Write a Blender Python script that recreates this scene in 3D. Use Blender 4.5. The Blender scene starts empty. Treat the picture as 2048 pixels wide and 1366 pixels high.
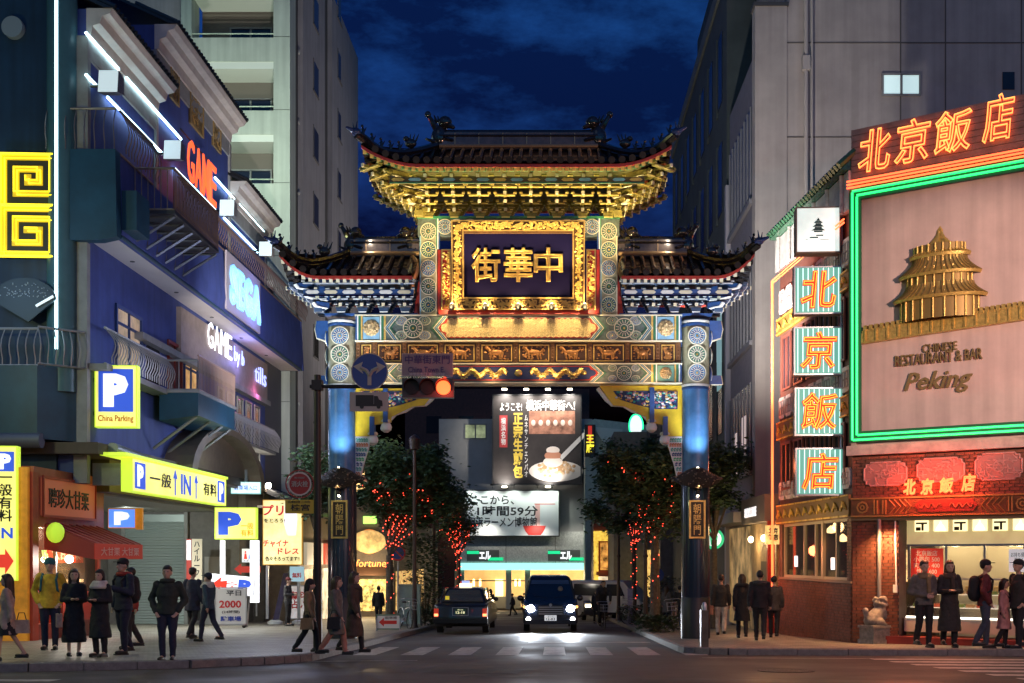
import bpy, math, random
from mathutils import Vector as V
R = math.radians
rnd = random.Random(7)
SC = bpy.context.scene
COL = SC.collection

# ---------------------------------------------------------------- camera, sky, exposure
F, CX, HY, CZ, S = 2400.0, 1110.0, 1115.0, 1.22, 77 / 2400.0   # focal length and optical centre in photo pixels, eye height, fall of the street
cam = bpy.data.cameras.new('Camera')
camo = bpy.data.objects.new('Camera', cam)
COL.objects.link(camo)
camo.location = (0, 0, CZ)
camo.rotation_euler = (R(90), 0, 0)
cam.sensor_width = 36
cam.lens = 36 * F / 2048
cam.shift_x = (1024 - CX) / 2048
cam.shift_y = (HY - 683) / 2048
cam.clip_start, cam.clip_end = 0.1, 4000
SC.camera = camo

w = bpy.data.worlds.new('World')
SC.world = w
w.use_nodes = True
nt = w.node_tree
nd, lk = nt.nodes, nt.links
bg = nd['Background']
sky = nd.new('ShaderNodeTexSky')
sky.sky_type = 'NISHITA'
sky.sun_disc = False
sky.sun_elevation = R(-3.2)
sky.sun_rotation = R(160)
sky.air_density, sky.dust_density, sky.ozone_density = 1.4, 0.4, 5.0
tc = nd.new('ShaderNodeTexCoord')
mp = nd.new('ShaderNodeMapping')
mp.inputs['Scale'].default_value = (1.0, 1.0, 2.4)
mp.inputs['Location'].default_value = (0.35, 0.2, 0.1)
no = nd.new('ShaderNodeTexNoise')
no.inputs['Scale'].default_value = 4.2
no.inputs['Detail'].default_value = 7
no.inputs['Roughness'].default_value = 0.66
rp = nd.new('ShaderNodeValToRGB')
rp.color_ramp.elements[0].position = 0.43
rp.color_ramp.elements[0].color = (2.6, 14.0, 12.5, 1)
rp.color_ramp.elements[1].position = 0.62
rp.color_ramp.elements[1].color = (11.0, 78.0, 50.0, 1)
mx = nd.new('ShaderNodeMix')
mx.data_type = 'RGBA'
mx.blend_type = 'MULTIPLY'
mx.inputs[0].default_value = 1
lk.new(tc.outputs['Generated'], mp.inputs[0])
lk.new(mp.outputs[0], no.inputs['Vector'])
lk.new(no.outputs[0], rp.inputs[0])
lk.new(sky.outputs[0], mx.inputs[6])
lk.new(rp.outputs[0], mx.inputs[7])
lk.new(mx.outputs[2], bg.inputs[0])
bg.inputs[1].default_value = 0.15

sun = bpy.data.lights.new('sun', 'SUN')
sun.energy, sun.angle, sun.color = 0.02, R(20), (0.75, 0.85, 1.0)
suno = bpy.data.objects.new('sun', sun)
COL.objects.link(suno)
suno.rotation_euler = (R(50), 0, R(-20))

SC.view_settings.view_transform = 'Standard'
SC.view_settings.look = 'None'
SC.view_settings.exposure = 0
SC.view_settings.gamma = 1
SC.cycles.use_denoising = True
SC.cycles.use_light_tree = True
SC.cycles.sample_clamp_indirect = 4
SC.cycles.max_bounces = 5
SC.cycles.diffuse_bounces = 2
SC.cycles.glossy_bounces = 3
SC.cycles.transmission_bounces = 4
SC.cycles.transparent_max_bounces = 6

# ---------------------------------------------------------------- helpers
def gz(y, walk=True):
    y = max(0.0, min(y, 170.0))
    return -S * y + (0.12 if walk else 0)

def G(px, py, walk=True):                      # photo pixel -> point on the ground
    Y = (CZ - (0.12 if walk else 0)) * F / (py - HY - 77)
    return V(((px - CX) / F * Y, Y, gz(Y, walk)))

def P(px, py, Y):                              # photo pixel at a known distance
    return V(((px - CX) / F * Y, Y, CZ - (py - HY) / F * Y))

class Frame:                                   # a vertical plane in the place: local x along it, y into it, z up
    def __init__(s, x, y, z, rz=0.0):
        s.o = V((x, y, z)); s.rz = rz
        s.c, s.s = math.cos(rz), math.sin(rz)
    def hit(s, px, py, d=0.0):                 # where the pixel's ray meets the plane local y = d
        rx = (px - CX) / F
        # world (t*rx, t) ; local y = -sin*(X-ox)+cos*(Y-oy)
        t = (d - s.s * s.o.x + s.c * s.o.y) / (-s.s * rx + s.c)
        X, Y, Z = t * rx, t, CZ - (py - HY) / F * t
        return (s.c * (X - s.o.x) + s.s * (Y - s.o.y), Z - s.o.z)
    def rect(s, x0, y0, x1, y1, d=0.0):        # pixel rectangle -> local u0,u1,z0,z1 (mean of both sides)
        a, b, c, e = s.hit(x0, y0, d), s.hit(x1, y0, d), s.hit(x0, y1, d), s.hit(x1, y1, d)
        return a[0], b[0], (c[1] + e[1]) / 2, (a[1] + b[1]) / 2
    def world(s, x, y, z):
        return V((s.o.x + s.c * x - s.s * y, s.o.y + s.s * x + s.c * y, s.o.z + z))

MATS = {}
def mat(name, col=(.5, .5, .5), rough=.6, metal=0., em=0., ecol=None, nz=0., sc=4., bump=0., spec=.5, alpha=1., trans=0., sample=None, coat=0., streak=0.):
    if name in MATS:
        return MATS[name]
    m = bpy.data.materials.new(name)
    m.use_nodes = True
    t = m.node_tree
    b = t.nodes['Principled BSDF']
    b.inputs['Base Color'].default_value = (*col, 1)
    b.inputs['Roughness'].default_value = rough
    b.inputs['Metallic'].default_value = metal
    b.inputs['Specular IOR Level'].default_value = spec
    b.inputs['Coat Weight'].default_value = coat
    if alpha < 1: b.inputs['Alpha'].default_value = alpha
    if trans: b.inputs['Transmission Weight'].default_value = trans
    if em:
        b.inputs['Emission Color'].default_value = (*(ecol or col), 1)
        b.inputs['Emission Strength'].default_value = em
    if nz or bump:
        c = t.nodes.new('ShaderNodeTexCoord')
        n = t.nodes.new('ShaderNodeTexNoise')
        n.inputs['Scale'].default_value = sc
        n.inputs['Detail'].default_value = 6
        n.inputs['Roughness'].default_value = .62
        t.links.new(c.outputs['Object'], n.inputs['Vector'])
        if nz:
            r = t.nodes.new('ShaderNodeValToRGB')
            r.color_ramp.elements[0].position, r.color_ramp.elements[1].position = .3, .72
            r.color_ramp.elements[0].color = (*[max(0, x * (1 - nz)) for x in col], 1)
            r.color_ramp.elements[1].color = (*[min(1, x * (1 + nz)) for x in col], 1)
            t.links.new(n.outputs[0], r.inputs[0])
            t.links.new(r.outputs[0], b.inputs['Base Color'])
            if em:
                e = ecol or col
                r3 = t.nodes.new('ShaderNodeValToRGB')
                r3.color_ramp.elements[0].position, r3.color_ramp.elements[1].position = .36, .64
                r3.color_ramp.elements[0].color = (*[x * (1 - nz) for x in e], 1)
                r3.color_ramp.elements[1].color = (*[x * (1 + nz * .6) for x in e], 1)
                t.links.new(n.outputs[0], r3.inputs[0])
                t.links.new(r3.outputs[0], b.inputs['Emission Color'])
        if bump:
            n2 = t.nodes.new('ShaderNodeTexNoise')
            n2.inputs['Scale'].default_value = sc * 7
            n2.inputs['Detail'].default_value = 4
            t.links.new(c.outputs['Object'], n2.inputs['Vector'])
            u = t.nodes.new('ShaderNodeBump')
            u.inputs['Strength'].default_value = bump
            u.inputs['Distance'].default_value = .02
            t.links.new(n2.outputs[0], u.inputs['Height'])
            t.links.new(u.outputs[0], b.inputs['Normal'])
    if streak:                                 # rain streaks and stains
        c = t.nodes.new('ShaderNodeTexCoord'); g = t.nodes.new('ShaderNodeMapping'); g.inputs['Scale'].default_value = (1.6, 1.6, .07)
        n = t.nodes.new('ShaderNodeTexNoise'); n.inputs['Scale'].default_value = 2.2; n.inputs['Detail'].default_value = 7
        x = t.nodes.new('ShaderNodeMix'); x.data_type = 'RGBA'; x.blend_type = 'MULTIPLY'; x.inputs[0].default_value = 1
        r = t.nodes.new('ShaderNodeMapRange'); r.inputs[1].default_value, r.inputs[2].default_value, r.inputs[3].default_value, r.inputs[4].default_value = .35, .62, 1 - streak, 1.05
        t.links.new(c.outputs['Object'], g.inputs[0]); t.links.new(g.outputs[0], n.inputs['Vector']); t.links.new(n.outputs[0], r.inputs[0])
        i = b.inputs['Base Color']
        if i.links: t.links.new(i.links[0].from_socket, x.inputs[6])
        else: x.inputs[6].default_value = (*col, 1)
        t.links.new(r.outputs[0], x.inputs[7]); t.links.new(x.outputs[2], i)
    if sample is not None or em:
        m.cycles.emission_sampling = sample or 'AUTO'
    MATS[name] = m
    return m

class B:                                       # mesh builder
    def __init__(s):
        s.v, s.f, s.mi, s.m = [], [], [], 0
    def add(s, vs, fs):
        k = len(s.v)
        s.v += [tuple(p) for p in vs]
        s.f += [tuple(i + k for i in f) for f in fs]
        s.mi += [s.m] * len(fs)
        return s
    def q(s, x0, x1, y0, y1, z0, z1):
        return s.add([(x, y, z) for z in (z0, z1) for y in (y0, y1) for x in (x0, x1)],
                     [(0, 2, 3, 1), (4, 5, 7, 6), (0, 1, 5, 4), (2, 6, 7, 3), (0, 4, 6, 2), (1, 3, 7, 5)])
    def bx(s, c, d, rz=0, rx=0, ry=0):
        from mathutils import Euler
        e = Euler((rx, ry, rz)).to_matrix()
        h = [x / 2 for x in d]
        return s.add([V(c) + e @ V((x, y, z)) for z in (-h[2], h[2]) for y in (-h[1], h[1]) for x in (-h[0], h[0])],
                     [(0, 2, 3, 1), (4, 5, 7, 6), (0, 1, 5, 4), (2, 6, 7, 3), (0, 4, 6, 2), (1, 3, 7, 5)])
    def tube(s, pts, r, n=8, closed=False, cap=True):
        pts = [V(p) for p in pts]
        L = len(pts)
        rs = r if isinstance(r, (list, tuple)) else [r] * L
        ring, ref = [], None
        for i, p in enumerate(pts):
            if closed: d = pts[(i + 1) % L] - pts[i - 1]
            else: d = pts[min(i + 1, L - 1)] - pts[max(i - 1, 0)]
            d = d.normalized() if d.length > 1e-9 else V((0, 0, 1))
            if ref is None:
                ref = V((0, 0, 1)) if abs(d.z) < .9 else V((1, 0, 0))
            a = d.cross(ref)
            if a.length < 1e-4: a = d.cross(V((.3, .9, .1)))
            a.normalize()
            b = a.cross(d)
            ref = b if abs(d.z) > .9 else ref
            for k in range(n):
                t = 2 * math.pi * k / n
                ring.append(p + (a * math.cos(t) + b * math.sin(t)) * rs[i])
        fs = []
        for i in range(L if closed else L - 1):
            j = (i + 1) % L
            for k in range(n):
                l = (k + 1) % n
                fs.append((i * n + k, i * n + l, j * n + l, j * n + k))
        if cap and not closed:
            fs.append(tuple(range(n)))
            fs.append(tuple((L - 1) * n + k for k in reversed(range(n))))
        return s.add(ring, fs)
    def cyl(s, p0, p1, r0, r1=None, n=12):
        return s.tube([p0, p1], [r0, r0 if r1 is None else r1], n)
    def cap(s, p0, p1, r0, r1, n=12):          # tapered capsule
        p0, p1 = V(p0), V(p1)
        d = p1 - p0
        u = d.normalized() if d.length > 1e-6 else V((0, 0, 1))
        pts, rs = [], []
        for a in (-86, -60, -30): pts.append(p0 + u * r0 * math.sin(R(a))); rs.append(r0 * math.cos(R(a)))
        for t in (0, .5, 1): pts.append(p0 + d * t); rs.append(r0 + (r1 - r0) * t)
        for a in (30, 60, 86): pts.append(p1 + u * r1 * math.sin(R(a))); rs.append(r1 * math.cos(R(a)))
        return s.tube(pts, rs, n)
    def ell(s, c, r, n=12, m=8):
        c = V(c)
        r = (r, r, r) if not isinstance(r, (tuple, list)) else r
        vs, fs = [], []
        for i in range(m + 1):
            a = math.pi * (i / m - .5) * .999
            for k in range(n):
                t = 2 * math.pi * k / n
                vs.append((c.x + r[0] * math.cos(a) * math.cos(t), c.y + r[1] * math.cos(a) * math.sin(t), c.z + r[2] * math.sin(a)))
        for i in range(m):
            for k in range(n):
                l = (k + 1) % n
                fs.append((i * n + k, i * n + l, (i + 1) * n + l, (i + 1) * n + k))
        fs += [tuple(reversed(range(n))), tuple(m * n + k for k in range(n))]
        return s.add(vs, fs)
    def lathe(s, prof, c=(0, 0, 0), n=20):
        vs, fs = [], []
        for r, z in prof:
            for k in range(n):
                t = 2 * math.pi * k / n
                vs.append((c[0] + r * math.cos(t), c[1] + r * math.sin(t), c[2] + z))
        for i in range(len(prof) - 1):
            for k in range(n):
                l = (k + 1) % n
                fs.append((i * n + k, i * n + l, (i + 1) * n + l, (i + 1) * n + k))
        fs += [tuple(reversed(range(n))), tuple((len(prof) - 1) * n + k for k in range(n))]
        return s.add(vs, fs)
    def prism(s, pts, a, b, ax='y'):           # polygon in xz (ax y), yz (ax x) or xy (ax z), swept from a to b
        n = len(pts)
        mk = {'y': lambda p, t: (p[0], t, p[1]), 'x': lambda p, t: (t, p[0], p[1]), 'z': lambda p, t: (p[0], p[1], t)}[ax]
        vs = [mk(p, a) for p in pts] + [mk(p, b) for p in pts]
        fs = [tuple(range(n)), tuple(reversed(range(n, 2 * n)))]
        fs += [(i, i + n, (i + 1) % n + n, (i + 1) % n) for i in range(n)]
        return s.add(vs, fs)
    def disc(s, cx, cz, r, y0, y1, n=24, rx=None):
        return s.prism([(cx + (rx or r) * math.cos(2 * math.pi * k / n), cz + r * math.sin(2 * math.pi * k / n)) for k in range(n)], y0, y1)
    def ring(s, cx, cz, ro, ri, y0, y1, n=24):
        for k in range(n):
            a, b = 2 * math.pi * k / n, 2 * math.pi * (k + 1) / n
            s.prism([(cx + r * math.cos(t), cz + r * math.sin(t)) for r, t in ((ri, a), (ro, a), (ro, b), (ri, b))], y0, y1)
        return s
    def frame(s, x0, x1, z0, z1, w, y0, y1):
        s.q(x0, x1, y0, y1, z0, z0 + w); s.q(x0, x1, y0, y1, z1 - w, z1)
        s.q(x0, x0 + w, y0, y1, z0 + w, z1 - w); s.q(x1 - w, x1, y0, y1, z0 + w, z1 - w)
        return s
    def poly(s, vs):
        return s.add(vs, [tuple(range(len(vs)))])
    def grid(s, fn, nu, nv):
        vs = [fn(i / nu, j / nv) for j in range(nv + 1) for i in range(nu + 1)]
        return s.add(vs, [(j * (nu + 1) + i, j * (nu + 1) + i + 1, (j + 1) * (nu + 1) + i + 1, (j + 1) * (nu + 1) + i) for j in range(nv) for i in range(nu)])
    def mesh(s, name, mats, sm=True):
        me = bpy.data.meshes.new(name)
        me.from_pydata(s.v, [], s.f)
        for x in (mats if isinstance(mats, (list, tuple)) else [mats]): me.materials.append(x)
        if isinstance(mats, (list, tuple)): me.polygons.foreach_set('material_index', s.mi)
        if sm:
            me.polygons.foreach_set('use_smooth', [True] * len(s.f))
            me.set_sharp_from_angle(angle=R(38))
        return me

def ob(name, data, mats=None, parent=None, loc=None, rz=0, sm=True, kind=None):
    if isinstance(data, B): data = data.mesh(name, mats, sm)
    o = bpy.data.objects.new(name, data)
    COL.objects.link(o)
    if parent: o.parent = parent
    if loc is not None: o.location = loc
    if rz: o.rotation_euler.z = rz
    if kind: o['kind'] = kind
    return o

def tag(o, label, cat, group=None):
    o['label'], o['category'] = label, cat
    if group: o['group'] = group
    return o

def thing(name, label, cat, loc=(0, 0, 0), rz=0, group=None):
    return tag(ob(name, None, loc=loc, rz=rz), label, cat, group)

def fthing(name, label, cat, fr, group=None):
    return thing(name, label, cat, fr.o, fr.rz, group)

def copies(o):                                 # a thing, its parts and their sub-parts
    c = o.copy(); COL.objects.link(c)
    for ch in o.children:
        d = ch.copy(); COL.objects.link(d); d.parent = c
        for g in ch.children:
            e = g.copy(); COL.objects.link(e); e.parent = d
    return c

FIT = []
def txt(parent, s, x, y, z, w, h, m, ext=.008, off=0., neon=0., name='lettering', face=0, space=1., shear=0., res=2, line=1.):
    c = bpy.data.curves.new(name, 'FONT')
    c.body = s
    c.align_x = 'CENTER'
    c.size = 1
    c.resolution_u = res
    c.offset = off
    c.space_character = space
    c.space_line = line
    c.shear = shear
    k = h / max(1, s.count('\n') + 1)
    if neon:
        c.fill_mode = 'NONE'
        c.bevel_depth = neon / k
        c.bevel_resolution = 1
    else:
        c.extrude = ext
    c.materials.append(m)
    o = bpy.data.objects.new(name, c)
    COL.objects.link(o)
    o.parent = parent
    o.location = (x, y, z)
    o.rotation_euler = (R(90), 0, face)
    FIT.append((o, w, h))
    return o

def fit_all():                                 # lettering -> meshes of the wanted size
    dg = bpy.context.evaluated_depsgraph_get()
    for o, w, h in FIT:
        me = bpy.data.meshes.new_from_object(o.evaluated_get(dg))
        n = len(me.vertices)
        if n:
            xs = [v.co.x for v in me.vertices]; ys = [v.co.y for v in me.vertices]
            x0, x1, y0, y1 = min(xs), max(xs), min(ys), max(ys)
            sx = w / max(1e-5, x1 - x0)
            sy = h / max(1e-5, y1 - y0) if h else sx
            bev = o.data.bevel_depth > 0
            for v in me.vertices:
                v.co = ((v.co.x - (x0 + x1) / 2) * sx, (v.co.y - (y0 + y1) / 2) * sy, v.co.z * (sy if bev else 1))
        nm = o.name.split('.')[0]
        q = bpy.data.objects.new(nm, me)
        COL.objects.link(q)
        q.parent = o.parent; q.location = o.location; q.rotation_euler = o.rotation_euler
        c = o.data
        bpy.data.objects.remove(o)
        bpy.data.curves.remove(c)

def spot(name, loc, target, power, color=(1, .8, .5), size=60, blend=.6, r=.05, parent=None):
    l = bpy.data.lights.new(name, 'SPOT')
    l.energy, l.color, l.spot_size, l.spot_blend, l.shadow_soft_size = power, color, R(size), blend, r
    o = bpy.data.objects.new(name, l)
    COL.objects.link(o)
    o.location = loc
    o.rotation_euler = (V(target) - V(loc)).to_track_quat('-Z', 'Y').to_euler()
    if parent: o.parent = parent
    return o

def point(name, loc, power, color=(1, .8, .5), r=.08, parent=None):
    l = bpy.data.lights.new(name, 'POINT')
    l.energy, l.color, l.shadow_soft_size = power, color, r
    o = bpy.data.objects.new(name, l)
    COL.objects.link(o)
    o.location = loc
    if parent: o.parent = parent
    return o

def remesh(o, vox, it=3):
    m = o.modifiers.new('remesh', 'REMESH')
    m.mode, m.voxel_size, m.use_smooth_shade = 'VOXEL', vox, True
    s = o.modifiers.new('smooth', 'SMOOTH')
    s.factor, s.iterations = .5, it
    return o

def bevel(o, w):
    m = o.modifiers.new('bevel', 'BEVEL')
    m.width, m.segments, m.limit_method, m.angle_limit = w, 3, 'ANGLE', R(25)
    return o
FOLD = bpy.data.textures.new('cloth_folds', 'CLOUDS')
FOLD.noise_scale, FOLD.noise_depth = .11, 2
def folds(o, s=.022):
    m = o.modifiers.new('folds', 'DISPLACE')
    m.texture, m.strength, m.mid_level = FOLD, s, .5
    return o

# ---------------------------------------------------------------- materials
def asphalt(name, c0, c1, rough=.55):
    m = mat(name, c0, rough, nz=.35, sc=.6, bump=.5)
    t = m.node_tree
    b = t.nodes['Principled BSDF']
    c = t.nodes['Texture Coordinate']
    n = t.nodes.new('ShaderNodeTexNoise'); n.inputs['Scale'].default_value = 60
    n3 = t.nodes.new('ShaderNodeTexNoise'); n3.inputs['Scale'].default_value = .35; n3.inputs['Detail'].default_value = 8
    r = t.nodes.new('ShaderNodeMapRange')
    r.inputs[1].default_value, r.inputs[2].default_value, r.inputs[3].default_value, r.inputs[4].default_value = .35, .65, rough - .2, rough + .15
    t.links.new(c.outputs['Object'], n3.inputs['Vector'])
    t.links.new(n3.outputs[0], r.inputs[0])
    t.links.new(r.outputs[0], b.inputs['Roughness'])
    x = t.nodes.new('ShaderNodeMix'); x.data_type = 'RGBA'; x.blend_type = 'OVERLAY'; x.inputs[0].default_value = .8
    t.links.new(c.outputs['Object'], n.inputs['Vector'])
    src = b.inputs['Base Color'].links[0].from_socket
    t.links.new(src, x.inputs[6]); t.links.new(n.outputs[0], x.inputs[7])
    t.links.new(x.outputs[2], b.inputs['Base Color'])
    return m

def bricky(name, c1, c2, mort, bw, bh, rough=.6, scale=1., bump=.3, ms=.02, noise=.0, axis='xy'):
    m = mat(name, c1, rough)
    t = m.node_tree
    b = t.nodes['Principled BSDF']
    c = t.nodes.new('ShaderNodeTexCoord')
    k = t.nodes.new('ShaderNodeTexBrick')
    k.inputs['Color1'].default_value = (*c1, 1); k.inputs['Color2'].default_value = (*c2, 1); k.inputs['Mortar'].default_value = (*mort, 1)
    k.inputs['Scale'].default_value = scale
    k.inputs['Brick Width'].default_value = bw; k.inputs['Row Height'].default_value = bh; k.inputs['Mortar Size'].default_value = ms
    src = c.outputs['Object']
    if axis != 'xy':
        sp = t.nodes.new('ShaderNodeSeparateXYZ'); cb = t.nodes.new('ShaderNodeCombineXYZ')
        t.links.new(src, sp.inputs[0])
        t.links.new(sp.outputs['XYZ'.index(axis[0].upper())], cb.inputs[0]); t.links.new(sp.outputs['XYZ'.index(axis[1].upper())], cb.inputs[1])
        src = cb.outputs[0]
    t.links.new(src, k.inputs['Vector'])
    n = t.nodes.new('ShaderNodeTexNoise'); n.inputs['Scale'].default_value = 1.3; n.inputs['Detail'].default_value = 6
    t.links.new(c.outputs['Object'], n.inputs['Vector'])
    x = t.nodes.new('ShaderNodeMix'); x.data_type = 'RGBA'; x.blend_type = 'OVERLAY'; x.inputs[0].default_value = .7
    t.links.new(k.outputs[0], x.inputs[6]); t.links.new(n.outputs[0], x.inputs[7])
    t.links.new(x.outputs[2], b.inputs['Base Color'])
    u = t.nodes.new('ShaderNodeBump'); u.inputs['Strength'].default_value = bump; u.inputs['Distance'].default_value = .02; u.invert = True
    t.links.new(k.outputs[1], u.inputs['Height']); t.links.new(u.outputs[0], b.inputs['Normal'])
    return m

ASPH = asphalt('asphalt', (.055, .043, .038), None, .72)
PAVE = bricky('paving_blocks', (.19, .17, .14), (.30, .27, .21), (.07, .065, .06), .3, .15, .5, ms=.012)
KERB = mat('kerb_stone', (.19, .18, .165), .75, nz=.3, sc=6, bump=.3)
PAINT = mat('road_paint', (.42, .40, .37), .6, nz=.6, sc=5, bump=.3)
GOLD = mat('gold_leaf', (.85, .55, .16), .32, .85, nz=.25, sc=9, bump=.4)
GOLDP = mat('gold_paint', (.72, .46, .12), .42, .35, nz=.3, sc=9, bump=.3)
CREAM = mat('cream_outline', (.72, .66, .48), .5)
GREEN = mat('temple_green', (.03, .17, .085), .45, nz=.3, sc=5)
BLUE = mat('temple_blue', (.025, .08, .25), .4, nz=.25, sc=5)
SKYB = mat('temple_pale_blue', (.22, .42, .58), .5, nz=.2, sc=5)
NAVY = mat('navy_lacquer', (.004, .003, .026), .6, spec=.08)
RED = mat('temple_red', (.42, .035, .02), .4, nz=.25, sc=5)
WHITE = mat('white_paint', (.78, .78, .75), .5, nz=.1, sc=5)
YEL = mat('temple_yellow', (.80, .55, .03), .45, nz=.15)
TILE = mat('glazed_roof_tile', (.018, .014, .013), .18, nz=.4, sc=7, coat=.5)
BLACK = mat('black_metal', (.012, .012, .013), .45)
STEEL = mat('brushed_steel', (.42, .43, .45), .35, .8)
GLASSD = mat('dark_glass', (.015, .018, .022), .06, spec=.7)
CARVE = mat('carved_gilt_wood', (.27, .15, .05), .42, .5, nz=.6, sc=16, bump=1.0)
CARVED = mat('carved_dark_wood', (.075, .04, .02), .5, .2, nz=.6, sc=14, bump=.9)
# ---------------------------------------------------------------- ground
def sheet(poly, dz, walk=False):
    b = B()
    b.poly([(x, y, gz(y, walk) + dz) for x, y in poly])
    return b

def struct(name, data, mats, parent=None, **k):
    o = ob(name, data, mats, parent, **k)
    if not parent: o['kind'] = 'structure'
    return o

g = B()
ys = [-900, 0, 20, 40, 60, 80, 100, 130, 170, 1500]
for i in range(len(ys) - 1):
    g.poly([(-900, ys[i], gz(ys[i], False)), (900, ys[i], gz(ys[i], False)), (900, ys[i + 1], gz(ys[i + 1], False)), (-900, ys[i + 1], gz(ys[i + 1], False))])
struct('road', g, ASPH, sm=False)

def arc(cx, cy, r, a0, a1, n=8):
    return [(cx + r * math.cos(R(a0 + (a1 - a0) * i / n)), cy + r * math.sin(R(a0 + (a1 - a0) * i / n))) for i in range(n + 1)]

def pavement(name, edge, back):
    """edge: kerb line; back: closing points. Paving sheet plus one kerb stone per piece"""
    poly = edge + back
    b = B()
    n = len(poly)
    b.poly([(x, y, gz(y)) for x, y in poly])
    b.add([(x, y, gz(y)) for x, y in edge] + [(x, y, gz(y) - .4) for x, y in edge],
          [(i, i + 1, i + 1 + len(edge), i + len(edge)) for i in range(len(edge) - 1)])
    o = struct(name, b, PAVE, sm=False)
    acc = []
    for i in range(len(edge) - 1):
        a, c = V(edge[i]), V(edge[i + 1])
        L = (c - a).length
        k = max(1, round(L / .9))
        for j in range(k):
            acc.append((a + (c - a) * j / k, a + (c - a) * (j + 1) / k))
    for p, q in acc:
        if q.y > 62 and p.y > 62 or abs(p.x) > 14: continue
        d = q - p
        m = (p + q) / 2
        kb = B()
        L = d.length - .012
        kb.prism([(-.08, -.2), (.08, -.2), (.08, .006), (.05, .022), (-.08, .022)], -L / 2, L / 2)
        s = ob('kerb_stone', kb, KERB, o, loc=(m.x, m.y, gz(m.y)))
        s.rotation_euler = (math.atan2(gz(q.y) - gz(p.y), d.length), 0, math.atan2(-d.x, d.y))
    return o

XL, XR = -4.6, 2.77
left_edge = [(-60, 17.2), (-20, 18.4), (-8.5, 19.4), (-6.2, 20.3)] + arc(-7.2, 23.0, 2.6, -60, 0, 6) + [(XL, 26), (XL, 32), (XL, 40), (XL, 60), (XL, 96)]
pavement('pavement_left', left_edge, [(-60, 96)])
right_edge = [(XR, 96), (XR, 60), (XR, 40), (XR, 30), (XR, 26.2)] + arc(XR + 1.2, 26.0, 1.2, 180, 270, 5)[1:] + [(6, 24.6), (9, 24.5), (14, 24.2), (60, 22)]
pavement('pavement_right', right_edge, [(60, 96)])
# near side, behind the photographer
pavement('pavement_near', [(60, 3), (0, 3), (-60, 3)], [(-60, -30), (60, -30)])

def mark(name, poly, dz=.004, m=PAINT):
    return ob(name, sheet(poly, dz), m, ROADM, sm=False)
ROADM = bpy.data.objects['road']
# zebra crossing in front of the gate
for k in range(9):
    x = -5.1 + k * .98
    if -5.2 < x < 3.2:
        mark('crossing_stripe', [(x - .05, 24.7), (x + .42, 24.7), (x + .42, 28.6), (x - .05, 28.6)])
mark('stop_line', [(-.7, 31.3), (2.5, 31.3), (2.5, 31.75), (-.7, 31.75)])
mark('edge_line', [(-4.7, 22.25), (-2.6, 22.6), (-2.6, 22.72), (-4.7, 22.37)])
mark('edge_line', [(2.9, 23.6), (6.2, 23.3), (6.2, 23.42), (2.9, 23.72)])
# zebra crossing over the cross street, right and left
for k in range(8):
    y = 22.9 - k * .92
    mark('crossing_stripe', [(6.1 + k * .12, y), (10.6, y - .4), (10.6, y + .05), (6.1 + k * .12, y + .42)])
for k in range(4):
    y = 17.1 - k * .9
    mark('crossing_stripe', [(-14, y - .1), (-7.2, y), (-7.2, y + .42), (-14, y + .32)])
PATCH = asphalt('asphalt_patch', (.026, .025, .026), None, .6)
for pl in ([(-3.2, 19.2), (-.6, 18.8), (-.5, 19.9), (-3.1, 20.3)], [(1.2, 16.9), (5.4, 16.4), (5.5, 17.3), (1.3, 17.8)], [(-.2, 33), (.6, 33), (.5, 52), (-.3, 52)]):
    mark('asphalt_patch', pl, .003, PATCH)
CRK = mat('crack_tar', (.012, .012, .012), .5)
for k in range(7):
    r2 = random.Random(40 + k)
    x, y = r2.uniform(-7, 8), r2.uniform(16.5, 23)
    a, pts = r2.uniform(0, 3.1), []
    for j in range(9):
        pts.append((x, y)); x += .35 * math.cos(a) + r2.uniform(-.1, .1); y += .16 * math.sin(a) + r2.uniform(-.07, .07)
    mark('road_crack', pts + [(u + .012, v + .03) for u, v in reversed(pts)], .0045, CRK)
MANH = mat('cast_iron', (.08, .075, .07), .5, .6, nz=.5, sc=30, bump=.8)
for px, py, r in ((1572, 1342, .46),):
    p = G(px, py, py < 1330)
    b = B()
    b.lathe([(r, -.05), (r, .005), (r * .92, .006), (r * .9, .002), (r * .4, .002), (r * .38, .006)], (0, 0, 0), 28)
    tag(ob('manhole_cover', b, MANH, loc=(p.x, p.y, p.z + .004)), 'round iron manhole cover in the road right of the crossing', 'manhole cover').rotation_euler.x = -math.atan(S)
# ---------------------------------------------------------------- the gate
GX, GY = -.94, 31.2
GF = Frame(GX, GY, gz(GY))
gate = fthing('paifang_gate', 'painted Chinese gate with three tiled roofs spanning the street', 'gate', GF)
def H(px, py, d=0.): return GF.hit(px, py, d)

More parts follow.
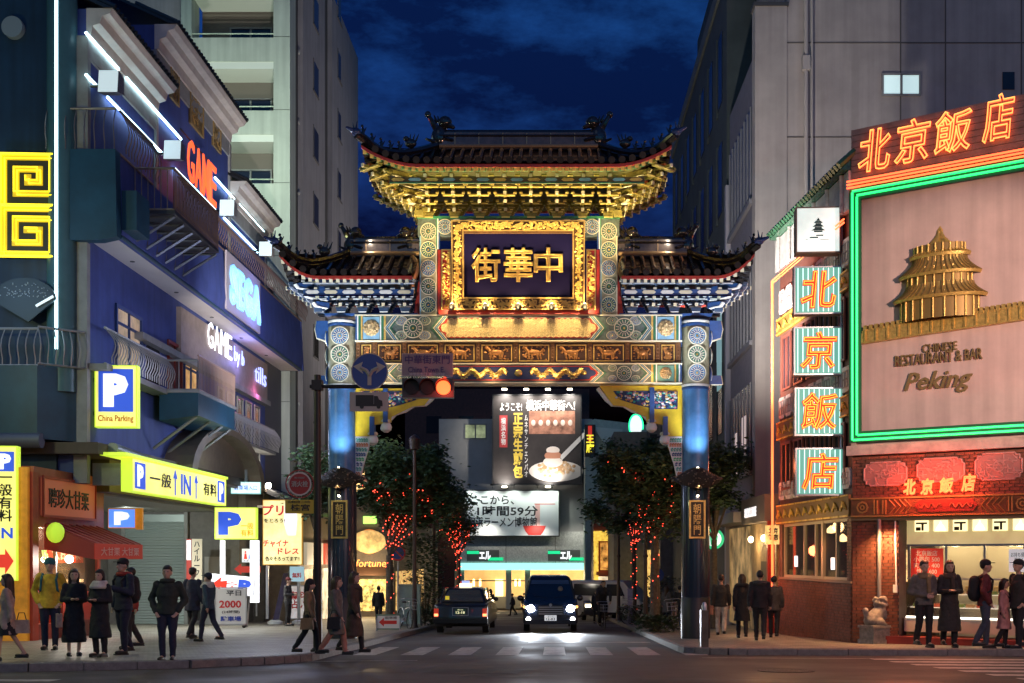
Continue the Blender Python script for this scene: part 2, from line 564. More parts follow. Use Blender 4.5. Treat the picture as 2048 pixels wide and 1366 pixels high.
PILB = mat('pillar_blue', (.07, .20, .42), .36, nz=.3, sc=2.5, bump=.12, streak=.3)
PILN = mat('pillar_navy', (.02, .03, .055), .28, .3, coat=.3)
PX_ = 4.59
for sx in (-1, 1):
    p = ob('pillar', B().lathe([(.35, 0), (.35, 8.25)], n=32), PILB, gate, loc=(sx * PX_, 0, 0))
    ob('base_sleeve', B().lathe([(.375, -.3), (.375, 1.05), (.362, 1.07)], n=32), BLACK, p)
    ob('dark_sleeve', B().lathe([(.362, 1.07), (.362, 4.1), (.352, 4.14)], n=32), PILN, p)
    b = B()
    for k in range(24):
        t = 2 * math.pi * k / 24
        b.tube([(.364 * math.cos(t), .364 * math.sin(t), 1.1), (.364 * math.cos(t), .364 * math.sin(t), 4.1)], .006, 4)
    ob('fluting', b, PILN, p)
    for z, m in ((6.52, WHITE), (6.44, BLUE), (8.08, BLUE), (8.16, WHITE)):
        ob('band', B().lathe([(.37, z), (.375, z + .03), (.37, z + .06)], n=32), m, p)
    ob('pattern_sleeve', B().lathe([(.36, 6.58), (.36, 8.06)], n=32), mat('pattern_ground', (.34, .33, .22), .5, nz=.3, sc=6), p)

# rosettes: raised flower wheels used on pillars and beams
ROS = {}
def rosette(key, mats, n=16):
    b = B()
    b.m = 0; b.disc(0, 0, .235, -.008, .02, 28)
    b.m = 1
    b.ring(0, 0, .235, .212, -.022, -.008, 28)
    for k in range(n):
        t = 2 * math.pi * (k + .5) / n
        b.m = 1
        b.bx((.15 * math.cos(t), -.012, .15 * math.sin(t)), (.085, .016, .014), ry=-t)
        b.m = 2
        t2 = t + math.pi / n
        b.ell((.178 * math.cos(t2), -.008, .178 * math.sin(t2)), (.02, .012, .02), 6, 4)
    b.m = 1; b.ring(0, 0, .092, .078, -.022, -.008, 20)
    for k in range(10):
        t = 2 * math.pi * k / 10
        b.m = 2; b.ell((.052 * math.cos(t), -.012, .052 * math.sin(t)), (.016, .012, .016), 6, 4)
    b.m = 3; b.ell((0, -.012, 0), (.028, .02, .028), 8, 5)
    ROS[key] = b.mesh('rosette', mats)
rosette('blue', [BLUE, CREAM, SKYB, GOLD])
rosette('green', [GREEN, CREAM, BLUE, GOLD])
rosette('grey', [mat('slate_paint', (.07, .10, .11), .5), CREAM, GREEN, GOLD])
for sx in (-1, 1):
    for k in range(3):
        for a in (-.0, -1.75, 1.75):
            o = ob('rosette', ROS['blue' if k != 1 else 'grey'], parent=gate, loc=(sx * PX_ + .362 * math.sin(a), -.362 * math.cos(a), 6.85 + k * .475))
            o.rotation_euler.z = a

# long carved beams
def beam(z0, z1, ground, cart, cartm, rz, kind):
    x1 = 4.2
    m = (z0 + z1) / 2
    h = (z1 - z0) / 2
    o = ob('beam', B().q(-x1, x1, -.26, .26, z0, z1), ground, gate)
    for z in (z0 - .03, z1):
        ob('trim', B().q(-x1 - .02, x1 + .02, -.29, .29, z, z + .03), CREAM if kind else GOLDP, o)
    # central cartouche with lobed ends
    L = 1.75
    pts = []
    for s in (1, -1):
        e = [(L - .02, h * .82), (L + .12, h * .78), (L + .16, h * .45), (L + .27, h * .3), (L + .3, 0), (L + .27, -h * .3), (L + .16, -h * .45), (L + .12, -h * .78), (L - .02, -h * .82)]
        pts += [(s * x, m + s * z) for x, z in e]
    c = ob('cartouche', B().prism(pts, -.285, -.26), cart, o)
    pts2 = [(x * .975, m + (z - m) * .86) for x, z in pts]
    c2 = ob('cartouche_panel', B().prism(pts2, -.295, -.285), cartm, o)
    # chevrons and half rosettes beside it
    for s in (-1, 1):
        for j in range(4):
            b = B()
            x0 = L + .32 + j * .055
            for t in (-1, 1):
                b.prism([(s * (x0 + .0), m), (s * (x0 + .022), m), (s * (x0 - .26 + .022), m + t * h), (s * (x0 - .26), m + t * h)], -.285, -.26)
            ob('chevron', b, (CREAM, SKYB, CREAM, GREEN)[j], o)
            b = B()
            x0 = 3.28 + j * .055
            for t in (-1, 1):
                b.prism([(s * x0, m), (s * (x0 + .022), m), (s * (x0 - .24 + .022), m + t * h), (s * (x0 - .24), m + t * h)], -.285, -.26)
            ob('chevron', b, (GREEN, CREAM, SKYB, CREAM)[j], o)
        for (rx, rz_, k) in ((2.72, 0, 'grey'), (2.42, .6, 'green'), (2.42, -.6, 'blue'), (3.02, .6, 'blue'), (3.02, -.6, 'green')):
            sc = h / .26
            q_ = ob('rosette', ROS[k], parent=o, loc=(s * rx, -.262, m + rz_ * h))
            q_.scale = (sc * (.92 if not rz_ else .55), 1, sc * (.92 if not rz_ else .42))
        # bars and medallion square
        for j, (x0, w_, mm) in enumerate(((3.42, .05, GOLDP), (3.48, .05, GREEN), (3.54, .03, WHITE), (4.02, .04, GOLDP), (4.07, .05, GREEN), (4.13, .03, WHITE), (4.165, .035, BLUE))):
            ob('bar', B().q(min(s * x0, s * (x0 + w_)), max(s * x0, s * (x0 + w_)), -.28, -.26, z0, z1), mm, o)
        sq = ob('medallion_panel', B().q(min(s * 3.585, s * 4.005), max(s * 3.585, s * 4.005), -.275, -.26, z0 + .03, z1 - .03), SKYB if rz else mat('celadon', (.16, .34, .26), .5), o)
        b = B()
        for k in range(12):
            t = 2 * math.pi * k / 12
            r_ = h * .62
            b.ell((s * 3.795 + r_ * .8 * math.cos(t), -.285, m + r_ * .78 * math.sin(t)), (h * .2, .03, h * .2), 8, 5)
        b.ell((s * 3.795, -.285, m), (h * .55, .05, h * .55), 12, 6)
        for k in range(14):
            b.ell((s * 3.795 + rnd.uniform(-.6, .6) * h * .7, -.32, m + rnd.uniform(-.6, .6) * h * .7), (.03, .03, .025), 6, 4)
        ob('gilt_medallion', b, mat('pale_gilt', (.72, .50, .26), .42, .5, nz=.5, sc=20, bump=.8), o)
    return o
BGR = mat('beam_ground', (.10, .13, .12), .5, nz=.4, sc=12)
ub = beam(7.7, 8.33, BGR, RED, mat('pale_gilt_relief', (.70, .52, .24), .42, .45, nz=.3, sc=26, bump=.7), 1, 1)
lb = beam(6.62, 7.08, BGR, RED, mat('deep_blue_panel', (.02, .03, .10), .45), 0, 1)
# relief lattice of the upper cartouche
b = B()
for i in range(25):
    for j in range(4):
        cx, cz = -1.8 + i * .15 + (j % 2) * .075, 7.83 + j * .125
        if abs(cx) < 1.85: b.ring(cx, cz, .062, .047, -.312, -.292, 8)
ob('relief_lattice', b, mat('gilt_lattice', (.85, .66, .32), .35, .6), ub)
# dragons of the lower cartouche
for s in (-1, 1):
    pts = [(s * (.3 + 1.35 * t), -.305, 6.85 + .07 * math.sin(t * 21)) for t in [i / 40 for i in range(41)]]
    b = B().tube(pts, [.05 + .02 * math.sin(i * .35) for i in range(41)], 6)
    for i in range(1, 40):
        x, y, z = pts[i]
        b.bx((x, y, z + .05), (.03, .03, .06), ry=.5 * (i % 2 - .5))
        b.bx((x, y, z - .07), (.08, .03, .02), ry=.8 * (i % 2 - .5))
    b.ell((s * 1.68, -.315, 6.86), (.08, .04, .06))
    ob('dragon_relief', b, GOLD, lb)
ob('pearl_relief', B().ell((0, -.305, 6.85), (.1, .04, .09)), GOLD, lb)
# carved frieze between the beams
fz = ob('frieze', B().q(-4.2, 4.2, -.14, .14, 7.08, 7.67), CARVED, gate)
ob('frieze_backing', B().q(-4.2, 4.2, -.17, -.14, 7.10, 7.65), mat('frieze_brown', (.05, .022, .012), .5), fz)
xs = [-3.98, -3.42, -2.48, -1.55, -.56, .40, 1.36, 2.32, 3.30, 3.92]
edges = [-4.15, -3.72, -2.95, -2.0, -1.05, -.08, .88, 1.84, 2.81, 3.6, 4.12]
for i in range(10):
    x0, x1 = edges[i] + .09, edges[i + 1] - .09
    fr = ob('panel_frame', B().frame(x0, x1, 7.17, 7.60, .025, -.20, -.17), GOLDP, fz)
    b = B()
    cx = (x0 + x1) / 2
    wv = (x1 - x0) / 2 - .07
    r2 = random.Random(i)
    # an animal in relief: body, neck, head, legs, tail, with foliage around it
    b.ell((cx, -.18, 7.40), (wv * .55, .05, .075), 10, 6)
    for k in (-.45, -.2, .25, .45): b.cap((cx + k * wv, -.185, 7.38), (cx + (k + r2.uniform(-.1, .12)) * wv, -.185, 7.24), .035, .022, 6)
    hd = r2.choice((-1, 1))
    b.cap((cx + hd * wv * .5, -.185, 7.42), (cx + hd * wv * .72, -.19, 7.51), .05, .04, 6)
    b.ell((cx + hd * wv * .78, -.195, 7.52), (.06, .04, .045), 8, 5)
    b.tube([(cx - hd * wv * .5, -.185, 7.42), (cx - hd * wv * .75, -.185, 7.50), (cx - hd * wv * .85, -.185, 7.43)], .022, 6)
    for k in range(34):
        b.ell((cx + r2.uniform(-1, 1) * wv, -.175, 7.39 + r2.uniform(-.17, .17)), (.03, .02, .02), 6, 4)
    ob('animal_relief', b, mat('bronze_relief', (.42, .20, .07), .45, .5, nz=.4, sc=18), fr)
for e in edges:
    b = B().q(e - .055, e + .055, -.205, -.17, 7.09, 7.66)
    for k in range(6): b.ell((e, -.205, 7.16 + k * .09), (.035, .014, .03), 6, 4)
    ob('panel_post', b, mat('carved_post', (.16, .075, .03), .5, .3), fz)

# upper storey: short columns, gilt posts, name board
US = [(-2.33, .22), (2.33, .22)]
for x, hw in US:
    c = ob('upper_column', B().q(x - hw, x + hw, -.22, .22, 8.36, 10.82), mat('pattern_ground', (.34, .33, .22)), gate)
    for k in range(5):
        q_ = ob('rosette', ROS[('green', 'grey', 'blue')[k % 3]], parent=c, loc=(x, -.224, 8.62 + k * .475))
        q_.scale = (.88, 1, .93)
    for s in (-1, 1):
        ob('edge_strip', B().q(x + s * (hw - .015) - .015, x + s * (hw - .015) + .015, -.235, -.22, 8.36, 10.82), SKYB if s < 0 else CREAM, c)
for s in (-1, 1):
    ob('red_post', B().q(s * 2.05 - .045, s * 2.05 + .045, -.2, .2, 8.36, 10.05), RED, gate)
    o = ob('red_post', B().prism([(s * 2.56, 8.36), (s * 2.72, 8.36), (s * 2.56, 9.6)], -.1, .1), RED, gate)
    gp = ob('gilt_post', B().q(s * 1.87 - .12, s * 1.87 + .12, -.24, .1, 8.40, 10.05), RED, gate)
    ob('post_frame', B().frame(s * 1.87 - .12, s * 1.87 + .12, 8.40, 10.05, .03, -.265, -.24), GOLD, gp)
    b = B()
    r2 = random.Random(5 + s)
    for k in range(110):
        b.ell((s * 1.87 + r2.uniform(-.085, .085), -.25, 8.46 + k * .0139), (.03 + r2.random() * .02, .03, .022), 7, 4)
    ob('gilt_vine', b, GOLD, gp)
    # dragon brackets clasping the columns
    pts = [(s * (2.68 + .06 * math.sin(i * .9)), -.35, 8.9 + i * .12) for i in range(9)]
    ob('dragon_bracket', B().tube(pts, [.03, .06, .08, .085, .08, .075, .07, .09, .04], 8), mat('bronze_figure', (.32, .17, .07), .35, .6), gate)
ob('lintel', B().q(-2.6, 2.6, -.24, .24, 10.40, 10.84), BGR, gate)
li = bpy.data.objects['lintel']
for x, k in ((-1.6, 'grey'), (-1.25, 'green'), (1.25, 'green'), (1.6, 'grey'), (-1.9, 'blue'), (1.9, 'blue')):
    ob('rosette', ROS[k], parent=li, loc=(x, -.244, 10.63)).scale = (.85, 1, .85)
ob('cartouche', B().prism([(-.95, 10.47), (.95, 10.47), (.7, 10.78), (-.7, 10.78)], -.262, -.24), RED, li)
ob('cartouche', B().prism([(-.86, 10.5), (.86, 10.5), (.65, 10.75), (-.65, 10.75)], -.275, -.262), GREEN, li)
b = B()
for k in range(13): b.ell((-.62 + k * .103, -.275, 10.615), (.055, .03, .07), 8, 5)
ob('gilt_flowers', b, GOLD, li)
for s in (-1, 1):
    for j, (x0, mm) in enumerate(((2.03, BLUE), (2.07, WHITE), (2.10, GREEN))): ob('bar', B().q(min(s * x0, s * (x0 + .03)), max(s * x0, s * (x0 + .03)), -.256, -.24, 10.06, 10.84), mm, li)

# name board, tilted forward
nb = ob('name_board', None, parent=gate, loc=(0, -.34, 8.48))
nb.rotation_euler.x = R(6)
ob('board_panel', B().q(-1.4, 1.4, -.03, .05, .28, 1.96), NAVY, nb)
ob('board_frame', B().frame(-1.68, 1.68, 0, 2.2, .3, -.12, .04), mat('frame_brown', (.10, .05, .018), .5, .3, nz=.4, sc=9), nb)
b = B().frame(-1.42, 1.42, .26, 1.98, .03, -.15, -.1)
b.frame(-1.70, 1.70, -.02, 2.22, .03, -.15, -.1)
ob('frame_bead', b, GOLD, nb)
b = B()
r2 = random.Random(3)
for k in range(420):
    t = k / 420
    per = t * (2 * 3.1 + 2 * 1.9)
    if per < 3.1: x, z = -1.55 + per, .13
    elif per < 5.0: x, z = 1.55, .15 + per - 3.1
    elif per < 8.1: x, z = 1.55 - (per - 5.0), 2.08
    else: x, z = -1.55, 2.05 - (per - 8.1)
    b.bx((x + r2.uniform(-.05, .05), -.14, z + r2.uniform(-.09, .09)), (.1, .06, .03), ry=r2.uniform(-1.5, 1.5))
    b.ell((x + r2.uniform(-.09, .09), -.135, z + r2.uniform(-.1, .1)), (.035, .035, .025), 6, 4)
ob('dragon_carving', b, GOLDP, nb)
for i, ch in enumerate('街華中'):
    x = (-.83, .0, .77)[i]
    txt(nb, ch, x, -.05, 1.12, .72, .84, GOLD, ext=.03, name='character')
    txt(nb, ch, x, -.075, 1.12, .75, .87, GOLD, neon=.022, name='character_edge')
# red strip under the board
ob('cloud_strip', B().q(-2.05, 2.05, -.36, .1, 8.36, 8.47), RED, gate)

# bracket sets
def bracket(tiers, cols, sp=.66):
    b = B()
    for i in range(tiers):
        w_ = .15 + .052 * i
        y = -.22 - .21 * i
        z = .152 * i
        b.m = 0; b.q(-w_, w_, y - .04, y + .04, z, z + .055)
        b.m = 1; b.q(-w_ - .006, w_ + .006, y - .055, y - .04, z - .008, z + .024)
        for s in (-1, 1):
            b.m = 0; b.q(s * w_ - .035, s * w_ + .035, y - .05, y + .05, z + .055, z + .12)
            b.m = 1; b.q(s * w_ - .04, s * w_ + .04, y - .064, y - .05, z + .05, z + .078)
        b.m = 0; b.prism([(y + .25, z - .02), (y - .16, z + .0), (y - .18, z + .06), (y + .25, z + .07)], -.035, .035, 'x')
        b.m = 2; b.q(-.04, .04, y - .2, y - .17, z - .01, z + .075)
        b.m = 3 if i % 2 else 0; b.q(-.05, .05, y - .05, y + .05, z + .06, z + .12)
    b.m = 0; b.prism([(-.1, -.14), (.1, -.14), (.14, -.02), (-.14, -.02)], -.3, -.1)
    b.m = 1; b.q(-.105, .105, -.31, -.3, -.15, -.12)
    return b.mesh('bracket_set', cols, False)
ORNG = mat('temple_orange', (.65, .14, .02), .4)
OLV = mat('olive_gold', (.24, .20, .05), .42, .3, nz=.35, sc=9)
BR_G = bracket(6, [OLV, mat('gold_edge', (.85, .66, .20), .38, .3), CREAM, ORNG])
BR_B = bracket(4, [mat('bracket_slate', (.03, .06, .12), .45), mat('silver_edge', (.62, .64, .66), .4), CREAM, BLUE])

def eave(zr, ze, x_in, x_rid, x_cor, dep, lift, sides, x_start):
    """front/back eave height with upturned corners"""
    def zz(x):
        a = 0.
        for s in sides:
            t = (s * x - x_start) / (x_cor - x_start)
            if t > 0: a = lift * t ** 2
        return ze + a
    return zz

def roof(name, zr, ze, x0, x1, rid0, rid1, dep, lift, ls, rs, start, cx=0., side_rows=True):
    """roof between x0 and x1; ls / rs: hip (upturned) on that side or butting against a column"""
    rf = ob(name, None, parent=gate)
    def ez(x):
        t = 0
        if ls: t = max(t, (cx - start - x) / (cx - start - x0))
        if rs: t = max(t, (x - cx - start) / (x1 - cx - start))
        return ze + lift * max(0, t) ** 2
    def prof(t): return 1 - max(0, 1 - t) ** 1.35
    def pt(x, t, s):                           # s = -1 front, +1 back
        # slide towards the hip corner
        return (x, s * dep * t, zr - (zr - ez(x)) * prof(t))
    def tstart(x):
        if ls and x < rid0: return (rid0 - x) / (rid0 - x0)
        if rs and x > rid1: return (x - rid1) / (x1 - rid1)
        return 0.
    # deck (two sides and hip ends)
    b = B()
    n = 36
    for s in (-1, 1):
        for i in range(n):
            xa, xb = x0 + (x1 - x0) * i / n, x0 + (x1 - x0) * (i + 1) / n
            ta, tb = tstart(xa), tstart(xb)
            for j in range(5):
                f = [pt(xa, ta + (1 - ta) * j / 5, s), pt(xb, tb + (1 - tb) * j / 5, s), pt(xb, tb + (1 - tb) * (j + 1) / 5, s), pt(xa, ta + (1 - ta) * (j + 1) / 5, s)]
                b.poly(f if s < 0 else f[::-1])
    for on, xe, xr, sg in ((ls, x0, rid0, -1), (rs, x1, rid1, 1)):
        if on:
            for j in range(6):
                for i in range(8):
                    def hp(t, u):
                        x = xr + (xe - xr) * t
                        y = dep * t * u
                        lf = lift * abs(u) ** 2
                        return (x, y, zr - (zr - ze - lf) * prof(t) if True else 0)
                    u0, u1 = -1 + i / 4, -1 + (i + 1) / 4
                    f = [hp(j / 6, u0), hp(j / 6, u1), hp((j + 1) / 6, u1), hp((j + 1) / 6, u0)]
                    b.poly(f[::-1] if sg > 0 else f)
    ob('roof_deck', b, TILE, rf)
    # ribs of round tiles, each with its end disc
    k = 0
    x = x0 + .1
    while x < x1 - .05:
        for s in (-1, 1):
            t0 = tstart(x)
            if t0 > .94: continue
            pts = [V(pt(x, t0 + (1.01 - t0) * j / 6, s)) + V((0, 0, .035)) for j in range(7)]
            b = B().tube(pts, .062, 8)
            e = pts[-1]
            b.cyl(e + V((0, s * .0, -.0)), e + V((0, s * .03, -.01)), .085, .085, 10)
            ob('tile_rib', b, TILE, rf)
        x += .25
    for on, xe, xr, sg in ((ls, x0, rid0, -1), (rs, x1, rid1, 1)):
        if not on: continue
        y = -dep + .12
        while y < dep:
            u = y / dep
            pts = []
            for j in range(6):
                t = abs(u) + (1.01 - abs(u)) * j / 5
                lf = lift * abs(u) ** 2
                pts.append(V((xr + (xe - xr) * t, y, zr - (zr - ze - lf) * prof(t) + .035)))
            b = B().tube(pts, .06, 6)
            ob('tile_rib', b, TILE, rf)
            y += .27
    # hip ridges with little figures, corner dragon heads
    for on, xe, xr, sg in ((ls, x0, rid0, -1), (rs, x1, rid1, 1)):
        if not on: continue
        for s in (-1, 1):
            pts = []
            for j in range(12):
                t = j / 11 * 1.06
                x = xr + (xe - xr) * t
                pts.append(V((x, s * dep * t, zr - (zr - ze - lift * min(1, t) ** 3) * prof(min(t, 1)) + .12 + (.1 * max(0, t - .8) / .26))))
            h_ = ob('hip_ridge', B().tube(pts, [.10] * 10 + [.09, .07], 8), TILE, rf)
            if s < 0:
                b = B()
                for j in range(11):
                    b.tube([pts[j] + V((-.0, -.02, -.1)), pts[j + 1] + V((0, -.02, -.1))], .075, 6)
                ob('hip_base', b, TILE, h_)
            for j in range(5):
                t = .50 + j * .105
                a = t * 11 / 1.0
                i0 = min(int(t * 11), 10)
                p = pts[i0].lerp(pts[i0 + 1], t * 11 - i0) + V((0, 0, .09))
                b = B()
                r2 = random.Random(j * 7 + int(x0 * 10))
                hh = .17 + .03 * r2.random()
                b.cap((0, 0, 0), (0, 0, hh * .6), .045, .035, 6)
                b.ell((sg * .02, -.01, hh * .95), (.036, .036, .04), 7, 5)
                b.cap((sg * -.03, 0, .05), (sg * -.075, 0, .14), .02, .01, 5)
                b.cap((sg * .03, -.01, .1), (sg * .07, -.03, .08), .014, .01, 5)
                ob('ridge_figure', b, TILE, h_, loc=p)
            # beast at the top of the run, and the horned head at the tip
            p = pts[4] + V((0, 0, .1))
            b = B()
            b.ell((0, 0, .12), (.15, .09, .12), 8, 6); b.ell((sg * .12, 0, .24), (.08, .06, .07), 8, 5)
            for q_ in (-.08, 0, .08): b.cap((-sg * .05 + q_, 0, .2), (-sg * .1 + q_ * 1.3, 0, .36), .03, .008, 5)
            ob('ridge_beast', b, TILE, h_, loc=p)
            p = pts[-1]
            b = B()
            b.ell((0, 0, 0), (.12, .1, .1), 8, 6); b.cap((sg * .08, s * .05, .02), (sg * .2, s * .13, .06), .06, .03, 6)
            b.cap((0, 0, .08), (-sg * .03, 0, .26), .03, .008, 5); b.cap((sg * .05, s * .04, .06), (sg * .07, s * .05, .2), .025, .008, 5)
            ob('corner_head', b, mat('glazed_blue', (.02, .03, .09), .2), h_, loc=p)
    # main ridge
    a0, a1 = rid0, rid1
    rg = ob('ridge', B().q(a0, a1, -.14, .14, zr - .05, zr + .38), mat('ridge_tile', (.10, .075, .065), .22, nz=.4, sc=5, coat=.4), rf)
    ob('ridge_cap', B().tube([(a0, 0, zr + .40), (a1, 0, zr + .40)], .1, 10), TILE, rg)
    ob('ridge_moulding', B().tube([(a0, -.16, zr + .02), (a1, -.16, zr + .02)], .055, 8), mat('bronze_edge', (.40, .26, .14), .35, .5), rg)
    ob('ridge_moulding', B().tube([(a0, -.15, zr + .30), (a1, -.15, zr + .30)], .03, 8), TILE, rg)
    x = a0 + .4
    while x < a1 - .2:
        ob('ridge_joint', B().q(x - .012, x + .012, -.155, -.13, zr + .06, zr + .36), mat('bronze_edge', (.4, .26, .14)), rg)
        x += .62
    # ridge-end dragons
    for on, xe, sg in ((ls, a0, -1), (rs, a1, 1)):
        ends = [(xe, sg)]
        if not on: ends = [(xe + (-.25 if sg > 0 else .25), sg)]
        for x, g_ in ends:
            big = .95 if zr > 11 else .82
            b = B()
            b.ell((0, 0, .25), (.24, .17, .34), 10, 8)
            b.ell((-g_ * .14, -.02, .66), (.19, .15, .18), 10, 8)
            b.cap((-g_ * .2, -.03, .6), (-g_ * .36, -.05, .52), .09, .06, 8)
            b.cap((g_ * .1, 0, .5), (g_ * .3, 0, .84), .1, .055, 8)
            b.ell((g_ * .33, 0, .88), (.09, .07, .1), 8, 6)
            for q_ in range(5): b.cap((g_ * .1 - .08 * q_ * g_, 0, .7 - .03 * q_), (g_ * .16 - .1 * q_ * g_, 0, .86 - .03 * q_), .05, .015, 6)
            b.cap((-g_ * .1, -.1, .2), (-g_ * .34, -.14, .14), .07, .05, 6)
            b.cap((g_ * .15, -.1, .1), (g_ * .36, -.1, .18), .06, .03, 6)
            o = ob('ridge_dragon', b, TILE, rf, loc=(x, -.02, zr + .05))
            o.scale = (big, big, big)
    # eaves: red edge board, rafter ends, painted purlin
    for s in (-1, 1):
        pts = [(x0 + (x1 - x0) * i / 40) for i in range(41)]
        b = B()
        for i in range(40):
            xa, xb = pts[i], pts[i + 1]
            za, zb = ez(xa) - .05, ez(xb) - .05
            y0, y1 = s * (dep - .03), s * (dep - .09)
            b.add([(xa, y0, za), (xb, y0, zb), (xb, y0, zb - .075), (xa, y0, za - .075), (xa, y1, za), (xb, y1, zb), (xb, y1, zb - .075), (xa, y1, za - .075)],
                  [(0, 1, 2, 3), (7, 6, 5, 4), (3, 2, 6, 7), (0, 4, 5, 1)])
        ob('eave_board', b, RED, rf)
        if s > 0: continue
        x = x0 + .08
        while x < x1 - .06:
            z = ez(x) - .17
            tilt = 0
            b = B()
            b.m = 0; b.q(-.04, .04, .03, .9, -.035, .055)
            b.m = 1; b.q(-.043, .043, .0, .03, -.04, .06)
            o = ob('rafter', b, [GREEN if zr > 11 else BLUE, GOLDP if zr > 11 else CREAM], rf, loc=(x, -dep + .05, z))
            o.rotation_euler.x = R(16)
            x += .17
    # deck underside
    def us(u, v):
        x = x0 + (x1 - x0) * u
        y = -dep + .1 + (2 * dep - .2) * v
        return (x, y, ez(x) - .09 + .28 * (1 - abs(2 * v - 1)))
    ob('soffit', B().grid(us, 30, 8), mat('soffit_olive', (.10, .10, .035), .5) if zr > 11 else mat('soffit_slate', (.05, .08, .12), .5), rf)
    return rf, ez

zE = H(1038, 323, -2.0)[1]
zR = H(1038, 298, 0)[1]
rf0, ez0 = roof('main_roof', zR, zE, -3.78, 3.78, -2.05, 2.05, 2.0, .46, True, True, 2.35)
zE2 = H(750, 547, -1.7)[1]
zR2 = H(750, 511, 0)[1]
rf1, ez1 = roof('side_roof', zR2, zE2, -5.85, -2.58, -4.35, -2.58, 1.7, .55, True, False, .8, cx=-4.1)
rf2, ez2 = roof('side_roof', zR2, zE2, 2.58, 5.85, 2.58, 4.35, 1.7, .55, False, True, .8, cx=4.1)

# purlins and bracket sets
def purlin(parent, x0, x1, y, z, h, cols):
    o = ob('purlin', B().q(x0, x1, y - .07, y + .07, z, z + h), cols[0], parent)
    ob('purlin_edge', B().q(x0, x1, y - .085, y - .07, z - .03, z), cols[1], o)
    n = int((x1 - x0) / .42)
    for i in range(n):
        a = x0 + (x1 - x0) * (i + .12) / n
        c = x0 + (x1 - x0) * (i + .88) / n
        ob('painted_panel', B().prism([(a, z + h / 2), (a + .05, z + .025), (c - .05, z + .025), (c, z + h / 2), (c - .05, z + h - .025), (a + .05, z + h - .025)], y - .08, y - .07), cols[2 + i % 2], o)
zP = zE - .37
purlin(rf0, -3.15, 3.15, -1.5, zP, .13, [mat('purlin_brown', (.10, .07, .03), .5), GREEN, GOLDP, SKYB])
z0 = 10.98
step = .66
for k in range(8):
    for s in (-1, 1):
        o = ob('bracket_set', BR_G, parent=rf0, loc=(-2.31 + .66 * k, 0, z0 + .02))
        if s > 0: o.rotation_euler.z = math.pi
for s in (-1, 1):
    for j in range(3):
        o = ob('bracket_set', BR_G, parent=rf0, loc=(s * 2.35, -.42 + .42 * j, z0 + .02)); o.rotation_euler.z = s * R(90)
    for t in (-1, 1):
        o = ob('corner_bracket', BR_G, parent=rf0, loc=(s * 2.35, t * .1, z0 + .02)); o.rotation_euler.z = s * (R(45) if t < 0 else R(135)); o.scale = (.9, 1.42, 1)
        # long corner arms with pale edges
        for j in range(4):
            b = B()
            b.m = 0; b.prism([(0, 0), (.5 + .25 * j, .02), (.58 + .25 * j, .1), (.5 + .25 * j, .15), (0, .15)], -.06, .06)
            b.m = 1; b.prism([(.1, -.015), (.52 + .25 * j, .0), (.6 + .25 * j, .09), (.585 + .25 * j, .11), (.5 + .25 * j, .02), (.1, .0)], -.075, .075)
            o = ob('corner_arm', b, [OLV, CREAM], rf0, loc=(s * (2.35), t * .3, z0 + .14 + .2 * j))
            o.rotation_euler.z = (R(-38) if s > 0 else R(218)) if t < 0 else (R(38) if s > 0 else R(142))
ob('bracket_sill', B().q(-2.62, 2.62, -.28, .28, 10.84, 10.9), GREEN, gate)
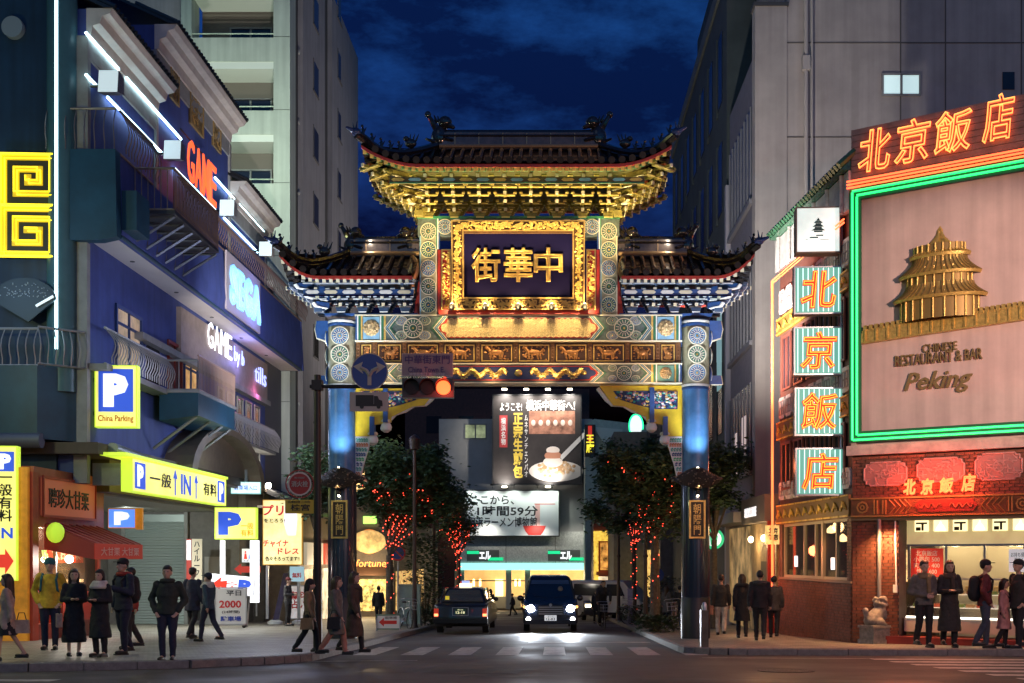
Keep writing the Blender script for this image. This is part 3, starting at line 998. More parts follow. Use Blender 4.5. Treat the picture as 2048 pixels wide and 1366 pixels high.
for sgn, rf in ((-1, rf1), (1, rf2)):
    purlin(rf, sgn * 4.15 - 1.55 if sgn > 0 else -5.7 + .35, 5.35 if sgn > 0 else -2.6, -1.15, zE2 - .42, .14, [BLUE, NAVY, WHITE, CREAM])
    for k in range(5):
        x = sgn * (2.92 + .55 * k)
        for s in (-1, 1):
            o = ob('bracket_set', BR_B, parent=rf, loc=(x, 0, 8.56))
            if s > 0: o.rotation_euler.z = math.pi
    for j in range(2):
        o = ob('bracket_set', BR_B, parent=rf, loc=(sgn * 4.95, -.25 + .5 * j, 8.56)); o.rotation_euler.z = sgn * R(90)
    for j in range(3):
        b = B()
        b.m = 0; b.prism([(0, 0), (.35 + .25 * j, .02), (.43 + .25 * j, .1), (.35 + .25 * j, .14), (0, .14)], -.05, .05)
        b.m = 1; b.prism([(.05, -.02), (.37 + .25 * j, .0), (.45 + .25 * j, .09), (.43 + .25 * j, .11), (.34 + .25 * j, .02), (.05, 0)], -.065, .065)
        o = ob('corner_arm', b, [BLUE, WHITE], rf, loc=(sgn * 4.9, -.25, 8.52 + .2 * j)); o.rotation_euler.z = R(-38) if sgn > 0 else R(218)
    ob('bracket_sill', B().q(min(sgn * 2.6, sgn * 5.0), max(sgn * 2.6, sgn * 5.0), -.26, .26, 8.34, 8.40), BLUE, gate)
    # carved end pieces beyond the pillars
    for z in (8.02, 6.6):
        b = B()
        x = sgn * (PX_ + .35)
        b.m = 0; b.prism([(x, z - .3 * (z > 7)), (x + sgn * .3, z - .22 * (z > 7)), (x + sgn * .34, z), (x + sgn * .30, z + .22), (x, z + .22)], -.09, .09)
        b.m = 1; b.tube([(x + sgn * .06, 0, z - .3 * (z > 7)), (x + sgn * .3, 0, z - .22 * (z > 7)), (x + sgn * .35, 0, z), (x + sgn * .31, 0, z + .22)], .03, 6)
        ob('beam_end', b, [BLUE, CREAM], gate)
    # spandrels under the lower beam: yellow frame, painted filling, hanging post
    x = lambda v: sgn * v
    sp = ob('spandrel', B().prism([(x(4.24), 6.56), (x(2.1), 6.56), (x(2.3), 6.25), (x(2.45), 6.05), (x(2.75), 6.02), (x(3.1), 5.85), (x(3.3), 5.75), (x(3.32), 5.62), (x(3.75), 5.55), (x(3.75), 5.25), (x(4.24), 5.25)], -.07, .07), YEL, gate)
    b = B().prism([(x(4.12), 6.42), (x(2.45), 6.42), (x(2.62), 6.2), (x(3.1), 6.05), (x(3.55), 5.95), (x(4.12), 5.95)], -.085, -.07)
    pn = ob('spandrel_panel', b, mat('cobalt_panel', (.02, .04, .11), .5), sp)
    cols = [mat('enamel_teal', (.05, .40, .32), .4), mat('enamel_pink', (.55, .18, .22), .4), BLUE, GOLDP, WHITE]
    bs = [B() for _ in cols]
    r2 = random.Random(11)
    for k in range(260):
        xx, zz = r2.uniform(2.5, 4.08), r2.uniform(5.98, 6.4)
        if zz < 6.24 - (xx - 2.55) * .28: continue
        bs[k % 5].ell((x(xx), -.09, zz), (.04, .03, .03), 7, 4)
    for q_, m_ in zip(bs, cols):
        if q_.v: ob('painted_flowers', q_, m_, sp, kind='stuff')
    edge = [(2.05, 6.5), (2.28, 6.2), (2.42, 6.08), (2.72, 6.06), (2.95, 5.92), (3.2, 5.84), (3.34, 5.7)]
    ob('spandrel_edge', B().tube([(x(a), 0, c) for a, c in edge], .055, 8), WHITE, sp)
    for k, (xx, zt, zb) in enumerate(((3.45, 6.5, 5.35), (3.8, 5.75, 5.02))):
        b = B()
        b.m = 0; b.q(x(xx) - .06, x(xx) + .06, -.16, .16, zb + .25, zt)
        b.m = 1; b.lathe([(.05, 0), (.13, .06), (.15, .14), (.12, .22), (.09, .26)], (x(xx), 0, zb), 12)
        b.m = 2; b.lathe([(.13, .26), (.14, .3), (.11, .34)], (x(xx), 0, zb), 12)
        ob('hanging_post', b, [BLUE, WHITE, CREAM], sp)
    sb = ob('side_board', B().prism([(x(4.24), 5.24), (x(3.86), 5.24), (x(3.88), 5.0), (x(4.02), 4.55), (x(4.1), 4.2), (x(4.24), 4.2)], -.06, .06), WHITE, gate)
    cols2 = [mat('enamel_teal', (.05, .4, .32)), mat('enamel_coral', (.70, .22, .08), .4), BLUE, mat('enamel_green', (.08, .5, .2), .4)]
    for j in range(8):
        b = B()
        zz = 5.15 - j * .125
        xa = 3.9 + max(0, (j - 1) * .035)
        n = max(2, int((4.2 - xa) / .055))
        for k in range(n):
            t = xa + (4.22 - xa) * (k + .5) / n
            b.tube([(x(t - .02), -.07, zz), (x(t + .02), -.075, zz + .035), (x(t + .03), -.07, zz + .01)], .017, 5)
            b.bx((x(t), -.066, zz - .03), (.05, .012, .03))
        ob('scale_row', b, cols2[(0, 1, 0, 2, 3, 2, 0, 1)[j]], sb)

# plaques and lamp hoods on the pillars
LAMPW = mat('warm_lamp_lens', (1, .9, .7), em=14, ecol=(1, .86, .6))
HOOD = mat('pierced_bronze', (.06, .045, .035), .4, .6, nz=.7, sc=40, bump=1.)
for sgn in (-1, 1):
    X = sgn * PX_
    pl = ob('plaque', B().q(X - .2, X + .2, -.41, -.365, 2.6, 3.56), mat('plaque_ground', (.05, .035, .02), .35, .3), gate)
    ob('plaque_frame', B().frame(X - .21, X + .21, 2.59, 3.57, .045, -.45, -.36), GOLD, pl)
    txt(pl, '朝\n陽\n門', X, -.415, 3.08, .2, .8, GOLD, ext=.012, off=.006, name='character')
    # fan-shaped hood: curved pierced sheet in front of the pillar
    def hood(u, v):
        a = (u - .5) * R(176)
        r_ = .42 + .26 * v
        zt = 4.42 - .40 * abs(u - .5) ** 1.6 * 2.2
        zb = 3.86 + .42 * abs(2 * u - 1) ** 1.7
        zz = zt + (min(zb, zt - .02) - zt) * v
        return (X + math.sin(a) * (.44 + .26 * math.sin(v * 1.7)), -math.cos(a) * (.44 + .26 * math.sin(v * 1.7)), zz)
    ho = ob('lamp_hood', B().grid(hood, 24, 8), HOOD, gate)
    b = B()
    r2 = random.Random(2)
    for k in range(70):
        u, v = r2.uniform(.1, .9), r2.uniform(.12, .9)
        p = hood(u, v)
        b.ell((p[0] + (p[0] - X) * .03, p[1] * 1.03, p[2]), (.022, .022, .012), 5, 4)
    ob('hood_bosses', b, mat('bronze_boss', (.40, .27, .18), .35, .6), ho, kind='stuff')
    for a in (-115, 115):
        b = B().prism([(0, 0), (.24, -.06), (.30, -.2), (.05, -.12)], -.02, .02)
        o = ob('hood_wing', b, mat('bronze_boss', (.4, .27, .18)), ho, loc=(X + .36 * math.sin(R(a)), -.36 * math.cos(R(a)), 4.28)); o.rotation_euler.z = R(a) - R(90)
    for z, t in ((4.36, 1), (3.78, 0)):
        b = B()
        b.m = 0; b.cap((X, -.5, z - .06), (X, -.5, z), .05, .06, 8)
        b.m = 1; b.disc(X, z + (.03 if t else -.1), .03, -.54, -.46, 8)
        ob('spot_lamp', b, [BLACK, LAMPW], ho)
    wp = lambda x_, y_, z_: GF.world(x_, y_, z_)
    spot('pillar_uplight', wp(X - .3, -.95, 4.35), wp(X, -.1, 6.1), 150, (.72, .86, 1), 62, .9)
    spot('pillar_uplight', wp(X + .3, -.95, 4.35), wp(X, -.1, 6.1), 150, (.72, .86, 1), 62, .9)
    spot('plaque_lamp', wp(X, -.72, 3.95), wp(X, -.35, 3.0), 28, (1, .72, .36), 75, .8)
    # floodlights washing the side roofs and spandrels (cool), bare spots in the air, without fixtures
    spot('side_flood', wp(X + sgn * .0, -2.6, 4.5), wp(X - sgn * .2, -1.0, 9.2), 1700, (.82, .90, 1), 60, .8)
    spot('side_flood', wp(X - sgn * 1.0, -.9, 5.2), wp(X - sgn * .9, -.3, 7.4), 95, (.85, .93, 1), 80, .8)
# warm floodlights on the upper beam's cornice lighting the board and the main eaves
for k in range(5):
    x = -1.7 + .85 * k
    b = B()
    b.m = 0; b.cap((0, 0, .03), (0, .05, .1), .06, .07, 8)
    b.m = 1; b.disc(0, .13, .05, .06, .09, 10)
    ob('flood_lamp', b, [BLACK, LAMPW], gate, loc=(x, -.62, 8.42))
    spot('board_flood', GF.world(x, -.95, 8.45), GF.world(x * .9, -.3, 9.9), 130, (1, .66, .28), 95, .8)
    spot('eave_flood', GF.world(x * 1.3, -1.35, 8.6), GF.world(x * 1.6, -.8, 11.6), 980, (1, .76, .36), 70, .9)
    spot('beam_flood', GF.world(x, -.85, 8.62), GF.world(x, -.2, 8.0), 85, (1, .74, .36), 100, .9)
for k in range(6):
    x = -3.4 + 1.36 * k
    spot('frieze_flood', GF.world(x, -.75, 6.5), GF.world(x, -.1, 7.5), 40, (1, .62, .32), 110, .9)
for x in (-2.6, 2.6):
    spot('wing_flood', GF.world(x * 1.5, -.5, 10.35), GF.world(x * 1.4, .0, 10.0), 20, (1, .85, .65), 90, .9)
# ---------------------------------------------------------------- left: blue amusement building with parking entrance
LF = Frame(-12.5, 32.0, 0, R(90))
L = fthing('arcade_building', 'blue amusement building with white cornices, balconies and parking entrance on the left', 'building', LF)
WALLB = mat('blue_render', (.048, .075, .27), .7, nz=.18, sc=1.2, bump=.15, streak=.14)
TEAL = mat('teal_cladding', (.012, .06, .10), .5, nz=.25, sc=1.5)
CORN = mat('white_cornice', (.56, .50, .45), .6, nz=.15, sc=2)
SOFF = mat('pale_soffit', (.60, .55, .53), .7, nz=.08, sc=1)
GREYP = mat('grey_pilaster', (.26, .26, .25), .7, nz=.2, sc=2)
BROWN = mat('brown_cladding', (.075, .055, .04), .65, nz=.3, sc=1.5)
BLACKT = mat('black_roof_tile', (.018, .018, .02), .3, nz=.3, sc=8)
RAIL = mat('rail_paint', (.20, .17, .16), .45, .3, nz=.3, sc=5)
NEONW = mat('neon_white', (.75, .95, 1), em=7.5, ecol=(.55, .88, 1))
DARKW = mat('window_dark', (.02, .02, .028), .1)
WARMW = mat('window_warm', (.4, .25, .1), .3, em=.55, ecol=(1, .55, .2), nz=.5, sc=2)

def seg(u0, u1, zt):
    wl = ob('wall', B().q(u0, u1, 0, 6, 9.8, zt), WALLB, L)
    prof = [(0, zt - .75), (-.12, zt - .75), (-.16, zt - .45), (-.36, zt - .38), (-.42, zt - .18), (-.62, zt - .12), (-.7, zt + .02), (0, zt + .02)]
    c = ob('cornice', B().prism(prof, u0, u1, 'x'), CORN, L)
    ob('fascia_band', B().q(u0, u1, -.06, 0, zt - 1.3, zt - .75), GREYP, c)
    ob('roof_slope', B().prism([(-.72, zt + .02), (2.5, zt + 1.5), (2.5, zt + 1.4), (-.5, zt + .02)], u0 - .05, u1 + .05, 'x'), BLACKT, c)
    n = int((u1 - u0) / .27)
    me = B().tube([(0, -.76, zt + .07), (0, .6, zt + .69)], .075, 7).mesh('roof_tile', BLACKT)
    for k in range(n + 1):
        ob('roof_tile', me, parent=c, loc=(u0 + .05 + (u1 - u0 - .1) * k / n, 0, 0))
    # stepped closing gable ends
    return wl
seg(0, 5.45, 15.85)
seg(5.45, 13.9, 17.85)
seg(13.9, 19.7, 15.6)
for u, z in ((-.1, 15.85), (5.4, 17.8), (13.85, 17.8), (19.6, 15.6)):
    ob('pilaster', B().q(u, u + .2, -.08, .3, 9.8, z - .75), GREYP, L)
# decorative gilt panels of the middle part
for (a, t, c, bt) in ((338, 115, 354, 215), (377, 165, 403, 272), (423, 225, 438, 310)):
    u0, u1, z0, z1 = LF.rect(a, t, c, bt)
    z0, z1 = LF.hit((a + c) / 2, bt - 12)[1], LF.hit((a + c) / 2, t + 12)[1]
    o = ob('gilt_panel', B().q(u0, u1, -.05, 0, z0, z1), mat('dim_gilt', (.22, .15, .06), .5, .3, nz=.7, sc=9, bump=1), L)
    ob('panel_frame', B().frame(u0 - .03, u1 + .03, z0 - .03, z1 + .03, .08, -.09, -.05), mat('gilt_frame', (.42, .28, .10), .45, .4), o)
    b = B()
    r2 = random.Random(a)
    for k in range(26):
        b.bx((r2.uniform(u0 + .15, u1 - .15), -.06, r2.uniform(z0 + .15, z1 - .15)), (.3, .04, .05), ry=r2.choice((0, .8, -.8, 1.57)))
    ob('fretwork', b, mat('gilt_frame', (.42, .28, .1)), o, kind='stuff')
# overhanging storey with soffit
ov = ob('overhang', B().prism([(-.95, 9.85), (-.80, 9.75), (0, 9.75), (0, 12.0), (-.86, 12.0), (-.92, 11.4), (-1.0, 10.3)], 0, 22.8, 'x'), WALLB, L)
ob('soffit', B().q(.1, 22.7, -.78, .2, 9.735, 9.75), SOFF, ov)
ob('soffit_lip', B().tube([(0, -.92, 9.78), (22.8, -.92, 9.78)], .05, 8), TEAL, ov)
ob('end_panel', B().prism([(-.94, 9.7), (-.5, 9.6), (.3, 9.6), (.3, 12.0), (-.9, 12.0)], -.35, 0, 'x'), TEAL, ov)
ob('end_panel', B().prism([(-1.0, 9.76), (2, 9.76), (2, 12.0), (-.9, 12.0)], 22.8, 22.95, 'x'), WALLB, ov)
for k in range(5):
    ob('downlight', B().lathe([(.07, 0), (.07, .015)], (2.5 + 4 * k, -.35, 9.715), 12), BLACK, ov)
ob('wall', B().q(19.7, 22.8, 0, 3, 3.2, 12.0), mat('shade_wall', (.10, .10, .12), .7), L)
# storey below
ob('wall', B().q(0, 19.75, 0, 5, 4.1, 9.75), WALLB, L)
ob('pilaster', B().q(-.1, .12, -.06, .3, 3.2, 9.6), GREYP, L)
def window(a, t, c, bt, glass, framem, bars=1, par=None):
    u0, u1 = LF.hit(a, t)[0], LF.hit(c, t)[0]
    m = (a + c) / 2
    z1, z0 = LF.hit(m, t)[1], LF.hit(m, bt)[1]
    o = ob('window', B().q(u0, u1, -.02, .06, z0, z1), glass, L)
    b = B().frame(u0 - .06, u1 + .06, z0 - .06, z1 + .06, .1, -.08, -.02)
    for k in range(1, bars + 1): b.q(u0 + (u1 - u0) * k / (bars + 1) - .04, u0 + (u1 - u0) * k / (bars + 1) + .04, -.07, -.02, z0, z1)
    b.q(u0, u1, -.07, -.02, z0 + (z1 - z0) * .72, z0 + (z1 - z0) * .72 + .07)
    ob('window_frame', b, framem, o)
    return u0, u1, z0, z1
FRB = mat('blue_frame', (.02, .05, .16), .4)
window(230, 625, 279, 745, mat('paper_window', (.5, .4, .28), .6, em=.25, ecol=(1, .7, .4), nz=.4, sc=1.5), FRB, 1)
window(334, 690, 360, 790, mat('window_red', (.12, .03, .03), .3), mat('red_frame', (.25, .04, .03), .5), 1)
window(366, 720, 392, 800, WARMW, FRB, 1)
u0, z0 = LF.hit(291, 760); u1, z1 = LF.hit(318, 690)
b = B().prism([(u0, z0 - .4), (u1, z0 - .4), (u1, z1 - .5)] + [((u0 + u1) / 2 + (u1 - u0) / 2 * math.cos(t), z1 - .5 + .6 * math.sin(t)) for t in [i * math.pi / 8 for i in range(1, 8)]] + [(u0, z1 - .5)], -.04, .03)
ob('arched_window', b, DARKW, L)
# band of grey below the wall's top and sign board with the lit letters
bd = ob('sign_band', B().q(7.6, 19.5, -.16, 0, 7.95, 9.5), mat('sign_grey', (.30, .24, .22), .6, nz=.15), L)
ob('ledge', B().q(3.6, 19.6, -.28, .05, 7.72, 7.92), GREYP, L)
for k in range(5):
    ob('upright_window', B().q(12.3 + 1.35 * k, 13.1 + 1.35 * k, -.05, .02, 5.0, 7.5), DARKW, L)
    o = ob('window_frame', B().frame(12.25 + 1.35 * k, 13.15 + 1.35 * k, 4.95, 7.55, .07, -.09, -.04), GREYP, L)

# railings: bulging balusters
def railing(parent, p0, p1, z, h, bulge, gap=.16, m=None, straight=False, out=(0, -1)):
    m = m or RAIL
    p0, p1 = V(p0), V(p1)
    Ln = (p1 - p0).length
    ux = (p1 - p0) / Ln
    nx = V(out)
    r = ob('railing', B().tube([(*p0, z + h), (*p1, z + h)], .035, 6), m, parent)
    ob('bottom_rail', B().tube([(*p0, z), (*p1, z)], .03, 6), m, r)
    pr = [(0, 0)] if straight else None
    pts = []
    for i in range(7):
        t = i / 6
        o_ = 0 if straight else bulge * math.sin(min(1, (1 - t) * 1.25) * math.pi * .8) * (1 - .2 * t)
        pts.append((nx.x * o_, nx.y * o_, t * h))
    me = B().tube(pts, .016, 4).mesh('baluster', m)
    n = max(2, int(Ln / gap))
    for k in range(n + 1):
        q_ = p0 + ux * Ln * k / n
        ob('baluster', me, parent=r, loc=(q_.x, q_.y, z))
    return r
RUST = mat('rusty_rail', (.22, .14, .11), .5, .2, nz=.4, sc=6)
railing(L, (0, -.9), (2.6, -.9), 11.98, 1.15, .28, .2, RUST)
railing(L, (4.9, -.9), (22.7, -.95), 11.98, .95, .3, .24, RUST)
railing(L, (-.3, .9), (-.3, -.9), 11.98, 1.1, .2, .25, RAIL, out=(-1, 0))
# fire escape platform on brackets
pf = ob('platform', B().q(1.0, 5.3, -2.05, -.95, 10.68, 10.78), mat('platform_steel', (.05, .05, .06), .5, .4), L)
railing(L, (1.0, -2.02), (5.3, -2.02), 10.8, 1.12, 0, .13, mat('copper_rail', (.28, .16, .10), .45, .3), True)
railing(L, (1.0, -.95), (1.0, -2.02), 10.8, 1.12, 0, .16, RAIL, True)
ob('platform_wall', B().q(-.02, 1.0, -1.35, -.95, 9.95, 11.0), TEAL, L)
for k in range(6):
    u = 1.1 + .82 * k
    b = B()
    b.tube([(u, -.95, 9.95), (u, -2.0, 10.62)], .045, 4); b.tube([(u, -.95, 10.62), (u, -2.0, 10.62)], .04, 4); b.tube([(u, -.96, 9.95), (u, -.96, 10.62)], .04, 4)
    ob('strut', b, mat('strut_steel', (.16, .17, .20), .45, .5), pf)
# lower balconies
dk = ob('balcony_deck', B().q(0, 5.2, -.55, .1, 6.25, 6.4), GREYP, L)
railing(L, (0, -.5), (5.0, -.5), 6.4, .95, .32, .2, mat('pale_rail', (.36, .36, .36), .45, .4))
bx_ = ob('balcony_box', B().prism([(-1.5, 5.6), (-.3, 5.45), (-.3, 6.3), (-1.5, 6.3)], 5.0, 9.2, 'x'), TEAL, L)
ob('balcony_deck', B().q(4.95, 9.25, -1.55, 0, 6.3, 6.38), GREYP, bx_)
railing(L, (5.0, -1.5), (9.2, -1.5), 6.4, 1.05, 0, .15, mat('pink_rail', (.48, .33, .27), .45, .3), True)
railing(L, (5.0, -.3), (5.0, -1.5), 6.4, .9, 0, .5, mat('pale_rail', (.36, .36, .36)), True)
for u in (5.2, 6.6, 8.0, 9.0): ob('strut', B().tube([(u, -.05, 4.6), (u, -1.4, 5.6)], .05, 4), GREYP, bx_)
ob('balcony_deck', B().q(9.3, 19.4, -.55, 0, 5.6, 5.7), GREYP, L)
railing(L, (9.4, -.5), (19.3, -.5), 5.7, .95, .3, .22, mat('pale_rail', (.36, .36, .36)))
# front: flat face with tube-lit round column, facing the crossing
fw = ob('front_wall', B().q(-.12, .0, .75, 9, 3.2, 20), mat('front_teal', (.010, .035, .075), .6, nz=.25, sc=.8, streak=.4), L)
ob('side_wall', B().q(.03, .3, .03, 9, 3.2, 15.8), WALLB, L)
ob('round_column', B().lathe([(.38, 5.6), (.38, 20)], (-.1, .6, 0), 28), mat('column_teal', (.05, .13, .15), .45, nz=.1), L)
ob('disc_lamp', B().prism([(1.85 + .28 * math.cos(t), 15.25 + .28 * math.sin(t)) for t in [i * math.pi / 12 for i in range(24)]], -.3, -.12, 'x'), mat('frosted_disc', (.22, .27, .30), .6), L)
# lower front bays
ob('front_bay', B().prism([(-.25, .4), (-.95, .9), (-.95, 2.6), (-.25, 3.2), (0, 3.2), (0, .1)], 4.3, 6.2, 'z'), TEAL, L)
ob('front_bay', B().prism([(-.3, 3.3), (-.6, 3.5), (-.6, 6), (0, 6), (0, 3.2)], 4.2, 6.6, 'z'), mat('bay_blue', (.05, .09, .20), .6), L)
ob('bay_base', B().tube([(-.9, .8, 4.25), (-.9, 2.7, 4.25)], .2, 10), mat('bay_base', (.08, .09, .13), .5), L)
railing(L, (-.9, 2.6), (-.9, .9), 6.2, .95, .28, .2, mat('pale_rail', (.36, .36, .36)), out=(-1, 0))
railing(L, (-.9, .9), (-.1, .0), 6.25, .95, .2, .2, mat('pale_rail', (.36, .36, .36)), out=(-.7, -.7))
railing(L, (-.6, 6), (-.6, 3.4), 6.6, .95, .28, .2, mat('pale_rail', (.36, .36, .36)), out=(-1, 0))
ob('under_ledge', B().q(-.5, 19.7, -.5, 4, 3.95, 4.25), BROWN, L)
ob('under_pipe', B().tube([(.2, -.62, 4.15), (2.6, -.62, 4.05)], .16, 10), mat('duct', (.16, .17, .20), .45, .4), L)
# arched hood over the car entrance
u0 = LF.hit(356, 900, -.5)[0]; u1 = LF.hit(508, 900, -.5)[0]
def arch_pts(r_, z0=3.85, h=1.95):
    c = (u0 + u1) / 2
    return [(c - (u1 - u0) / 2 * r_ * math.cos(t), z0 + h * r_ * math.sin(t)) for t in [i * math.pi / 18 for i in range(19)]]
o_, i_ = arch_pts(1), arch_pts(.88)
b = B()
for k in range(18):
    b.prism([o_[k], o_[k + 1], i_[k + 1], i_[k]], -.95, 0)
ob('arch_hood', b, mat('arch_brown', (.17, .135, .10), .55, nz=.2, sc=2), L)
ob('arch_panel', B().prism(i_, -.4, -.3), mat('arch_panel', (.20, .15, .11), .6, nz=.15), L)
# ground floor: dark piers, recess, back wall
gzr = gz(44)
ob('pier', B().q(1.3, 2.2, .55, 5, gz(32) - .3, 3.95), BROWN, L)
ob('lintel', B().q(1.4, 19.7, -.1, .4, 3.05, 3.95), BROWN, L)
ob('recess_ceiling', B().q(1.5, 15, .4, 6, 3.0, 3.1), mat('recess_paint', (.30, .30, .28), .7), L)
bw = ob('back_wall', B().q(15, 15.2, 0, 6, gz(47) - .3, 3.05), mat('recess_wall', (.16, .15, .14), .7, nz=.2), L)
ob('recess_side', B().q(1.5, 15, 5.0, 5.2, gz(47) - .6, 3.05), mat('recess_wall', (.16, .15, .14)), L)
ob('pier', B().q(14.96, 15.9, -.15, .6, gz(47) - .3, 3.95), mat('grey_pier', (.15, .14, .12), .6, nz=.2), L)
ob('pier', B().q(18.9, 19.8, -.15, .6, gz(51) - .3, 3.95), mat('grey_pier', (.15, .14, .12)), L)
ob('shop_wall', B().q(15.9, 18.9, .3, .5, gz(50) - .3, 3.95), mat('grey_pier', (.15, .14, .12)), L)
sh = ob('roller_shutter', B().q(14.9, 15, 1.95, 4.3, gz(47), 2.9), mat('shutter_paint', (.36, .42, .40), .45, .3), L)
me = B().prism([(14.9, 0), (14.83, .012), (14.885, .1), (14.9, .1)], 1.97, 4.28, 'y')
ms = me.mesh('shutter_slat', mat('shutter_paint', (.26, .42, .42)), False)
for k in range(38):
    ob('shutter_slat', ms, parent=sh, loc=(0, 0, gz(47) + .02 + k * .105))
for y_ in (4.28, 1.83): ob('shutter_frame', B().q(14.8, 14.9, y_, y_ + .14, gz(47), 3.0), GREYP, sh)
ob('door', B().q(14.9, 15, .35, 1.2, gz(47), 1.25), mat('grey_door', (.32, .31, .29), .5), L)
# white neon lines of the facade
nl = 0
for a in (((172, 65), (237, 139)), ((253, 155), (362, 279)), ((430, 355), (468, 398)), ((477, 407), (527, 463)), ((172, 148), (192, 172)), ((215, 195), (325, 307)), ((350, 335), (432, 424)), ((448, 435), (515, 505))):
    (p0, z0), (p1, z1) = LF.hit(*a[0], -.12), LF.hit(*a[1], -.12)
    zz = (13.9 if nl < 4 else 12.75)
    t = ob('neon_tube', B().tube([(p0, -.12, (z0 + z1) / 2), (p1, -.12, (z0 + z1) / 2)], .04, 6), NEONW)
    t.location, t.rotation_euler.z = LF.o, LF.rz
    tag(t, ('upper' if nl < 4 else 'lower') + ' white neon line on the blue facade, ' + ('nearest', 'second from the corner', 'third from the corner', 'farthest')[nl % 4] + ' stretch', 'neon tube', 'white neon lines of the blue building')
    nl += 1
tb = thing('neon_tube', 'tall upright white neon tube on the teal corner column', 'neon tube', LF.world(-.46, .6, 0))
ob('tube', B().tube([(0, 0, 6.7), (0, 0, 16.0)], .045, 8), NEONW, tb)
ob('tube_clip', B().q(-.05, .05, .0, .1, 6.6, 6.72).q(-.05, .05, 0, .1, 15.98, 16.1), STEEL, tb)
# square floodlights between the neon lines
for i, (px, py) in enumerate(((218, 163), (346, 300), (455, 416), (532, 498))):
    u, z = LF.hit(px, py, -.75)
    f = thing('floodlight', 'square white floodlight on the blue facade, ' + ('nearest', 'second', 'third', 'farthest')[i] + ' of the row', 'floodlight', LF.world(u, -.75, z), R(90), 'facade floodlights')
    f.scale = (.8, .8, .8)
    ob('housing', B().prism([(-.05, -.36), (.55, -.25), (.55, .3), (.05, .38)], -.3, .35, 'y'), mat('galvanised', (.28, .26, .24), .45, .5, nz=.4, sc=12), f)
    ob('lens', B().prism([(-.08, -.35), (-.05, -.36), (.05, .38), (.02, .38)], -.29, .34, 'y'), mat('flood_glass', (.6, .7, .72), .3, em=.62, ecol=(.72, .88, .9)), f)
    ob('arm', B().tube([(.4, .3, 0), (.4, .75, 0)], .05, 6), BLACK, f)
# red GAME neon
u0, z0 = LF.hit(374, 345, -.9); u1, z1 = LF.hit(433, 345, -.9)
gn = thing('neon_sign', 'red neon letters GAME above the fire escape platform', 'neon sign', LF.world((u0 + u1) / 2, -.9, LF.hit(403, 345, -.9)[1]), R(90))
NEONR = mat('neon_red', (1, .2, .08), em=1.7, ecol=(1, .11, .03))
for k, ch in enumerate('GAME'):
    hh = 1.35
    txt(gn, ch, (k - 1.5) * (u1 - u0) / 4, 0, 0, (u1 - u0) / 4 * .86, hh, NEONR, ext=.02, off=.004, name='letter')
ob('rack', B().tube([(-2, .1, -.75), (2, .1, -.75)], .03, 4).tube([(-2, .1, .75), (2, .1, .75)], .03, 4), BLACK, gn)
# SEGA sign
u0 = LF.hit(459, 590, -1.05)[0]; u1 = LF.hit(520, 590, -1.05)[0]
zc = LF.hit(490, 590, -1.05)[1]
sg_ = thing('lit_sign', 'glowing blue and white letters SEGA on the violet overhang', 'sign', LF.world((u0 + u1) / 2, -1.05, zc), R(90))
wd = u1 - u0
ob('back_panel', B().q(-wd / 2 - .3, wd / 2 + .12, .02, .08, -1.0, 1.05), mat('pale_panel', (.48, .42, .46), .6), sg_)
txt(sg_, 'SEGA', 0, -.02, 0, wd * .98, 1.45, mat('halo_blue', (.2, .5, 1), em=1.3, ecol=(.25, .55, 1)), off=.05, ext=.03, name='letter_halo', space=1.25)
txt(sg_, 'SEGA', 0, -.07, 0, wd * .92, 1.3, mat('cyan_face', (.3, .9, .9), em=1.0, ecol=(.30, .88, .92)), off=.02, ext=.02, space=1.25)
txt(sg_, 'SEGA', 0, -.10, 0, wd * .88, 1.2, mat('blue_line', (.2, .4, .9), em=1.2, ecol=(.35, .6, 1)), neon=.012, space=1.25, name='letter_line')
point('sign_glow', LF.world((u0 + u1) / 2 + 1.0, -1.9, zc - .2), 110, (.25, .28, 1), .3)
# GAME by ... sign
u0 = LF.hit(413, 690, -.2)[0]; u1 = LF.hit(464, 690, -.2)[0]
zc = LF.hit(440, 683, -.2)[1]
gb = thing('lit_sign', 'white lit letters GAME by b under the white soffit', 'sign', LF.world(u0, -.22, zc), R(90))
LITW = mat('letter_white', (1, 1, 1), em=1.6, ecol=(.9, .93, 1), sample='NONE')
for k, ch in enumerate('GAME'): txt(gb, ch, (k + .5) * (u1 - u0) / 4, 0, 0, (u1 - u0) / 4 * .8, .92, LITW, ext=.01, name='letter')
ub_ = LF.hit(468, 715, -.2)[0] - u0
LITB = mat('letter_blue', (.5, .6, 1), em=1.7, ecol=(.35, .42, 1), sample='NONE')
txt(gb, 'by b', ub_ + .7, 0, -.2, 1.5, .75, LITB, off=.004, ext=.01)
txt(gb, 'tills', ub_ + 4.1, 0, -.35, 1.9, .7, LITB, off=.004, ext=.01)
point('sign_glow', LF.world(14.5, -.6, 8.9), 60, (.3, .3, 1), .2)
point('sign_glow', LF.world(17.3, -.5, 7.9), 26, (.9, .2, .6), .2)

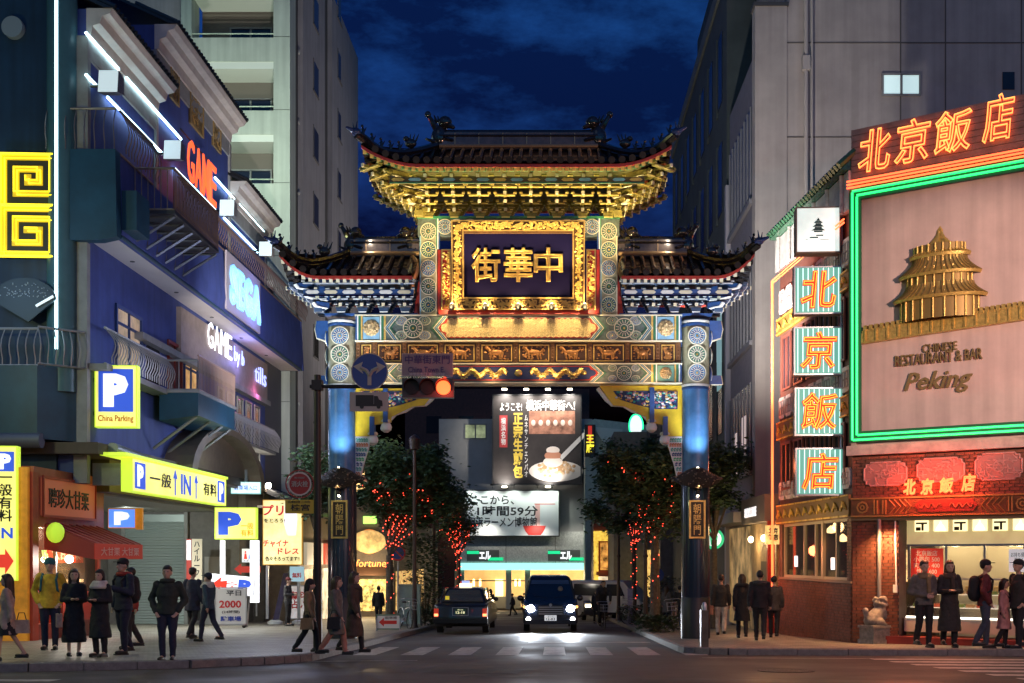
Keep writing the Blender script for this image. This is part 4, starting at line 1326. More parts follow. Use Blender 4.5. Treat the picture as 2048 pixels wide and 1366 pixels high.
# ---- light boxes
def lightbox(name, label, cat, c, w_, h_, d_, rz, edge, face, em=1., group=None, fr=.03):
    t = thing(name, label, cat, c, rz, group)
    ob('box_frame', B().frame(-w_ / 2, w_ / 2, -h_ / 2, h_ / 2, fr, -d_ / 2 - .01, d_ / 2), edge, t)
    ob('lit_face', B().q(-w_ / 2 + fr, w_ / 2 - fr, -d_ / 2, d_ / 2 - .02, -h_ / 2 + fr, h_ / 2 - fr), face, t)
    return t, -d_ / 2 - .006
LIME = mat('lime_edge', (.7, .9, .1), em=.9, ecol=(.62, .88, .05))
LBY = mat('box_yellow', (1, .9, .3), em=1.0, ecol=(.98, .90, .20), nz=.22, sc=.9)
LBB = mat('print_blue', (.05, .12, .6), em=.75, ecol=(.03, .10, .72), sample='NONE')
LBW = mat('print_white', (1, 1, 1), em=1.0, ecol=(.95, .97, 1), sample='NONE')
LBK = mat('print_black', (.02, .02, .02), .6)
LBR = mat('print_red', (.8, .05, .02), em=.7, ecol=(.85, .05, .03), sample='NONE')
def panelq(t, x0, x1, z0, z1, y, m, name='print_panel', th=.006):
    return ob(name, B().q(x0, x1, y - th, y, z0, z1), m, t)
c = P(235, 794, 32.6)
t, y = lightbox('parking_sign', 'yellow lit sign with white P on blue above China Parking', 'sign', c, 1.12, 1.68, .3, R(4), LIME, LBY)
panelq(t, -.46, .46, -.42, .74, y, LBB)
txt(t, 'P', .0, y - .012, .16, .66, .9, LBW, off=.075, ext=.004)
txt(t, 'China Parking', 0, y - .008, -.62, .94, .22, mat('print_brown', (.5, .15, .02), em=.35, ecol=(.6, .2, .02), sample='NONE'), off=.02, ext=.004)
ob('bracket', B().q(-.75, -.56, -.05, .05, .4, .5).q(-.75, -.56, -.05, .05, -.5, -.4), BLACK, t)
# long IN box
u0 = LF.hit(253, 950, -.9)[0]; u1 = LF.hit(443, 985, -.9)[0]
zc = (LF.hit(253, 948, -.9)[1] + LF.hit(443, 986, -.9)[1]) / 2
t, y = lightbox('entrance_sign', 'long yellow lit box with IN and arrows over the parking entrance', 'sign', LF.world((u0 + u1) / 2, -.9, zc), u1 - u0, .92, .3, R(90), LIME, LBY)
wd = u1 - u0
for s in (-1, 1):
    panelq(t, s * (wd / 2 - .62) - .42, s * (wd / 2 - .62) + .42, -.36, .36, y, LBB)
    txt(t, 'P', s * (wd / 2 - .62), y - .01, 0, .5, .6, LBW, off=.06, ext=.004)
txt(t, '一般', -wd * .245, y - .004, 0, 1.9, .42, LBK, off=.02, ext=.004, space=1.15)
txt(t, 'IN', .1, y - .004, 0, 1.0, .62, LBB, off=.03, ext=.004)
txt(t, '有料', wd * .29, y - .004, 0, 1.5, .42, LBK, off=.02, ext=.004, space=1.15)
for x in (-.95, 1.15):
    b = B().prism([(x - .2, .12), (x + .2, .12), (x, .4)], y - .006, y); b.q(x - .05, x + .05, y - .006, y, -.38, .12)
    ob('arrow', b, LBB, t)
ob('top_cap', B().q(-wd / 2 - .6, wd / 2 + .1, -.2, .5, .47, .55), LIME, t)
for s in (-1, 1): ob('hanger', B().q(s * wd / 2 - .05, s * wd / 2 + .05, .15, .9, -.3, .3), GREYP, t)
# tall box at the picture's left edge
c = P(14, 1027, 29.3)
t, y = lightbox('parking_sign', 'tall yellow lit sign with red arrow at the left edge', 'sign', c, .56, 3.28, .25, R(6), LIME, LBY)
panelq(t, -.21, .21, 1.02, 1.5, y, LBB)
txt(t, 'P', 0, y - .01, 1.26, .28, .38, LBW, off=.06, ext=.004)
txt(t, '一\n般\n有\n料', 0, y - .004, .35, .34, 1.1, LBK, off=.02, ext=.004)
txt(t, 'IN', 0, y - .004, -.48, .36, .26, LBB, off=.03, ext=.004)
ob('arrow', B().prism([(-.16, -1.0), (.0, -1.0), (.0, -.86), (.2, -1.16), (0, -1.48), (0, -1.32), (-.16, -1.32)], y - .006, y), LBR, t)
ob('post', B().q(-.05, .05, 0, .1, -2.6, -1.6), BLACK, t)
# spiral neon emblems, two stacked
NEONYE = mat('neon_yellow', (1, .85, .05), em=2.0, ecol=(1, .78, .02))
OCHRE = mat('ochre_panel', (.5, .36, .02), .5, em=.5, ecol=(.85, .60, .01))
for i, (cy) in enumerate((360, 463)):
    c = P(56, cy, 31.6)
    t = thing('spiral_sign', ('upper' if i == 0 else 'lower') + ' yellow neon square-spiral emblem on the teal front', 'neon sign', c, R(3), 'yellow spiral emblems')
    a = .73; h_ = .69
    ob('backing', B().q(-a, a, .0, .06, -h_, h_), mat('emblem_dark', (.02, .025, .02), .6), t)
    m_ = 1 if i == 0 else -1
    for off, mm, rr in ((0, OCHRE, .075), (.0, NEONYE, .022)):
        sp_ = [(-.62, -.6), (-.62, .6), (.62, .6), (.62, -.36), (-.3, -.36), (-.3, .28), (.3, .28), (.3, -.06), (-.0, -.06), (-.0, .06)]
        if i: sp_ = [(.62, .6), (-.62, .6), (-.62, -.6), (.62, -.6), (.62, .33), (-.32, .33), (-.32, -.3), (.3, -.3), (.3, .04), (-.02, .04)]
        b = B()
        for k in range(len(sp_) - 1):
            (xa, za), (xb, zb) = sp_[k], sp_[k + 1]
            if mm is OCHRE:
                b.q(min(xa, xb) - .085, max(xa, xb) + .085, -.03 - k * .0006, 0, min(za, zb) - .085, max(za, zb) + .085)
        if mm is OCHRE: ob('channel', b, OCHRE, t)
        else:
            b.tube([(x - .045, -.07, z + .045) for x, z in sp_], .022, 6); ob('neon_line', b, NEONYE, t)
            b2 = B().tube([(x + .045, -.07, z - .045) for x, z in sp_], .022, 6); ob('neon_line', b2, NEONYE, t)
    ob('sign_frame', B().frame(-a, a, -h_, h_, .04, -.1, 0), NEONYE if i == 0 else NEONYE, t)
# chestnut shop
SHR = mat('shop_red', (.42, .06, .03), .5, nz=.15)
SX = Frame(-12.9, 30.2, gz(31), R(90))
sh = fthing('chestnut_shop', 'small chestnut kiosk with orange frame, red awning and lit window', 'shop', SX)
ORA = mat('shop_orange', (.75, .30, .03), .5, em=.18, ecol=(1, .38, .03), nz=.2)
ob('end_wall', B().q(-.9, -.78, -.02, 3, 0, 4.3), ORA, sh)
ob('front_post', B().q(-.78, -.45, -.1, .1, 0, 4.2), SHR, sh)
ob('floor_plinth', B().q(-.78, 3.9, .05, 2.6, -.3, .4), mat('plinth_red', (.22, .03, .02), .5), sh)
ob('side_wall', B().q(3.85, 4.0, .05, 2.6, -.3, 4.2), SHR, sh)
ob('rear_wall', B().q(-.78, 3.9, 2.6, 2.7, 0, 4.2), mat('shop_inner', (.5, .14, .07), .6), sh)
ob('ceiling', B().q(-.78, 3.9, .05, 2.6, 3.0, 3.1), mat('shop_ceiling', (.7, .65, .6), .6), sh)
ob('head', B().q(-.6, 4.0, -.04, .3, 2.85, 4.35), mat('head_red', (.40, .10, .06), .5, nz=.15), sh)
hb = ob('name_panel', B().q(-.2, 3.2, -.1, -.04, 3.15, 4.1), mat('name_panel', (.55, .13, .07), .5, em=.12, ecol=(1, .25, .12)), sh)
ob('panel_frame', B().frame(-.25, 3.25, 3.1, 4.15, .07, -.14, -.1), SHR, hb)
txt(hb, '聘珍大甘栗', 1.4, -.12, 3.62, 2.6, .5, LBK, off=.006, ext=.01)
ob('glass', B().q(-.4, 3.8, .06, .07, .5, 2.8), mat('clear_glass', (.9, .9, .9), .05, trans=1., alpha=.25), sh)
ob('counter', B().q(.9, 3.8, -.15, .5, .4, 1.15), mat('counter_red', (.4, .05, .03), .5), sh)
ob('steel_post', B().q(.72, .8, -.04, .04, .3, 2.8), STEEL, sh)
ob('shelf', B().q(1.2, 3.6, 1.6, 2.5, 1.2, 1.28).q(1.2, 3.6, 1.6, 2.5, 1.75, 1.83), mat('shelf_wood', (.35, .18, .08), .5), sh)
for k in range(10): ob('packet', B().q(1.3 + .22 * k, 1.46 + .22 * k, 1.7, 1.9, 1.29, 1.52), (SHR, YEL, WHITE)[k % 3], sh)
sgn_ = ob('inner_sign', B().q(1.2, 3.0, .35, .4, 1.95, 2.45), mat('inner_sign', (.9, .12, .05), em=1.0, ecol=(1, .10, .03)), sh)
txt(sgn_, '大甘栗', 2.1, .34, 2.2, 1.4, .34, mat('inner_text', (1, .8, .5), em=1.2, ecol=(1, .75, .4), sample='NONE'), off=.02)
txt(sh, 'We', .1, -.02, 2.15, .36, .26, mat('print_lime', (.5, .8, .1), em=.8, ecol=(.5, .85, .1), sample='NONE'), off=.02)
for k in range(2): ob('counter_lamp', B().q(1.6 + .9 * k, 2.0 + .9 * k, .2, .35, 1.42, 1.5), mat('warm_strip', (1, .7, .3), em=6, ecol=(1, .62, .25)), sh)
lamp = ob('globe_lamp', B().ell((1.05, -.25, 2.05), .1), mat('bare_bulb', (1, 1, .95), em=22, ecol=(1, .97, .9)), sh)
ob('chair_back', B().q(3.15, 3.45, -.25, -.05, .45, 1.0), mat('counter_red', (.4, .05, .03)), sh)
ob('green_ball', B().ell((-.05, -.35, 2.72), (.22, .22, .26)), mat('lime_ball', (.5, .8, .05), em=.7, ecol=(.55, .85, .05)), sh)
point('shop_light', SX.world(1.6, .9, 2.7), 150, (1, .82, .58), .2)
point('shop_light', SX.world(1.0, -.6, 2.0), 110, (1, .92, .8), .1)
for k in range(8): ob('awning_rib', B().tube([(.1 + .47 * k, -.06, 2.97), (.1 + .47 * k, -1.3, 2.46)], .018, 5), mat('awning_red', (.36, .05, .04), .7), sh)
aw = ob('awning', B().prism([(-.05, 2.95), (-1.3, 2.45), (-1.3, 2.41), (-.05, 2.9)], .0, 3.5, 'x'), mat('awning_red', (.36, .05, .04), .7), sh)
ob('valance', B().q(0.0, 3.5, -1.32, -1.3, 2.05, 2.45), mat('valance_red', (.55, .05, .03), .6, em=.10, ecol=(1, .1, .04)), aw)
ob('valance', B().prism([(-1.3, 2.05), (-.05, 2.3), (-.05, 2.9), (-1.3, 2.41)], -.02, 0, 'x'), mat('awning_red', (.36, .05, .04)), aw)
txt(aw, '大甘栗 大甘栗', 1.8, -1.325, 2.25, 2.8, .22, mat('valance_text', (.8, .5, .4), .6), off=.01, ext=.003)
# small parking boxes
c = P(246, 1037, 34.6)
t, y = lightbox('parking_sign', 'small blue lit box with white P by the red awning', 'sign', c, .76, .56, .3, R(8), mat('sign_orange', (.7, .25, .04), em=.3, ecol=(1, .35, .04)), mat('box_blue', (.1, .3, 1), em=1.0, ecol=(.10, .26, .95)), fr=.02)
txt(t, 'P', -.0, y - .006, 0, .42, .38, LBW, off=.07, ext=.01)
ob('side_plate', B().q(.38, .55, -.1, .1, -.32, .3), ORA, t)
c = P(473, 1047, 44.0)
t, y = lightbox('parking_sign', 'yellow lit box with large blue P right of the shutter', 'sign', c, 1.5, 1.16, .35, R(3), LIME, LBY)
txt(t, 'P', -.2, y - .006, 0, .84, .84, LBB, off=.075, ext=.006)
txt(t, '一般\n有料', .42, y - .006, -.22, .46, .5, mat('print_orange', (.8, .4, .02), em=.7, ecol=(.9, .40, .02), sample='NONE'), off=.02, ext=.004)
ob('pole', B().q(-.62, -.5, .05, .15, -3.6, -.58), STEEL, t)
for k, x in enumerate((-.5, .58, .74)):
    ob('tube_light', B().q(x - .08, x + .08, -.06, .06, -2.0 - .9 * (k > 0), -.62), mat('tube_white', (1, 1, 1), em=1.5, ecol=(.95, .98, 1)), t)
c = P(466, 1170, 42.5)
t, y = lightbox('parking_sign', 'white lit board with red arrow and blue P, tilted', 'sign', c, 1.5, .68, .2, R(6), mat('box_white_edge', (.8, .8, .8), em=.6, ecol=(.9, .93, 1)), mat('box_white', (1, 1, 1), em=.85, ecol=(.92, .95, 1)), fr=.02)
t.rotation_euler.y = R(5)
txt(t, 'P', .42, y - .004, 0, .44, .44, LBB, off=.07, ext=.004)
ob('arrow', B().prism([(-.68, 0), (-.4, .26), (-.42, .1), (-.2, .14), (-.2, -.12), (-.42, -.1), (-.4, -.26)], y - .006, y), LBR, t)
txt(t, '一ロー', -.02, y - .004, .02, .36, .2, LBR, off=.02, ext=.003)
ob('stand', B().tube([(-.5, .1, -.34), (-.5, .1, -1.9)], .03, 6).tube([(.6, .1, -.34), (.6, .1, -1.9)], .03, 6), STEEL, t)
# upright banner and direction plates by the shutter
c = P(389, 1120, 45.5)
t = thing('banner_sign', 'narrow upright white banner sign beside the shutter', 'sign', c, R(5))
ob('board', B().q(-.1, .28, 0, .04, -.75, .8), mat('banner_cream', (.72, .62, .48), .6, em=.15, ecol=(1, .85, .6)), t)
txt(t, 'ハ\nイ\nル\nー\nフ', .09, -.006, .05, .22, 1.3, LBK, off=.02, ext=.003)
ob('side_plate', B().q(-.3, -.12, 0, .04, -.75, .8), mat('plate_red', (.5, .06, .05), .6, em=.1, ecol=(1, .1, .06)), t)
ob('side_plate', B().q(-.29, -.13, -.01, 0, .0, .75), LBW, t)
ob('leg', B().q(-.2, .2, .04, .08, -2.3, -.74), BLACK, t)
c = P(496, 1130, 44.5)
t = thing('direction_sign', 'red arrow plate pointing left under toilet pictogram plate', 'sign', c, R(4))
ob('toilet_plate', B().q(-.22, .22, 0, .03, .1, .6), mat('plate_white', (.8, .8, .8), em=.5, ecol=(.9, .95, 1)), t)
for x, m_ in ((-.09, LBR), (.09, LBB)):
    ob('pictogram', B().ell((x, -.01, .48), (.035, .008, .035), 8, 5).prism([(x - .06, .22), (x + .06, .22), (x + .03, .43), (x - .03, .43)], -.012, 0), m_, t)
txt(t, 'トイレ', 0, -.008, .155, .3, .09, LBK, off=.01, ext=.003)
ob('arrow_plate', B().prism([(-.5, -.15), (-.25, .05), (-.25, -.05), (.45, -.05), (.45, -.28), (-.25, -.28), (-.25, -.36)], -.02, .02), mat('plate_darkred', (.45, .03, .02), .5, em=.2, ecol=(.8, .05, .02)), t)
ob('post', B().tube([(.3, .06, .6), (.3, .06, -1.9)], .03, 6), STEEL, t)
# standing price board
p = G(462, 1256)
t = thing('price_board', 'white standing board with red price 2000 beside the lit arrow sign', 'sign board', p, R(6))
ob('board', B().q(-.5, .5, -.03, .03, .15, 1.35), mat('board_white', (.72, .70, .66), .5), t)
ob('board_frame', B().frame(-.54, .54, .1, 1.4, .04, -.05, .05), STEEL, t)
txt(t, '平日', .1, -.036, 1.2, .5, .18, LBK, off=.02, ext=.003)
txt(t, '2000', -.02, -.036, .82, .74, .26, mat('ink_red', (.6, .03, .03), .6), off=.03, ext=.003)
txt(t, '(24時間)', 0, -.036, .55, .6, .12, LBK, off=.01, ext=.003)
txt(t, '駐車場', 0, -.036, .32, .7, .18, mat('ink_blue', (.03, .06, .35), .6), off=.03, ext=.003)
for x in (-.45, .45): ob('caster', B().cyl((x, -.12, .06), (x, .12, .06), .06, n=10), BLACK, t)
ob('base', B().q(-.5, .5, -.2, .2, .1, .15), STEEL, t)
# lights of the entrance, some added as bare fill
for u in (4.0, 7.5, 11.0):
    spot('entrance_downlight', LF.world(u, .9, 2.98), LF.world(u, .4, -1), 420, (.95, 1, .92), 140, .8)
spot('shutter_fill', LF.world(10, 2.6, 2.9), LF.world(15, 3.1, .6), 420, (.9, 1, .95), 110, .9)  # added bare spot brightening the shutter
spot('entrance_fill', LF.world(10.5, -.7, 2.9), LF.world(9.5, -2.6, -1.4), 700, (1, 1, .94), 120, .9)  # added bare spot brightening the pavement outside
point('facade_fill', LF.world(-3.5, 2.2, 8.5), 170, (.45, .65, 1), .5)  # added bare lights in the air, brightening the blue facade
point('facade_fill', LF.world(8, -3.2, 5.0), 260, (.6, .7, 1), .5)
point('facade_fill', LF.world(1.5, -3.6, 6.5), 250, (.6, .7, 1), .5)
for u, z in ((2.2, 14.6), (9, 16.2), (16.5, 14.4)):
    spot('cornice_uplight', LF.world(u, -1.5, z - 1.6), LF.world(u, -.4, z + 1.2), 60, (1, .92, .85), 130, .9)
bl = thing('wall_lamp', 'bare bright bulb at the corner beyond the parking entrance', 'lamp', P(537, 971, 50))
ob('bulb', B().ell((0, 0, 0), .12), mat('bare_bulb', (1, 1, .95)), bl)
ob('bracket', B().tube([(0, 0, 0), (-.5, .2, .1)], .03, 6), BLACK, bl)
point('bulb_light', P(537, 971, 49.6), 90, (1, .9, .75), .12)
# fan-shaped wall ornament with a stick lamp, small tiled canopy and cyan box near the far end
c = P(50, 598, 31.4)
t = thing('fan_ornament', 'dark perforated fan ornament with white stick lamp on the teal front', 'ornament', c, R(3))
ob('fan', B().prism([(-.75, -.1)] + [(.8 * math.cos(a) , .55 * math.sin(a)) for a in [math.pi - i * math.pi / 14 for i in range(15)]] + [(.1, -.6)], -.03, .03), mat('fan_dark', (.02, .035, .045), .5, .4), t)
r2 = random.Random(6)
b = B()
for k in range(70):
    a, rr = r2.uniform(.15, 3.0), r2.uniform(.2, .95)
    b.disc(.72 * rr * math.cos(a), .48 * rr * math.sin(a), .014, -.045, -.03, 6)
ob('perforations', b, mat('fan_dots', (.35, .42, .45), .5), t, kind='stuff')
ob('stick_lamp', B().tube([(.32, -.1, -.2), (.76, -.1, .06)], .035, 8), mat('stick_white', (.8, .9, .9), em=.8, ecol=(.8, .95, 1)), t)
cn = thing('tiled_canopy', 'small black tiled canopy at the far end of the parking entrance', 'canopy', LF.world(18.0, -.2, 3.3), R(90))
ob('slope', B().prism([(-1.5, .2), (.2, .95), (.2, .8), (-1.4, .1)], 0, 2.4, 'x'), BLACKT, cn)
for k in range(9): ob('canopy_tile', B().tube([(.1 + .275 * k, -1.52, .24), (.1 + .275 * k, .2, 1.0)], .075, 7), BLACKT, cn)
ob('soffit', B().q(0, 2.4, -1.3, .2, .0, .1), CORN, cn)
c = P(492, 976, 46)
t, y = lightbox('cyan_box', 'small cyan-white lit box under the arched hood', 'sign', c, 1.1, .45, .3, R(10), mat('cyan_edge', (.4, .8, .8), em=.5, ecol=(.4, .9, .9)), mat('cyan_face2', (.8, 1, 1), em=1.1, ecol=(.75, 1, 1), nz=.3, sc=3), fr=.02)
txt(t, '駐車場入口', 0, y - .004, 0, .85, .2, LBB, off=.01, ext=.003)
ob('hanger', B().q(-.05, .05, 0, .1, .22, .7), GREYP, t)
# ---------------------------------------------------------------- right: brick restaurant on the corner
PF = Frame(7.0, 28.2, gz(28.2), math.atan2(-.57, .82))
PL = Frame(6.45, 34.5, gz(28.2), math.atan2(-6.3, .55))
pk = fthing('corner_restaurant', 'brick corner restaurant with carved bands and green neon framed wall', 'building', PF)
BRK = mat('brick_red', (.20, .065, .035), .6, nz=.45, sc=7, bump=.5)
MORT = mat('mortar', (.10, .07, .055), .8, nz=.2)
PINKW = mat('pink_render', (.56, .42, .38), .65, nz=.10, sc=1.5, bump=.15, streak=.16)
NEONG = mat('neon_green', (.1, 1, .35), em=2.2, ecol=(.01, .85, .16))
NEONO = mat('neon_vermilion', (1, .3, .08), em=3.6, ecol=(1, .10, .03))
GLASSC = mat('clear_glass', (.9, .9, .9), .05, trans=1., alpha=.25)
def lx(px, py, d=0): return PF.hit(px, py, d)
uR = lx(2130, 600)[0]
# bodies
zpar = lx(1700, 262)[1]
body = ob('wall', B().prism([(0, .12), (uR, .12), (uR + 1, 8), (-2, 9)], 3.2, zpar - 1.2, 'z'), mat('inner_body', (.2, .15, .13), .7), pk)
upw = ob('render_wall', B().q(0, uR, 0, .12, lx(1703, 905)[1], lx(1703, 392)[1]), PINKW, pk)
ob('side_strip', B().q(0.0, .12, -.12, 0, lx(1703, 905)[1], lx(1703, 392)[1]), mat('reveal_pink', (.45, .33, .28), .65), upw)
ob('ledge', B().q(-.1, uR, -.16, .12, lx(1705, 912)[1], lx(1705, 893)[1]), mat('ledge_pink', (.5, .36, .32), .65, nz=.3), pk)
# plank sign board at the top
z0, z1 = lx(1702, 372)[1], lx(1702, 262)[1]
pb = ob('plank_board', B().q(-.02, uR, -.02, .12, z0, z1), mat('board_back', (.05, .045, .045), .7), pk)
hpl = (z1 - z0) / 9
for k in range(9):
    ob('plank', B().q(-.02, uR, -.05, -.02, z0 + hpl * k + .006, z0 + hpl * (k + 1) - .006), mat('plank_grey', (.21, .17, .16), .6, nz=.25, sc=5, bump=.3), pb)
# big neon characters
def neon_word(label, chars, rects, fr, d, r1, r2_, cat='neon sign'):
    us = [fr.hit((a + c) / 2, (t_ + b_) / 2, d) for a, t_, c, b_ in rects]
    c0 = us[0]
    t = thing('neon_sign', label, cat, fr.world(c0[0], d, c0[1]), fr.rz)
    for ch, (a, t_, c, b_), (u, z) in zip(chars, rects, us):
        w_ = fr.hit(c, (t_ + b_) / 2, d)[0] - fr.hit(a, (t_ + b_) / 2, d)[0]
        h_ = fr.hit((a + c) / 2, t_, d)[1] - fr.hit((a + c) / 2, b_, d)[1]
        txt(t, ch, u - c0[0], 0, z - c0[1], w_, h_, NEONO, neon=r1, name='neon_character', off=.008, shear=.12)
        if r2_: txt(t, ch, u - c0[0], -.025, z - c0[1], w_, h_, mat('neon_core', (1, .7, .3), em=2.0, ecol=(1, .42, .08)), neon=r2_, name='neon_core', off=.008, shear=.12)
        else: pass
    return t
nw = neon_word('large red neon characters 北京飯店 on the plank board', '北京飯店', [(1716, 258, 1782, 342), (1788, 238, 1862, 325), (1868, 220, 1945, 305), (1964, 188, 2030, 283)], PF, -.12, .02, .009)
def neon_line(parent, fr, pts, d, r, m, name='neon_line'):
    ps = []
    for (a, c) in pts:
        u, z = fr.hit(a, c, d); ps.append((u, d, z))
    return ob(name, B().tube(ps, r, 6), m, parent)
nf = fthing('neon_outline', 'green neon tubes framing the pink wall', 'neon outline', PF)
zt, zb_ = lx(1706, 388)[1], lx(1706, 882)[1]
for k in range(2):
    o_ = .11 * k
    ob('green_tube', B().tube([(uR, -.2, zt - o_), (.06 + o_, -.2, zt - o_)], .028, 6), NEONG, nf)
    ob('green_tube', B().tube([(.06 + o_, -.2, zt - .03 - o_), (.06 + o_, -.2, zb_ + o_)], .028, 6), NEONG, nf)
    ob('green_tube', B().tube([(.08 + o_, -.2, zb_ + o_), (uR, -.2, zb_ + o_)], .028, 6), NEONG, nf)
ob('tube_backing', B().q(-.03, .26, -.17, -.12, zb_ - .05, zt + .05).q(.26, uR, -.17, -.12, zt - .2, zt + .05).q(.26, uR, -.17, -.12, zb_ - .05, zb_ + .2), mat('green_backing', (.02, .10, .05), .5), nf)
no_ = fthing('neon_strip', 'triple orange neon tubes below the plank board and down the side wing', 'neon strip', PF)
zo = lx(1704, 382)[1]
for k in range(3):
    ob('orange_tube', B().tube([(-.05, -.26, zo + .075 * k), (uR, -.26, zo + .075 * k)], .022, 6), NEONO, no_)
# pagoda relief in half round
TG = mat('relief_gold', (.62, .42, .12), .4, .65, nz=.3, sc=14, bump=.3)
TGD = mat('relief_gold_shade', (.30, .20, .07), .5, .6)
uc, zb = lx(1880, 640)
tr = thing('temple_relief', 'gilded round temple relief with three roofs on the pink wall', 'relief', PF.world(uc, 0, zb), PF.rz)
k_ = 1 / (F / PF.world(uc, 0, 0).y)
def half(prof, name, m, par=None, n=28):
    b = B()
    vs, fs = [], []
    for r_, z in prof:
        for i in range(n + 1):
            a = math.pi * i / n
            vs.append((-r_ * math.cos(a), -r_ * math.sin(a) * .55, z))
    for i in range(len(prof) - 1):
        for j in range(n):
            fs.append((i * (n + 1) + j, i * (n + 1) + j + 1, (i + 1) * (n + 1) + j + 1, (i + 1) * (n + 1) + j))
    b.add(vs, fs)
    return ob(name, b, m, par or tr)
s = k_ / math.cos(0)
def pz(py): return (640 - py) * k_
w1 = 1.12                                        # widen for the turned wall
for (yt, yb, rw, rd) in ((590, 640, 70, 0), (538, 580, 58, 0), (492, 528, 46, 0)):
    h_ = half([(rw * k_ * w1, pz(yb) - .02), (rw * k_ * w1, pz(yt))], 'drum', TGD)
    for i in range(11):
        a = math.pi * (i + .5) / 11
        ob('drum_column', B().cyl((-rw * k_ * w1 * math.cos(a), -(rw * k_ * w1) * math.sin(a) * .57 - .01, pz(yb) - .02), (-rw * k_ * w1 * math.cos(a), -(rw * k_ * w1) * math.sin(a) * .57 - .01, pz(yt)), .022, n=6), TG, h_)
for (ye, yt, re, rt) in ((597, 570, 84, 60), (550, 518, 74, 48), (512, 462, 55, 4)):
    prof = []
    for i in range(8):
        t = i / 7
        prof.append(((re + (rt - re) * (1 - (1 - t) ** 1.8)) * k_ * w1, pz(ye + (yt - ye) * t)))
    h_ = half([(re * k_ * w1 * .96, pz(ye + 6))] + prof, 'round_roof', TG)
    for i in range(22):
        a = math.pi * (i + .5) / 22
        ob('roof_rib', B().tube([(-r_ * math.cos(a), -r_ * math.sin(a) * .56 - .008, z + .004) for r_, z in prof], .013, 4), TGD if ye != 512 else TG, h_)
half([(5 * k_, pz(470)), (3 * k_, pz(478) + .2), (7 * k_, pz(462)), (0.005, pz(452))], 'finial', TG)
# terrace walls with crenellations
ter = [((1722, 688), (1860, 660)), ((1850, 655), (2050, 622))]
ps = [lx(1722, 690), lx(1730, 662), lx(1860, 640), lx(2060, 610), lx(2060, 640), lx(1870, 668)]
ob('terrace', B().prism([(u - uc, z - zb) for u, z in ps][::-1], -.16, -.01), TG, tr)
for i in range(30):
    t = i / 29
    u, z = lx(1735 + 320 * t, 661 - 49 * t)
    ob('merlon', B().q(u - uc - .04, u - uc + .04, -.18, -.02, z - zb - .03, z - zb + .09), TG, tr)
    if i % 2 == 0: ob('terrace_post', B().q(u - uc - .02, u - uc + .02, -.19, -.16, z - zb - .28, z - zb - .02), TG, tr)
# raised lettering
lt = thing('wall_lettering', 'raised gilt lettering CHINESE RESTAURANT & BAR Peking on the pink wall', 'lettering', PF.world(uc, 0, zb), PF.rz)
LG = mat('letter_gilt', (.30, .21, .09), .45, .5)
def put(s_, a, t_, c, b_, **kw):
    u, z = lx((a + c) / 2, (t_ + b_) / 2)
    w_ = lx(c, t_)[0] - lx(a, t_)[0]
    h_ = lx(a, t_)[1] - lx(a, b_)[1]
    o = txt(lt, s_, u - uc, -.03, z - zb, w_, h_, LG, ext=.03, **kw)
put('CHINESE', 1846, 686, 1915, 703, off=.006)
put('RESTAURANT & BAR', 1790, 704, 1964, 726, off=.006)
put('Peking', 1808, 742, 1945, 788, off=.015, shear=.35)
# brick walls: mortar core, single bricks
zl = lx(1706, 912)[1]
zf1 = lx(1706, 997)[1]; zf0 = lx(1706, 1035)[1]
core = ob('brick_wall', B().q(0, uR, .0, .3, zf1, zl), MORT, pk)
uP = lx(1798, 1150)[0]
pier = ob('brick_pier', B().q(0, uP, .0, .5, -.4, zf0), MORT, pk)
LW = 6.32
band_z = zf0
wing = fthing('restaurant_wing', 'brick side wing of the corner restaurant with carved yellow bands', 'building', PL)
WB = ob('brick_wall', B().q(0, LW, 0, .3, -.6, 1.45), MORT, wing)
ob('corner_post', B().q(LW - .32, LW - .003, .0, .3, 1.45, zf0), MORT, wing)
ob('far_post', B().q(0, .3, .0, .3, 1.45, zf0), MORT, wing)
bm = B().bx((0, 0, 0), (.205, .05, .06)).mesh('brick', BRK, False)
hm = B().bx((0, 0, 0), (.09, .05, .06)).mesh('brick', BRK, False)
jobs = []
def bricks(parent, fr, u0, u1, z0, z1, skip=None):
    r_ = int((z1 - z0) / .074)
    for i in range(r_):
        z = z0 + .037 + i * .074
        u = u0 + (.0 if i % 2 == 0 else -.11)
        while u < u1 - .02:
            a, c = max(u, u0), min(u + .208, u1)
            if c - a > .06 and not (skip and skip((a + c) / 2, z)):
                p = fr.world((a + c) / 2, 0, z)
                jobs.append((p.y + (0 if fr is PF else .6), parent, (a + c) / 2, z, c - a))
            u += .216
bricks(pier, PF, 0, uP, -.05, zf0)
bricks(WB, PL, 0, LW, -.25, 1.45)
bricks(core, PF, 0, min(uR, 4.6), zf1, zl)
bricks(WB, PL, LW - .32, LW, 1.45, zf0)
jobs.sort(key=lambda j: (j[0], j[3]))
rest = {}
for i, (_, par, u, z, w_) in enumerate(jobs):
    jx = rnd.uniform(-.004, .004)
    if i < 300:
        o = ob('brick', bm, parent=par, loc=(u, jx - .01, z))
        o.scale.x = w_ / .212
    else:
        rest.setdefault(par.name, (par, B()))[1].bx((u, jx - .01, z), (w_ - .008, .05, .06))
for par, b in rest.values(): ob('brickwork', b, BRK, par, sm=False, kind='stuff')
